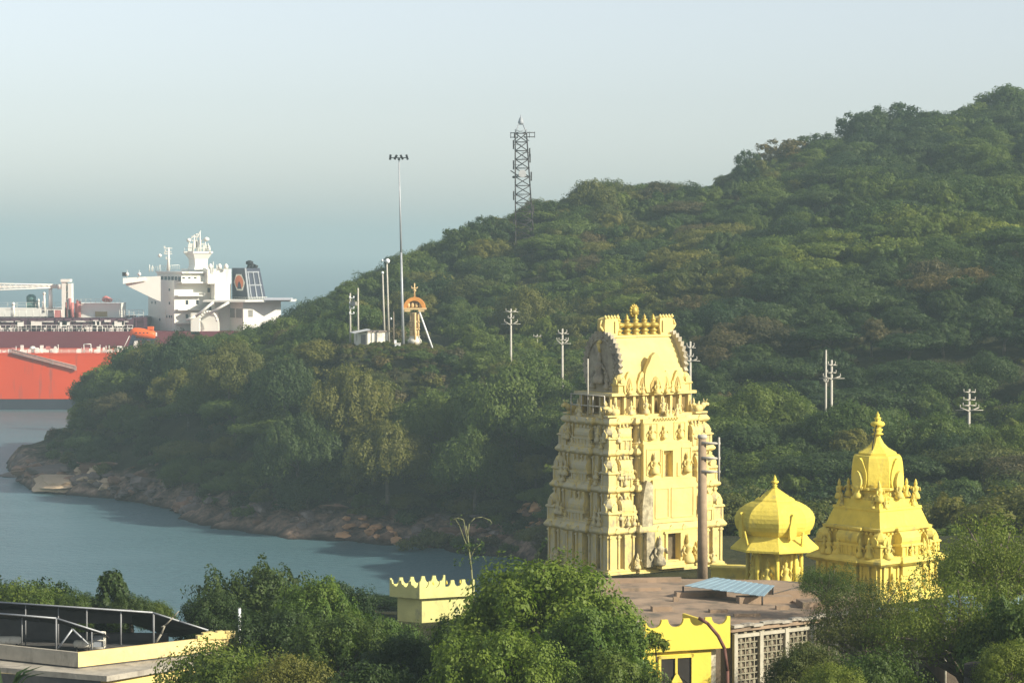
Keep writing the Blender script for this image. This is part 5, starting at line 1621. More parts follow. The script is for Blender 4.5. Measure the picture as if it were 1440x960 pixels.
for x in (-1.6, 1.25): m = MB(); figurine(m, (x, -5.2, .7), 2.3); m.build("door_guardian", MOULD if x < 1 else CREAM, gop)
# neck with niches
m = MB()
zN = 12.1
nW, nD = 8.0, 4.5
m.b2(-4.4, 4.4, -2.65, 2.65, zN - .02, zN + .22)
m.b2(-nW / 2 + .35, nW / 2 - .35, -nD / 2 + .3, nD / 2 - .3, zN + .2, zN + 1.75)
for i in range(9):
    x = -nW / 2 + .3 + (nW - .6) * i / 8
    for sg in (-1, 1): m.box((x, sg * (nD / 2 - .12), zN + .95), (.22, .3, 1.5))
for i in range(4):
    y = -nD / 2 + .3 + (nD - .6) * i / 3
    for sg in (-1, 1): m.box((sg * (nW / 2 - .1), y, zN + .95), (.3, .2, 1.5))
m.b2(-nW / 2 - .25, nW / 2 + .25, -nD / 2 - .25, nD / 2 + .25, zN + 1.72, zN + 1.95)
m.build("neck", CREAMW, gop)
m = MB()
for i in range(8):
    x = -nW / 2 + .75 + (nW - 1.5) * i / 7
    m.box((x, -nD / 2 + .27, zN + .95), (.4, .04, 1.2))
for i in range(3): m.box((-nW / 2 + .33, -1.3 + 1.3 * i, zN + .95), (.04, .8, 1.2))
m.build("niche", mat("dark_yellow_niche", (.20, .14, .05), .9, .2, 1), gop)
for x in (-3.9, -2.4, -.9, .8, 2.4, 3.9):
    m = MB(); figurine(m, (x, -2.55, zN + .2), 1.15 if abs(x) > 1 else 1.4); m.build("figure", CREAMW, gop)
for y in (-1.8, .2, 1.8):
    m = MB(); figurine(m, (-4.35, y, zN + .2), 1.2, R(90)); m.build("figure", CREAMW, gop)
# bulls on the corners of the top platform
for sx, sy in ((-1, -1), (1, -1), (-1, 1), (1, 1)):
    m = MB(); bx_, by_ = sx * 4.55, sy * 2.7
    m.path([(bx_ - sx * .7, by_, zN + .45), (bx_, by_, zN + .55), (bx_ + sx * .35, by_, zN + .85)], .33, .2, 8)
    m.tube((bx_ + sx * .3, by_, zN + .85), (bx_ + sx * .75, by_, zN + .8), .2, .12, 7); m.tube((bx_ - sx * .3, by_, zN + .7), (bx_ - sx * .2, by_, zN + 1.1), .14, .05, 5)
    for dy in (-.12, .12): m.tube((bx_ + sx * .4, by_ + dy, zN + 1.0), (bx_ + sx * .45, by_ + dy * 2, zN + 1.25), .05, .02, 5)
    m.box((bx_ - sx * .15, by_, zN + .2), (1.2, .55, .14)); m.build("bull", CREAMW, gop)
# open rail frame on the shaded end
m = MB()
for y in (-2.2, -.7, .8, 2.2): m.tube((-4.75, y, zN + .1), (-4.75, y, zN + 1.75), .05, n=5)
m.tube((-4.75, -2.2, zN + 1.75), (-4.75, 2.2, zN + 1.75), .05, n=5); m.tube((-4.75, -2.2, zN + .9), (-4.75, 2.2, zN + .9), .05, n=5)
m.tube((-4.8, -.1, zN + .1), (-4.8, -.1, zN + 4.6), .06, n=5); m.build("rail_frame", PCONC, gop)
# barrel vault
zV = zN + 1.9; hV = 4.35
def vault_half(t):    # half width at height fraction
    return 2.05 + .32 * math.sin(min(1, t / .5) * math.pi) * (t < .5) - (1.45 * ((t - .25) / .75) ** 2.1 if t > .25 else 0)
VT = [(vault_half(i / 14), hV * i / 14) for i in range(15)]
sec = [(a, b) for a, b in VT] + [(-a, b) for a, b in VT[::-1]]
Mv = Matrix.Translation((0, 0, zV)) @ Matrix.Rotation(R(90), 4, 'Z') @ Matrix.Rotation(R(90), 4, 'X')
m = MB(); m.prism(sec, -3.15, 3.15, Mv); m.build("vault_roof", CREAM, gop)
m = MB()
# raised ribs and the horseshoe gables on the front of the vault
def vault_arch(xc, w, h, zb, t, mb):
    o_ = arch_outline(w, h, 14, .2, .8)
    face_prism(mb, o_, (xc, -2.35, zb), (1, 0, 0), (0, -1, 0), t)
vault_arch(-.1, 2.1, 3.1, zV + .05, .35, m); vault_arch(-2.35, 1.0, 1.5, zV, .2, m); vault_arch(2.5, 1.0, 1.5, zV, .2, m); vault_arch(-1.05, .9, 1.5, zV, .15, m)
m.b2(-3.18, 3.18, -.75, .75, zV + hV - .02, zV + hV + .14); m.build("front_gable", CREAM, gop)
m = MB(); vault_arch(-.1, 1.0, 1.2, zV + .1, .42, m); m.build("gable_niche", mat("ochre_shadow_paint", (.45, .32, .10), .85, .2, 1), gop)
for xn_ in (-2.6, -1.3, 1.1, 2.25):
    m = MB(); face_prism(m, arch_outline(.95, 1.75, 12, .25, .8), (xn_, -2.35, zV - .05), (1, 0, 0), (0, -1, 0), .22); gn_ = m.build("arch_niche", CREAM, gop)
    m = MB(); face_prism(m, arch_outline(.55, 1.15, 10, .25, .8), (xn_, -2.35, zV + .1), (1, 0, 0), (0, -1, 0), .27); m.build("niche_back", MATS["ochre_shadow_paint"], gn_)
    m = MB(); figurine(m, (xn_, -2.66, zV - .05), .85); m.build("figure", CREAM, gn_)
m = MB(); figurine(m, (-.1, -2.95, zV - .1), 1.2); m.build("figure", CREAM, gop); m = MB(); figurine(m, (-1.55, -2.5, zV), .9); m.build("figure", CREAM, gop); m = MB(); figurine(m, (1.75, -2.5, zV), .9)
m.build("figure", CREAM, gop)
for x in (-3.2, 3.3): m = MB(); mini_kuta(m, x, -2.1, zV - .1, .9, 1.9); m.build("corner_shrine", CREAM, gop)
# serrated horseshoe gable ends
for sg in (-1, 1):
    m = MB(); N_ = 58; pts = []
    for i in range(N_ + 1):
        t = -.30 * math.pi + (1.60 * math.pi) * i / N_
        rr2 = 2.30 + (.26 if i % 2 else 0)
        pts.append((rr2 * .98 * math.cos(t), 2.35 + rr2 * 1.12 * math.sin(t)))
    org = (sg * 3.16, 0, zV - .25)
    face_prism(m, pts if sg < 0 else [(-a, b) for a, b in pts][::-1], org, (0, -1, 0) if sg < 0 else (0, -1, 0), (sg, 0, 0), .28)
    ge = m.build("gable_end", GABLE, gop)
    m = MB(); ring = []
    for i in range(30):
        t0, t1 = -.28 * math.pi + 1.56 * math.pi * i / 30, -.28 * math.pi + 1.56 * math.pi * (i + 1) / 30
        m.tube((sg * 3.46, -1.75 * math.cos(t0), zV + 2.1 + 2.1 * math.sin(t0)), (sg * 3.46, -1.75 * math.cos(t1), zV + 2.1 + 2.1 * math.sin(t1)), .1, n=5)
    figurine(m, (sg * 3.62, 0, zV + .7), 2.5, R(90)); figurine(m, (sg * 3.57, .9, zV + .3), 1.3, R(90)); figurine(m, (sg * 3.57, -.9, zV + .3), 1.3, R(90))
    for i in range(0, 44, 3):
        t = -.28 * math.pi + 1.56 * math.pi * i / 44
        m.lathe([(.02, -.15), (.13, 0), (.02, .15)], (sg * 3.47, -1.92 * math.cos(t), zV + 2.1 + 2.3 * math.sin(t)), 6)
    m.build("gable_relief", GABLE, ge)
# horned heads on the two ridge ends
for sg in (-1, 1):
    m = MB(); x0 = sg * 2.75; zr = zV + hV
    m.prism([(-.55, 0), (.55, 0), (.75, .7), (.6, 1.35), (.2, 1.5), (-.3, 1.45), (-.65, 1.3), (-.7, .6)], -.5, .5, Matrix.Translation((x0, 0, zr + .1)) @ Matrix.Rotation(R(90), 4, 'X'))
    for q in range(5): m.lathe([(.05, 0), (.16, .1), (.05, .3)], (x0 - .6 + q * .3, -.45, zr + 1.45), 6)
    m.path([(x0 + sg * .7, -.3, zr + .5), (x0 + sg * 1.05, -.3, zr + .9), (x0 + sg * .85, -.3, zr + 1.35)], .14, .06, 6)
    m.path([(x0 + sg * .6, 0, zr - .2), (x0 + sg * 1.0, 0, zr - .5), (x0 + sg * .8, 0, zr - 1.2)], .18, .1, 6)
    m.box((x0 - sg * .35, -.56, zr + .8), (.16, .1, .9)); m.build("ridge_head", CREAM, gop)
for i in range(5):
    m = MB(); kalasha(m, (-1.75 + i * .88, 0, zV + hV + .12), 1.72); m.build("finial", GOLD, gop)
m = MB(); zk = zV + hV + 1.6
for i in range(12): 
    t = 2 * math.pi * i / 12; m.lathe([(.02, -.18), (.15, 0), (.02, .18)], (.05 + .36 * math.cos(t), .25, zk + .42 + .42 * math.sin(t)), 6)
m.lathe([(.05, -.4), (.3, -.25), (.36, 0), (.25, .3), (.05, .5)], (.05, .25, zk + .42), 10); m.tube((.05, .25, zV + hV), (.05, .25, zk + .1), .07, n=5)
m.build("lion_face_crest", GOLD, gop)

# stone ledge round the tower's foot
ld = thing("stone_ledge", "low brown stone ledge around the foot of the tall temple tower", "ledge", (GX0.x, 204, 25.9), R(35))
m = MB(); m.b2(-6.5, 6.6, -5.7, 5.0, -1.4, .02); m.b2(-5.9, -3.9, -6.6, -5.6, -1.4, .16); m.b2(-2.0, 4.2, -7.2, -5.6, -1.4, -.22); m.build("slab", BASEST, ld)
m = MB(); m.b2(1.9, 2.7, -7.28, -7.2, -.85, -.4); m.build("vent", DARKW, ld)

# ---- stepped square shrine on the right
V0 = at(1233, 834, 186)
vim = thing("stepped_shrine", "bright yellow stepped shrine with a domed square top, half hidden by a feathery tree", "shrine", (V0.x, 186, V0.z), R(40))
VB = [(.9, 0), (.14, -.2), (.8, .05), (.14, -.2), (1.9, .25), (.14, -.2), (.8, .05), (.14, -.2), (.9, 0)]
VC = [(1.95, 0), (2.0, .25), (1.95, 0)]
S = 6.35
m = MB(); m.sweep(slot_outline(S, S, VC, VC), [(.35, -1.5), (.35, .3), (.2, .4), (.25, .55), (0, .7)]); m.sweep(slot_outline(S - .1, S - .1, VB, VB), [(0, .5), (0, 2.5)])
for i in range(9):
    q = -S / 2 + S * (i + .5) / 9
    for sg in (-1, 1): m.box((q, sg * (S / 2 + .05), 1.5), (.16, .14, 2.0)); m.box((sg * (S / 2 + .05), q, 1.5), (.14, .16, 2.0))
m.build("storey", YELD, vim)
m = MB(); m.sweep(slot_outline(S, S, VC, VC), [(0, 2.4), (.25, 2.5), (.5, 2.7), (.45, 2.85), (.15, 3.05), (0, 3.1)]); m.build("cornice", YELD, vim)
for sx, sy in ((-1, -1), (1, -1), (1, 1), (-1, 1)): m = MB(); mini_kuta(m, sx * (S / 2 - .5), sy * (S / 2 - .5), 3.05, 1.15, 2.1); m.build("corner_shrine", YELD, vim)
for (x, y, ax) in ((0, -S / 2 + .35, 'x'), (0, S / 2 - .35, 'x'), (-S / 2 + .35, 0, 'y'), (S / 2 - .35, 0, 'y')): m = MB(); mini_sala(m, x, y, 3.05, 2.2, 1.0, 1.9, ax); m.build("oblong_shrine", YELD, vim)
rv = random.Random(6)
for k in range(30):
    m = MB(); s = rv.uniform(-.45, .45) * S
    if k % 2: figurine(m, (s, -S / 2 - .1 + rv.uniform(-.2, .2), 3.0 if k % 4 == 1 else .6), rv.uniform(1.0, 1.5))
    else: figurine(m, (-S / 2 - .1, s, 3.0 if k % 4 == 0 else .6), rv.uniform(1.0, 1.5), R(90))
    m.build("figure", YELD, vim)
S2 = 5.0
m = MB(); m.sweep(slot_outline(S2, S2, VC, VC), [(0, 3.0), (0, 4.85)]); m.sweep(slot_outline(S2, S2, VC, VC), [(0, 4.8), (.28, 4.9), (.32, 5.08), (.1, 5.15)]); 
for i in range(12):
    q = -S2 / 2 + S2 * (i + .5) / 12
    for sg in (-1, 1): m.box((q, sg * (S2 / 2 + .18), 4.72), (.16, .22, .16)); m.box((sg * (S2 / 2 + .18), q, 4.72), (.22, .16, .16))
m.build("middle_storey", YELD, vim)
m = MB()
h0 = S2 / 2 + .22
sqr = lambda h: [(-h, -h), (h, -h), (h, h), (-h, h)]
def fru(mb, h0, h1, z0, z1):
    mb.add([(x, y, z0) for x, y in sqr(h0)] + [(x, y, z1) for x, y in sqr(h1)], [(3, 2, 1, 0), (4, 5, 6, 7), (0, 1, 5, 4), (1, 2, 6, 5), (2, 3, 7, 6), (3, 0, 4, 7)])
fru(m, 2.62, 2.2, 5.14, 6.35); fru(m, 2.3, 2.25, 6.3, 6.5); fru(m, 2.12, 1.95, 6.45, 7.0); m.build("sloping_band", YEL, vim)
for sx, sy in ((-1, -1), (1, -1), (1, 1), (-1, 1)):
    m = MB(); figurine(m, (sx * 1.95, sy * 1.95, 6.95), 1.45); figurine(m, (sx * 2.15, sy * 1.5, 6.45), .9); figurine(m, (sx * 1.5, sy * 2.15, 6.45), .9); m.build("corner_figure", YELD, vim)
# octagonal neck, bulging dome, cap
m = MB(); m.lathe([(2.1, 6.9), (2.1, 7.15), (1.8, 7.25), (1.8, 7.6), (2.1, 7.72), (2.1, 7.86), (1.9, 7.92)], (0, 0, 0), 8, False, R(22.5)); m.build("neck", YELD, vim)
m = MB(); m.lathe([(1.84, 7.85), (1.96, 8.0), (2.0, 8.3), (1.99, 8.8), (1.95, 9.3), (1.90, 9.7), (1.84, 9.98), (1.74, 10.14), (1.3, 10.2)], (0, 0, 0), 8, False, R(22.5)); m.build("dome", YEL, vim)
for a in range(4):
    t = a * math.pi / 2; o_ = Vector((math.cos(t), math.sin(t), 0)); d_ = Vector((-math.sin(t), math.cos(t), 0))
    m = MB(); face_prism(m, arch_outline(1.35, 2.2, 12, .16), Vector((0, 0, 7.8)) + o_ * 1.76, d_, o_, .18); nic = m.build("arch_gable", YEL, vim)
    m = MB(); face_prism(m, arch_outline(.8, 1.2, 10, .16), Vector((0, 0, 7.9)) + o_ * 1.78, d_, o_, .42); figurine(m, Vector((0, 0, 7.1)) + o_ * 2.1, 1.5, t + R(90)); m.build("relief", YELD, nic)
    t += math.pi / 4; o_ = Vector((math.cos(t), math.sin(t), 0)); m = MB(); figurine(m, Vector((0, 0, 7.1)) + o_ * 2.1, 1.35, t); m.build("figure", YELD, vim)
m = MB(); m.lathe([(1.46, 10.19), (1.46, 10.32), (1.25, 10.42), (.8, 10.68), (.48, 11.0), (.24, 11.4), (.13, 11.75)], (0, 0, 0), 8, False, R(22.5)); m.build("cap", YEL, vim)
m = MB(); kalasha(m, (0, 0, 11.6), 1.7); m.build("finial", YEL, vim)
m = MB(); m.path([(0, 0, 12.9), (-.5, -.3, 12.2), (-1.1, -.6, 11.3), (-1.6, -.9, 10.6)], .04, .04, 4); m.build("conductor_cable", BLACKM, vim)

# ---- octagonal domed shrine
OD = 180.0
O0 = at(1089, 824, OD)
octs = thing("domed_shrine", "yellow shrine with a bulging eight-sided dome between the tall tower and the stepped shrine", "shrine", (O0.x, OD, O0.z), 0)
octs.scale = (.94, .94, 1)
RT = R(0)
def kz(py): return (824 - py) * OD / FPX
m = MB(); m.lathe([(2.2, -1), (2.2, .25), (2.0, .4), (1.55, .45), (1.55, kz(772))], (0, 0, 0), 8, False, RT); m.lathe([(2.5, -1), (2.5, -.05)], (0, 0, 0), 8, False, RT); m.build("drum", YELD, octs)
for a in range(8):
    t = RT + a * math.pi / 4; m = MB(); m.tube((2.0 * math.cos(t), 2.0 * math.sin(t), .2), (2.0 * math.cos(t), 2.0 * math.sin(t), kz(772)), .17, .15, 8); m.box((2.0 * math.cos(t), 2.0 * math.sin(t), kz(774)), (.5, .5, .16), t); m.build("pillar", YEL, octs)
m = MB(); m.lathe([(2.0, kz(774)), (3.3, kz(771)), (3.3, kz(768)), (2.6, kz(756)), (2.45, kz(752)), (2.4, kz(749))], (0, 0, 0), 8, False, RT); m.build("eave", YEL, octs)
m = MB(); m.lathe([(2.40, kz(750)), (2.62, kz(747)), (2.84, kz(742)), (2.97, kz(736)), (3.02, kz(730)), (2.98, kz(724)), (2.85, kz(718.5)), (2.6, kz(713)), (2.3, kz(709)), (1.9, kz(705)), (1.4, kz(701.5))], (0, 0, 0), 8, False, RT)
m.build("dome", YEL, octs)
for a in range(4):
    t = RT + math.pi / 8 + a * math.pi / 2; o_ = Vector((math.cos(t), math.sin(t), 0)); d_ = Vector((-math.sin(t), math.cos(t), 0))
    m = MB(); face_prism(m, arch_outline(.6, 1.75, 12, .4), Vector((0, 0, kz(752))) + o_ * 2.55, d_, o_, .34); m.tube(Vector((0, 0, kz(770))) + o_ * 2.6 + d_ * .8, Vector((0, 0, kz(742))) + o_ * 2.95 + d_ * .8, .1, n=5); m.build("arch_gable", YEL, octs)
for a in range(8):
    t = RT + math.pi / 8 + a * math.pi / 4; m = MB(); figurine(m, (1.75 * math.cos(t), 1.75 * math.sin(t), .4), 1.7, t + R(90)); m.build("figure", YELD, octs)
m = MB(); m.lathe([(1.5, kz(702)), (1.45, kz(700)), (.9, kz(694)), (.45, kz(688)), (.15, kz(684))], (0, 0, 0), 8, False, RT); m.build("cap", YEL, octs)
m = MB(); kalasha(m, (0, 0, kz(685)), .95); m.build("finial", YEL, octs)
m = MB(); m.path([(0, 0, kz(672)), (-.6, -.3, kz(685)), (-1.2, -.5, kz(697))], .04, .04, 4); m.path([(0, 0, kz(672)), (.6, -.3, kz(686)), (1.1, -.5, kz(696))], .04, .04, 4); m.build("conductor_cable", BLACKM, octs)

# ---- thick concrete pole with ladder-like crossarms
D = 172.0; k = D / FPX
b = at(988, 818, D); t = at(988, 612, D)
o = thing("thick_pole", "thick brown concrete pole with sideways crossarms in front of the tall temple tower", "pole", (b.x, D, b.z - .5))
H = t.z - b.z + .5
MB().tube((0, 0, 0), (-.05, 0, H), .36, .27, 14).build("shaft", mat("brown_stained_concrete", (.34, .25, .16), .9, .2, 1.5, .2, 5, stain=((.12, .10, .08), .25, 1, 5)), o)
m = MB(); m.lathe([(.3, 0), (.34, .1), (.3, .25)], (-.05, 0, H - .2), 12); m.build("cap", PCONC, o)
m = MB()
for y_, w_ in ((623, 24), (644, 24), (663, 24)):
    z_ = H - (y_ - 612) * k; m.tube((-.1, -.3, z_ + .05), (w_ * k, -.3, z_), .09, n=6); m.tube((.2, -.3, z_ - .1), (w_ * k, -.3, z_), .04, n=4)
m.tube((22 * k, -.35, H - (614 - 612) * k), (22 * k, -.35, H - (676 - 612) * k), .07, n=6)
m.build("crossarm", PCONC, o)

# ================================================================ PRECINCT BUILDINGS
ROOFB = mat("stained_concrete_roof", (.33, .235, .155), .95, .22, .35, .35, 2.5, stain=((.12, .105, .08), .55, .45, 1))
BLUES = mat("blue_painted_sheet", (.30, .42, .47), .45, .1, .8, .1, 6, metal=.1)
PLAST = mat("pale_trim_plaster", (.62, .57, .44), .85, .1, 1.2, .2, 4)
BROWNW = mat("brown_shaded_wall", (.17, .13, .09), .9, .2, .8, .3, 4)
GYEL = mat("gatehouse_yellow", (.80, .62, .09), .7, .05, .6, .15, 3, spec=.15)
GREYW = mat("shade_grey_plaster", (.26, .25, .21), .9, .2, 1, .3, 4)  # grey stands in for shade on the gatehouse's left side
IRON = mat("dark_iron", (.05, .045, .04), .7, .2, 2)

# main low hall with flat roof
ZR = 30.0
r0 = onz(818, 800, ZR); 
hall = thing("low_hall", "low hall with a stained brown flat roof and latticed wall in front of the shrines", "building", (0, 160, ZR))
def Hl(px, py, z=ZR): p = onz(px, py, z); return Vector((p.x, p.y - 160, z - ZR))
a = Hl(800, 884); b = Hl(1030, 882); c = Hl(1215, 861); d = Hl(1200, 822); e = Hl(1085, 815); f = Hl(845, 812)
m = MB(); m.prism([(v.x, v.y) for v in (a, b, c, d, e, f)], -.28, 0); m.build("flat_roof", ROOFB, hall)
m = MB()
ins = lambda v, q: (v.x + (q[0] - v.x) * .05, v.y + (q[1] - v.y) * .05)
cen = ((a.x + c.x) / 2, (a.y + e.y) / 2)
b2_ = Hl(1240, 858)
wallp = [ins(v, cen) for v in (a, b, c, d, e, f)]
m.prism(wallp, -5.0, -.26); m.build("wall", BROWNW, hall)
# lattice wall along b->c, with white posts
m = MB()
dirv = (c - b).normalized(); L_ = (c - b).length; nv = Vector((dirv.y, -dirv.x, 0))
W0 = Vector((*ins(b, cen), 0)) + nv * .25; W1 = Vector((*ins(c, cen), 0)) + nv * .25
dv = (W1 - W0).normalized(); LL = (W1 - W0).length
for i in range(6):
    p = W0 + dv * (LL * i / 5) + nv * .1; m.box((p.x, p.y, -2.1), (.26, .2, 3.4), math.atan2(dv.y, dv.x))
for z_ in (-.55, -3.6): p = W0 + dv * LL / 2 + nv * .06; m.box((p.x, p.y, z_), (LL, .2, .2), math.atan2(dv.y, dv.x))
m.build("lattice_post", mat("dull_lattice_post", (.46, .42, .32), .9, .15, 1.5), hall)
m = MB()
nn = int(LL / .33)
for i in range(nn):
    p = W0 + dv * (LL * (i + .5) / nn); m.box((p.x, p.y, -2.1), (.07, .08, 3.0), math.atan2(dv.y, dv.x))
for j in range(9): p = W0 + dv * LL / 2; m.box((p.x, p.y, -3.5 + j * .36), (LL, .07, .07), math.atan2(dv.y, dv.x))
for i in range(nn):
    for j in range(9):
        if (i + j) % 2 == 0:
            p = W0 + dv * (LL * (i + .5) / nn); m.box((p.x, p.y, -3.5 + j * .36 + .18), (.2, .06, .2), math.atan2(dv.y, dv.x))
m.build("lattice_screen", mat("lattice_cement", (.28, .25, .17), .9, .15, 2), hall)
m = MB()
for (u0, v0, w_, dd, h_) in ((985, 838, 3.2, .8, .35), (1075, 846, 3.4, 1.0, .4), (950, 845, .3, .3, .3), (1130, 838, 4.2, 1.4, .5), (1160, 852, 3.2, 1.6, .4), (890, 830, 3.6, .5, .22), (930, 858, 1.2, .7, .3), (1010, 860, 1.1, .5, .2), (1050, 866, 1.6, .3, .2), (860, 848, .9, .4, .25), (1100, 856, .8, .4, .25), (905, 818, 5.0, .35, .3), (1120, 848, .3, 2.4, .15)):
    q = Hl(u0, v0); m = MB(); m.box((q.x, q.y, h_ / 2 - .02), (w_, dd, h_), .15); m.build("roof_slab_edge", ROOFB, hall)
m = MB(); 
for i in range(14):
    q0_, q1_ = b.lerp(c, i / 14), b.lerp(c, (i + 1) / 14); jit = .05 * math.sin(i * 2.3)
    m.box(((q0_ + q1_) / 2 + Vector((0, 0, .06 + jit))), ((q1_ - q0_).length * 1.01, .35, .16), math.atan2(dirv.y, dirv.x))
m.build("crumbling_kerb", CONC, hall)
# blue sheet on the hall's roof
bs_ = thing("blue_roof_sheet", "faded blue metal sheet propped above the brown flat roof behind the thick pole", "roof sheet", (0, 160, ZR))
q = [Hl(962, 827), Hl(1076, 841), Hl(1090, 827), Hl(1004, 815)]
zz = [.75, .55, .95, 1.0]
def thick(mb, Q, t=.06):
    n_ = len(Q); mb.add([v for v in Q] + [v - Vector((0, 0, t)) for v in Q], [tuple(range(n_)), tuple(range(n_, 2 * n_))[::-1]] + [(i, n_ + i, n_ + (i + 1) % n_, (i + 1) % n_) for i in range(n_)])
Q = []
for (px, py), z_ in zip(((962, 823), (1074, 838), (1089, 823), (1004, 811)), zz): p = onz(px, py, ZR + z_); Q.append(Vector((p.x, p.y - 160, z_)))
m = MB(); NS = 22
for i in range(NS):    # corrugated in narrow strips
    t0, t1 = i / NS, (i + 1) / NS; up = Vector((0, 0, .018 * (i % 2)))
    thick(m, [Q[0].lerp(Q[1], t0) + up, Q[0].lerp(Q[1], t1) + up, Q[3].lerp(Q[2], t1) + up, Q[3].lerp(Q[2], t0) + up], .03)
m.build("sheet", BLUES, bs_)
m = MB(); [m.tube((v.x * .995, v.y + .1, -.02), (v.x * .995, v.y + .1, v.z - .05), .06, n=5) for v in Q]; m.build("prop", IRON, bs_)
# two further blue roofs behind the feathery tree
def flat_roof_shed(name, px0, px1, pyf, pyb, z, lab, col, hwall=2.6):
    A, B_, C_, D_ = onz(px0, pyf, z), onz(px1, pyf, z), onz(px1 + 6, pyb, z), onz(px0 + 6, pyb, z)
    o = thing(name, lab, "shed", (A.x, A.y, z)); V = [v - A for v in (A, B_, C_, D_)]
    V[2].z = V[3].z = .4
    m = MB(); NS = 26
    for i in range(NS):
        t0, t1 = i / NS, (i + 1) / NS; up = Vector((0, 0, .05 * (i % 2)))
        thick(m, [V[0].lerp(V[1], t0) + up, V[0].lerp(V[1], t1) + up, V[3].lerp(V[2], t1) + up, V[3].lerp(V[2], t0) + up], .03)
    m.build("sheet_roof", col, o)
    m = MB(); w_ = (V[1] - V[0]).x; d_ = V[3].y; m.b2(.2, w_ - .2, .35, d_ - .2, -hwall, -.06); m.build("wall", BROWNW, o)
    m = MB(); [m.tube((w_ * t + .1, .15, -hwall), (w_ * t + .1, .15, -.04), .07, n=6) for t in (.0, .33, .66, .98)]; m.build("post", PLAST, o)
    return o
flat_roof_shed("blue_roofed_shed", 1227, 1290, 879, 864, 29.4, "blue-roofed shed behind the feathery tree's bare branches, right of the lattice wall", BLUES, 4)
flat_roof_shed("blue_roofed_shed", 1328, 1436, 872, 846, 30.2, "wider blue-roofed shed glimpsed through the big tree above its trunk", BLUES, 4)
# olive precinct wall in front of the octagonal shrine
A = at(1000, 822, 184); o = thing("precinct_wall", "low olive-tinted wall between the thick pole and the octagonal domed shrine", "wall", (A.x, 184, A.z))
w_ = 88 * 184 / FPX
m = MB(); m.prism([(0, 0), (w_, -1.2), (w_ + .15, -.8), (w_ * .5, 1.2), (.1, 1.4)], -1.5, 1.15); m.build("wall_body", YELD, o); m = MB(); m.prism([(-.1, -.1), (w_ + .1, -1.35), (w_ + .2, -.7), (w_ * .5, 1.3), (0, 1.5)], 1.15, 1.32); m.build("coping", YELD, o)

# yellow gatehouse with scalloped parapet
ZG = 31.4
ghp = [onz(904, 874, ZG), onz(1027, 867, ZG)]
gh = thing("gatehouse", "bright yellow gatehouse with a scalloped parapet and a two-leaf dark window", "building", (ghp[0].x, ghp[0].y, ZG))
gd = (ghp[1] - ghp[0]); gL = gd.length; gd.normalize(); gh.rotation_euler = (0, 0, math.atan2(gd.y, gd.x))
kg = FPX / ghp[0].y      # px per metre
sh_ = ghp[0].y / FPX
def scallop(mb, L_, n_, z0, ztop, dip, t, Mx):
    """merlon wall with concave scoops"""
    pts = [(0, z0), (L_, z0)]
    top = []
    for i in range(n_):
        s0 = L_ * i / n_; s1 = L_ * (i + 1) / n_; e = (s1 - s0) * .14
        top += [(s0, ztop), (s0 + e, ztop)]
        for j in range(1, 8):
            a_ = math.pi * j / 8; top.append(((s0 + s1) / 2 - ((s1 - s0) / 2 - e) * math.cos(a_), ztop - dip * math.sin(a_)))
        top += [(s1 - e, ztop)]
    top.append((L_, ztop))
    pts += top[::-1]
    out = []
    for p in pts:
        if not out or abs(out[-1][0] - p[0]) + abs(out[-1][1] - p[1]) > 1e-5: out.append(p)
    mb.prism(out, 0, t, Mx)
XZ = Matrix.Rotation(R(90), 4, 'X')
m = MB(); scallop(m, gL, 4, -1.7, 0.05, .45, .18, XZ @ Matrix.Translation((0, 0, -.18))); m.b2(0, gL, .01, .16, -1.72, -1.69); m.build("parapet_front", GYEL, gh)
depth = 6.0
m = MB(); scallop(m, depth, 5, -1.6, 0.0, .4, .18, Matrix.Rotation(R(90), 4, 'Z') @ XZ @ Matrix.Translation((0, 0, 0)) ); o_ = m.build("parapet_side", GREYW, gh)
m = MB(); m.b2(gL - .17, gL - .01, .2, depth, -1.6, -.6); m.build("parapet_far_side", GYEL, gh)
m = MB(); m.b2(.1, gL - .1, .2, depth, -1.4, -1.2); m.build("roof", ROOFB, gh)
m = MB(); m.b2(.15, gL - 1.0, .35, depth - .3, -6, -1.38)
# window recess is framed in front of the wall
m.build("wall", GYEL, gh)
m = MB(); wx0, wx1 = (934 - 904) * sh_ / .97, (980 - 904) * sh_ / .97
m.b2(wx0 - .15, wx0, .2, .36, -5.4, -2.0); m.b2(wx1, wx1 + .15, .2, .36, -5.4, -2.0); m.b2(wx0 - .15, wx1 + .15, .2, .36, -2.15, -2.0); m.b2((wx0 + wx1) / 2 - .07, (wx0 + wx1) / 2 + .07, .2, .36, -5.4, -2.15)
wf = m.build("window", YEL, gh)
m = MB(); m.b2(wx0, wx1, .30, .345, -5.4, -2.15); m.build("pane", DARKW, wf)
m = MB(); mxw = (wx0 + wx1) / 2; m.prism([(mxw - .35, -3.5), (mxw + .35, -3.5), (mxw + .12, -3.1), (mxw, -2.95), (mxw - .12, -3.1)], 0, .05, Matrix.Translation((0, .19, 0)) @ XZ); m.build("ornament", YEL, wf)
m = MB(); m.b2(gL - 1.0, gL - .55, .7, 1.1, -6, -1.4); m.build("pillar", PLAST, gh)
m = MB(); m.b2(.0, .12, .3, .5, -6, -1.7); m.build("corner_strip", PLAST, gh)
m = MB(); m.b2(-1.7, .1, .5, 5.5, -1.55, -1.45) if False else None; m.b2(.12, .4, 1.0, depth - .5, -6, -1.5); m.build("side_wall", GREYW, gh)
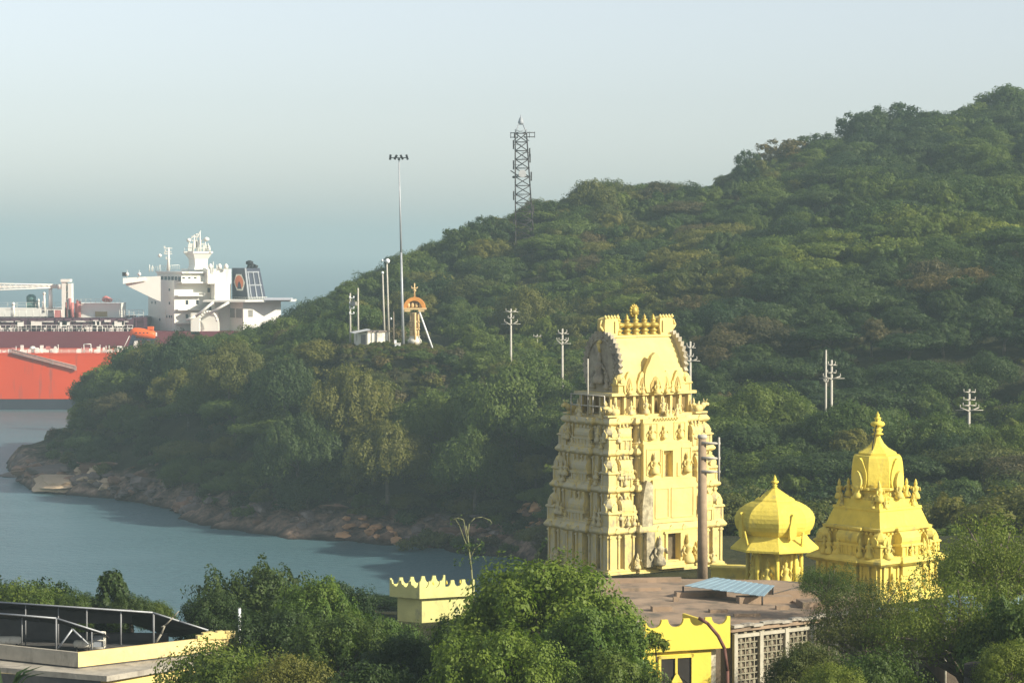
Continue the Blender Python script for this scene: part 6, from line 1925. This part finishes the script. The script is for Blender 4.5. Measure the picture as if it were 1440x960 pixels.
# wing left of the gatehouse, its shade painted in as grey
A = at(868, 872, 141)
o = thing("parapet_block", "scalloped parapet block left of the yellow gatehouse, its shade painted grey", "wall", (A.x, 141, A.z))
w_ = (904 - 868) * 141 / FPX
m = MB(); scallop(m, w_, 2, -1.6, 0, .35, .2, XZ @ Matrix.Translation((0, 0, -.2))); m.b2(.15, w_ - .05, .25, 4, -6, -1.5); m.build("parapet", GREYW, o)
m = MB(); 
for i in range(2): 
    for j in range(7):
        a0, a1 = math.pi * (j) / 7, math.pi * (j + 1) / 7; s0 = w_ * (i + .5) / 2; hwid = w_ / 4 * .72
        m.tube((s0 - hwid * math.cos(a0), .1, -.35 * math.sin(a0) + .04), (s0 - hwid * math.cos(a1), .1, -.35 * math.sin(a1) + .04), .07, n=5)
m.build("scallop_trim", PLAST, o)
# downpipe and cables beside the gatehouse
a_ = at(1019, 905, 133); o = thing("downpipe", "dark rusty downpipe curving down the yellow gatehouse's right corner", "pipe", (a_.x, a_.y, a_.z))
m = MB(); m.path([Vector((-1.35, .1, 1.35)), Vector((-.9, -.1, 1.1)), Vector((-.35, -.1, .45)), Vector((-.02, -.1, -.2)), Vector((.15, 0, -1.4)), Vector((.22, 0, -5))], .09, .09, 8); m.build("tube", mat("rusty_pipe", (.16, .07, .05), .7, .3, 3), o)
m = MB(); m.path([Vector((-2.3, .3, -1.8)), Vector((-1.7, -.05, -2.2)), Vector((-1.35, -.05, -3.2)), Vector((-1.1, -.05, -5))], .03, .03, 4); m.build("cable", BLACKM, o)
# loose bent rod over the roof
a_ = onz(1150, 862, ZR + .2); o = thing("bent_rod", "thin bent metal rod sticking out over the brown flat roof's right end", "rod", (a_.x, a_.y, a_.z))
k = a_.y / FPX
m = MB(); m.path([Vector((0, 0, 0)) + Vector((dx_ * k, 0, dz_ * k)) for dx_, dz_ in ((-62, 28), (-30, 37), (0, 36), (28, 18), (38, 6))], .03, .03, 5); m.build("rod", PCONC, o)

# scalloped yellow-green building on the left of the bush
LYEL = mat("faded_lime_yellow_paint", (.66, .62, .24), .8, .1, 1, .2, 4, stain=((.40, .38, .2), .2, 1, 2))
D = 196.0; k = D / FPX; A = at(590, 818, D)
o = thing("scalloped_building", "faded lime-yellow building with scalloped parapets above the dark trees, left of the bush", "building", (A.x, D, A.z), R(24))
m = MB(); scallop(m, 4.6, 5, -1.3, 0, .5, .18, XZ @ Matrix.Translation((0, 0, -.18))); m.build("parapet_front", LYEL, o)
m = MB(); scallop(m, 2.7, 3, -1.3, 0, .5, .18, Matrix.Rotation(R(125), 4, 'Z') @ XZ); m.build("parapet_side", LYEL, o)
m = MB(); Msd = Matrix.Translation((-1.55, 2.21, 0)); scallop(m, 4.6, 5, -1.3, .12, .5, .18, Msd @ XZ @ Matrix.Translation((0, 0, -.18))); m.build("parapet_rear", LYEL, o)
m = MB(); m.prism([(.1, .2), (4.5, .2), (3.0, 2.2), (-1.4, 2.2)], -1.1, -.95); m.build("roof", LYEL, o)
m = MB(); m.prism([(.35, .4), (4.4, .4), (2.9, 2.1), (-1.0, 2.1)], -8, -1.08); m.build("wall", LYEL, o)
m = MB(); 
for i in range(5): m.lathe([(.07, -.3), (.09, -.2), (.05, -.1), (.02, 0)], (.05 + 4.5 * (i + .0) / 4, .1, 0), 7)
m.build("parapet_knob", YEL, o)

# ================================================================ LOWER LEFT BUILDING
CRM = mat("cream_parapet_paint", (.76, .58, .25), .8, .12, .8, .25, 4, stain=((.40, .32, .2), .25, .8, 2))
CRMW = mat("weathered_shaded_cream_parapet", (.48, .43, .34), .85, .15, 1, .25, 4, stain=((.25, .22, .17), .35, .9, 3))  # greyer copy of the cream with the side's shade painted in, plus stains
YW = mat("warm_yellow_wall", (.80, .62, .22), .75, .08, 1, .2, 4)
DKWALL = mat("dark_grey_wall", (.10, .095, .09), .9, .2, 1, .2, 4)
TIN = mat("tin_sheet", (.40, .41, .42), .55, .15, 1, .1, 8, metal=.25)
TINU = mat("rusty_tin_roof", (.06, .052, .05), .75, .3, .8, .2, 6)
ZP = 28.2
def LP(px, py, z=ZP): p = onz(px, py, z); return Vector((p.x, p.y, z))
C0 = LP(110, 917)
lb_ = thing("terrace_building", "low building whose cream parapet terrace carries tin canopies, at lower left", "building", C0)
def ll(px, py, z=ZP): return LP(px, py, z) - C0
P1 = ll(322, 893); PL = ll(-160, 889); PB = PL + (P1 * 1.0)
th_ = .22
def wallseg(mb, a, b, z0, z1, t=.22):
    d = (b - a); d.z = 0; L_ = d.length; d.normalize(); n_ = Vector((-d.y, d.x, 0))
    pts = [a, b, b + n_ * t, a + n_ * t]; mb.prism([(p.x, p.y) for p in pts], z0, z1)
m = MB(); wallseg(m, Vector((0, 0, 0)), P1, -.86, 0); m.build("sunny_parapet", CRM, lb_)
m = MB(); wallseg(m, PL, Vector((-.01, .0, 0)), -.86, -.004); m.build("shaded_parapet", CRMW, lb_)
m = MB(); pts = [PL, Vector((0, 0, 0)), P1, PB]
m.prism([(p.x * .99, p.y + .12) for p in pts], -.95, -.86); m.build("terrace_floor", DKWALL, lb_)
o1, o2, o3 = ll(-170, 925, ZP - 1.0), ll(150, 951, ZP - 1.0), ll(330, 921, ZP - 1.0)
m = MB(); m.prism([(p.x, p.y) for p in (o1, o2, o3, PB)], -1.28, -.96); m.build("ledge", CONC, lb_)
m = MB(); w1_, w2_, w3_ = ll(-170, 933, ZP - 1.3), ll(142, 957, ZP - 1.3), ll(322, 929, ZP - 1.3)
wb = [(p.x, p.y) for p in (w1_, w2_, w3_, PB)]
m.prism(wb, -7, -1.27); m.build("wall", YW, lb_)
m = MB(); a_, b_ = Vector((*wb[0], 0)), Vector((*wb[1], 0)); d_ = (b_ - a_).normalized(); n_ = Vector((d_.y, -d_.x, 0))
m.prism([(a_ + n_ * .03).xy[:], (b_ + n_ * .03).xy[:], (b_ - n_ * .02).xy[:], (a_ - n_ * .02).xy[:]], -7, -1.28); m.build("wall_shade_sheet", DKWALL, lb_)  # dark sheet paints shade onto this side of the yellow wall
# rubble blocks at the far end of the parapet
m = MB(); rb_ = random.Random(9)
for i in range(7):
    p = P1 * (.80 + i * .034); m.box(p + Vector((0, .1, rb_.uniform(-.05, .15))), (rb_.uniform(.35, .6), .4, rb_.uniform(.3, .55)), .5)
m.build("broken_parapet_end", CREAMW, lb_)
POSTM = mat('dull_grey_post', (.24, .24, .24), .6, .2, 1)
# canopy, upper
def canopy(name, lab, eave, posts, zoff, depthv, col_t, fascia=.1):
    o = thing(name, lab, "canopy", C0, 0, "tin canopies on the terrace")
    E = [LP2 - C0 for LP2 in eave]
    m = MB()
    for i in range(len(E) - 1):
        a, b = E[i], E[i + 1]; n_ = max(2, int((b - a).length / .6))
        for j in range(n_):
            p, q = a.lerp(b, j / n_), a.lerp(b, (j + 1) / n_); up = Vector((0, 0, .04 * (j % 2)))
            thick(m, [p + up, q + up, q + depthv + up, p + depthv + up], .04)
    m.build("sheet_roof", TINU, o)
    m = MB()
    for i in range(len(E) - 1): m.tube(E[i] + Vector((0, -.04, .02)), E[i + 1] + Vector((0, -.04, .02)), .055, n=6)
    m.build("eave_trim", TIN, o)
    for (px, yt, yb, D_, r_) in posts:
        a, b = at(px, yt, D_) - C0, at(px, yb, D_) - C0
        MB().tube(b, a, r_ * .62, r_ * .62, 6).build("post", POSTM, o)
    return o
Dv = Vector((.6, 8.5, .35))
e1 = [at(-150, 838, 158), at(0, 846.5, 157), at(215, 861, 156), at(252, 873, 156), at(293, 886, 156)]
up_c = canopy("tin_canopy", "larger upper tin canopy with a long sloping right edge on the terrace", e1,
       [(36, 850, 910, 157, .06), (82, 852, 912, 157, .07), (122, 856, 912, 156.5, .08), (170, 859, 906, 156.3, .09), (216, 862, 906, 156, .11)], 0, Vector((-3.5, 9, -1.75)), TINU)
e2 = [at(-150, 853, 153), at(0, 862.5, 152.5), at(79, 869, 152), at(146, 890, 152)]
lo_c = canopy("tin_canopy", "smaller lower tin canopy in front, with a V-shaped brace", e2,
       [(31, 868, 904, 152.6, .06), (79, 869, 913, 151.6, .09), (129, 888, 913, 151.4, .07)], 0, Vector((-.3, 4, -.9)), TINU)
m = MB(); a, b, c_ = at(82, 911, 151.8) - C0, at(102, 884, 151.8) - C0, at(124, 905, 151.8) - C0; m.tube(a, b, .06, n=5); m.tube(b, c_, .06, n=5); m.build("brace", STEEL, lo_c)
# rear wall of the terrace, dark, and the things stored on it
o = thing("terrace_rear_wall", "dark wall with a long gap under the upper tin canopy", "wall", at(60, 915, 159.5))
k = 159.5 / FPX
m = MB(); m.b2(-11, (186 - 60) * k, 0, .25, -.8, 1.15); m.b2(-11, (186 - 60) * k, 0, .25, 1.75, 2.6); 
m.b2(-11, (100 - 60) * k, 0.02, .22, 1.0, 1.8); m.build("wall_body", DKWALL, o)
m = MB(); m.b2((130 - 60) * k, (238 - 60) * k, -.2, .1, -.8, 1.15); m.build("rear_parapet", DKWALL, o)
for (px, py, w_, h_, lab, cat) in ((14, 900, 1.5, .55, "long pale tank lying under the lower tin canopy at the far left", "tank"), (116, 905, 1.1, .5, "pale rounded tank just left of the canopy's V brace foot", "tank"), (139, 899, .7, .9, "wire-framed white container beside the pale rounded tank", "container")):
    p = at(px, py, 154.5); o = thing("water_tank" if cat == "tank" else "wire_container", lab, cat, p)
    m = MB(); 
    if cat == "tank":
        m.lathe([(.05, -w_ / 2), (h_ * .42, -w_ / 2 + .05), (h_ * .5, -w_ / 2 + .2), (h_ * .5, w_ / 2 - .2), (h_ * .42, w_ / 2 - .05), (.05, w_ / 2)], (0, 0, 0), 12, M=Matrix.Rotation(R(90), 4, 'Y')); m.build("body", WHITEW, o)
        m = MB(); m.box((-w_ * .3, 0, -h_ * .55), (.1, .5, h_ * .5)); m.box((w_ * .3, 0, -h_ * .55), (.1, .5, h_ * .5)); m.build("stand", IRON, o)
    else:
        for sx in (-1, 1):
            for sy in (-1, 1): m.tube((sx * .35, sy * .3, -.5), (sx * .35, sy * .3, .45), .035, n=5)
        for z_ in (-.45, 0, .45):
            m.tube((-.35, -.3, z_), (.35, -.3, z_), .03, n=4); m.tube((-.35, .3, z_), (.35, .3, z_), .03, n=4); m.tube((-.35, -.3, z_), (-.35, .3, z_), .03, n=4); m.tube((.35, -.3, z_), (.35, .3, z_), .03, n=4)
        m.build("cage", WHITEW, o); m = MB(); m.box((0, 0, -.05), (.6, .5, .7)); m.build("liner", GREYST, o)
# forked dry branch leaning on the parapet
a = at(218, 905, 154); o = thing("dry_branch", "pale forked dry branch leaning against the cream parapet", "branch", a)
k = 154 / FPX; m = MB(); m.path([Vector((0, 0, 0)), Vector((9 * k, 0, 14 * k)), Vector((14 * k, 0, 26 * k)), Vector((26 * k, 0, 38 * k)), Vector((34 * k, 0, 47 * k))], .08, .03, 5); m.tube((14 * k, 0, 26 * k), (9 * k, 0, 24 * k), .05, n=5); m.build("limb", BARKP, o)
# white post among the trees
a, b = at(337, 905, 160), at(336, 854, 160)
o = thing("white_post", "plain white post standing in front of the dark trees right of the terrace", "post", (a.x, a.y, a.z)); MB().tube((0, 0, -3), (0, 0, b.z - a.z), .09, .09, 8).build("shaft", LAMPW, o)
a = at(340, 912, 156); o = thing("broken_block", "small pale broken masonry block at the foot of the white post", "masonry", a); MB().box((0, 0, 0), (.45, .4, .6), .3).box((-.9, .2, -.1), (.4, .4, .5), .7).build("block", CREAMW, o)
# ================================================================ FOREGROUND TREES
FV = {}
def fgvar(key, seed, rr, z0, z1, nc, nl, leaf, shape, gap=.24, cr=.34, nlimb=12, bark=None, tr=.3):
    me_, cls_ = crown("crown_" + key, seed, rr, z0, z1, nc, nl, leaf, shape, gap, cr)
    t = trunk("trunk_" + key, seed + 1, cls_, z1 * .5, tr, bark, nlimb=nlimb)
    FV[key] = (me_, t, rr, z1)
fgvar("broad", 301, 6.5, 2.0, 10.5, 46, 52000, .135, 'dome', .2, .27)
fgvar("round", 302, 4.6, 1.6, 8.5, 30, 34000, .12, 'dome', .2, .30)
fgvar("loose", 303, 4.8, 1.2, 9.0, 34, 26000, .12, 'loose', .2, .24)
fgvar("shrub", 304, 3.4, 0.2, 4.2, 30, 42000, .07, 'dome', .2, .32)
fgvar("narrow", 305, 1.5, 1.0, 6.5, 24, 9000, .16, 'column', .25, .42)
fgvar("feathery", 306, 6.5, 2.8, 9.5, 60, 30000, .075, 'loose', .16, .20, 40, BARK, .42)
_fc = {}
def fg(px, topy, D, wpx, key, tone, name, cat, lab, grp=None, rz=None, sink=0.0):
    me_, t, rr, h = FV[key]
    top = at(px, topy, D); z = gz(top.x, D)
    H = top.z - z; s = wpx / 2 * D / FPX / rr
    sz = H / h
    if sz > s * 1.5:     # stand it on a taller stem rather than stretching the crown
        zb = top.z - h * s * 1.15; szz = s * 1.15
    else: zb = z; szz = sz
    if (key, tone) not in _fc:
        c = me_.copy(); c.materials.clear(); c.materials.append(LM[tone]); _fc[(key, tone)] = c
    o = thing(name, lab, cat, (top.x, D, zb), rz if rz is not None else px * .37, grp); o.scale = (s, s, szz)
    c = bpy.data.objects.new("crown", _fc[(key, tone)]); COL.objects.link(c); c.parent = o
    c = bpy.data.objects.new("trunk", t); COL.objects.link(c); c.parent = o
    if zb > z + .5:
        m = MB(); m.tube((0, 0, (z - zb - 1) / szz), (0, 0, .3), .36, .3, 8); m.build("lower_trunk", BARK, o)
    return o
G = "trees in the foreground below the temple"
fg(50, 788, 176, 170, "loose", "dark", "shade_tree", "tree", "dark open-crowned tree behind the terrace canopy at far left", G)
fg(-30, 800, 172, 160, "round", "dark", "shade_tree", "tree", "dark tree cut off by the photo's left edge behind the canopy", G)
fg(30, 823, 168, 170, "shrub", "light", "leafy_bush", "bush", "bright green bush right behind the upper tin canopy at far left")
fg(108, 832, 168, 90, "shrub", "mid", "leafy_bush", "bush", "mid-green bush behind the canopy left of the narrow dark tree")
fg(157, 802, 168, 56, "narrow", "dark", "columnar_tree", "tree", "narrow dark dense tree standing alone against the water", G)
fg(185, 838, 167, 80, "shrub", "dark", "leafy_bush", "bush", "dark bush just right of the narrow dark tree")
fg(222, 846, 169, 60, "shrub", "mid", "leafy_bush", "bush", "low bush at the gap of water right of the canopy")
fg(362, 787, 172, 220, "broad", "dark", "shade_tree", "tree", "large dark tree with the highest crown, behind the white post", G)
fg(300, 830, 166, 110, "round", "dark", "shade_tree", "tree", "dark tree at the right end of the terrace canopy", G)
fg(440, 812, 164, 150, "round", "fresh", "shade_tree", "tree", "mid-green tree right of the large dark tree", G)
fg(395, 850, 156, 180, "broad", "dark", "shade_tree", "tree", "dark low tree in front of the large dark tree right of the white post", G)
fg(484, 815, 172, 120, "round", "dark", "shade_tree", "tree", "dark tree immediately left of the faded lime-yellow scalloped building", G)
fg(480, 858, 150, 170, "broad", "mid", "shade_tree", "tree", "mid-green tree filling the bottom between terrace and bush", G)
fg(575, 884, 146, 160, "broad", "dark", "shade_tree", "tree", "dark tree below the faded lime-yellow scalloped building", G)
fg(528, 836, 203, 84, "round", "dark", "shade_tree", "tree", "dark tree standing against the shaded left side of the scalloped building", G)
fg(486, 846, 190, 90, "round", "mid", "shade_tree", "tree", "mid-green tree between the water and the mid-green tree by the terrace", G)
fg(552, 866, 160, 110, "round", "fresh", "shade_tree", "tree", "small fresh green tree hugging the left corner of the scalloped building", G)
fg(668, 858, 143, 150, "broad", "mid", "shade_tree", "tree", "mid-green tree in front of the faded scalloped building's wall", G)
fg(762, 777, 138, 300, "broad", "fresh", "broad_bush_tree", "tree", "big rounded mid-green tree directly below the tall temple tower's left side", G, rz=1.0)
fg(840, 850, 131, 190, "round", "fresh", "shade_tree", "tree", "rounded green tree against the grey parapet block", G)
fg(700, 880, 124, 240, "broad", "fresh", "shade_tree", "tree", "broad green tree at the bottom edge below the big rounded tree", G)
fg(870, 915, 122, 150, "round", "mid", "shade_tree", "tree", "small rounded tree at the bottom edge left of the yellow gatehouse", G)
fg(300, 912, 132, 260, "shrub", "light", "leafy_bush", "bush", "sunlit yellow-green bush in front of the cream parapet's right end")
fg(400, 925, 128, 180, "shrub", "olive", "leafy_bush", "bush", "olive bush at the bottom edge right of the sunlit yellow-green bush")
fg(520, 928, 126, 200, "round", "dark", "leafy_bush", "bush", "dark bush along the bottom edge left of centre")
fg(1130, 905, 128, 130, "shrub", "olive", "leafy_bush", "bush", "yellowish olive bush in front of the lattice wall")
fg(1240, 918, 126, 180, "shrub", "mid", "leafy_bush", "bush", "bright mid-green bush at the bottom edge left of the thick dark trunk")
fg(1165, 935, 122, 120, "shrub", "light", "leafy_bush", "bush", "light green bush at the bottom edge below the lattice wall")
fg(1425, 905, 122, 120, "shrub", "light", "leafy_bush", "bush", "light green bush in the bottom right corner")
fg(1400, 708, 150, 250, "feathery", "light", "feathery_tree", "tree", "tall feathery olive tree at the right edge beside the stepped shrine", G, rz=.4)
fg(1360, 790, 132, 300, "feathery", "light", "feathery_tree", "tree", "wide feathery tree with the thick dark trunk at lower right", G, rz=2.1)
fg(1225, 800, 140, 210, "feathery", "olive", "feathery_tree", "tree", "thin airy tree in front of the stepped shrine's base", G, rz=3.6)
fg(1165, 785, 150, 120, "feathery", "mid", "feathery_tree", "tree", "small airy tree between the domed shrine and the stepped shrine", G, rz=5.0)
fg(1450, 800, 128, 200, "loose", "mid", "feathery_tree", "tree", "green tree cut off by the photo's right edge, lower right", G)
# thick dark trunk seen at the lower right
a = at(1368, 938, 124); zt = gz(a.x, 124)
o = thing("tree_stump", "thick dark forked trunk at the bottom edge, lower right", "tree trunk", (a.x, 124, zt - .3))
Hh = a.z - zt
m = MB(); m.path([Vector((-.5, 0, 0)), Vector((-.1, 0, Hh * .6)), Vector((.1, .1, Hh - .2)), Vector((.0, .1, Hh + .5))], .62, .42, 12); m.path([Vector((.1, 0, Hh * .75)), Vector((.7, .1, Hh - .4)), Vector((1.3, .2, Hh + .5))], .38, .2, 9)
m.build("forked_trunk", mat("dark_bark", (.045, .038, .032), .95, .3, 3, .5, 6), o)
# bare sapling with drooping twigs
D = 172.0; k = D / FPX
a = at(665, 830, D); zt = gz(a.x, D)
o = thing("bare_sapling", "slender almost bare sapling with drooping twig ends against the shore", "sapling", (a.x, D, a.z - 1))
def S_(px, py): return Vector(((px - 665) * k, 0, (830 - py) * k + 1))
m = MB(); m.path([S_(666, 860), S_(665, 830), S_(663, 800), S_(660, 775), S_(658, 752), S_(655, 738)], .07, .035, 7)
m.path([S_(658, 752), S_(660, 735), S_(668, 727), S_(678, 726), S_(689, 730), S_(692, 735)], .035, .02, 5)
m.path([S_(660, 775), S_(652, 755), S_(646, 738), S_(640, 728)], .04, .02, 5); m.path([S_(657, 760), S_(652, 730), S_(645, 727), S_(634, 730)], .035, .02, 5); m.path([S_(661, 785), S_(668, 770), S_(676, 764)], .035, .015, 5)
m.build("stem", mat("green_stem", (.22, .22, .10), .8, .2, 3), o)
rng2 = np.random.default_rng(8)
tips = [S_(692, 734), S_(641, 728), S_(634, 731), S_(676, 764), S_(650, 772), S_(664, 768), S_(648, 790), S_(672, 775), S_(656, 768), S_(668, 785)]
C_ = []
for t in tips:
    for j in range(26 if t.z < S_(0, 750).z else 7): C_.append(np.array(t) + rng2.normal(0, .26, 3) * [1, .8, .6])
C_ = np.array(C_); V, F, _t = leaves_np(rng2, C_, rng2.normal(0, 1, (len(C_), 3)), .09, None)
me = bpy.data.meshes.new("leaves"); mesh_np(me, V, F); me.materials.append(LM['light']); lo = bpy.data.objects.new("leaves", me); COL.objects.link(lo); lo.parent = o
# leafy plant growing on the gatehouse corner
a = at(921, 905, 134); o = thing("wall_plant", "green leafy plant sprouting from the yellow gatehouse's left corner", "plant", (a.x, a.y - .3, a.z - .7))
me_p, cls_p = crown("plant_leaves", 777, .75, .1, 1.5, 12, 900, .12, 'dome', .3, .4, 'light'); c = bpy.data.objects.new("leaves", me_p); COL.objects.link(c); c.parent = o
m = MB(); m.path([Vector((.1, .3, -.3)), Vector((.05, .2, .2)), Vector((0, 0, .8))], .05, .03, 5); m.build("stem", BARK, o)
# broad-leaved plant at the lower left corner
a = at(8, 952, 120); o = thing("broad_leaf_plant", "dark broad-leaved plant poking up in the bottom left corner", "plant", (a.x, a.y, a.z - 1.2))
m = MB(); rp_ = random.Random(2)
for i in range(16):
    t = rp_.uniform(0, 6.28); l = rp_.uniform(1.2, 2.3); e_ = rp_.uniform(.5, 1.3)
    d = Vector((math.cos(t), math.sin(t), 0)); s_ = Vector((-d.y, d.x, 0)) * .16
    p0 = Vector((0, 0, .1)); p1 = d * l * .45 + Vector((0, 0, l * e_ * .6)); p2 = d * l * .9 + Vector((0, 0, l * e_ * .7))
    m.add([p0, p1 - s_, p2, p1 + s_, p1 - Vector((0, 0, .06))], [(0, 1, 4), (1, 2, 4), (2, 3, 4), (3, 0, 4)])
m.tube((0, 0, -3), (0, 0, .3), .12, n=6)
m.build("leaves", LM['dark'], o)
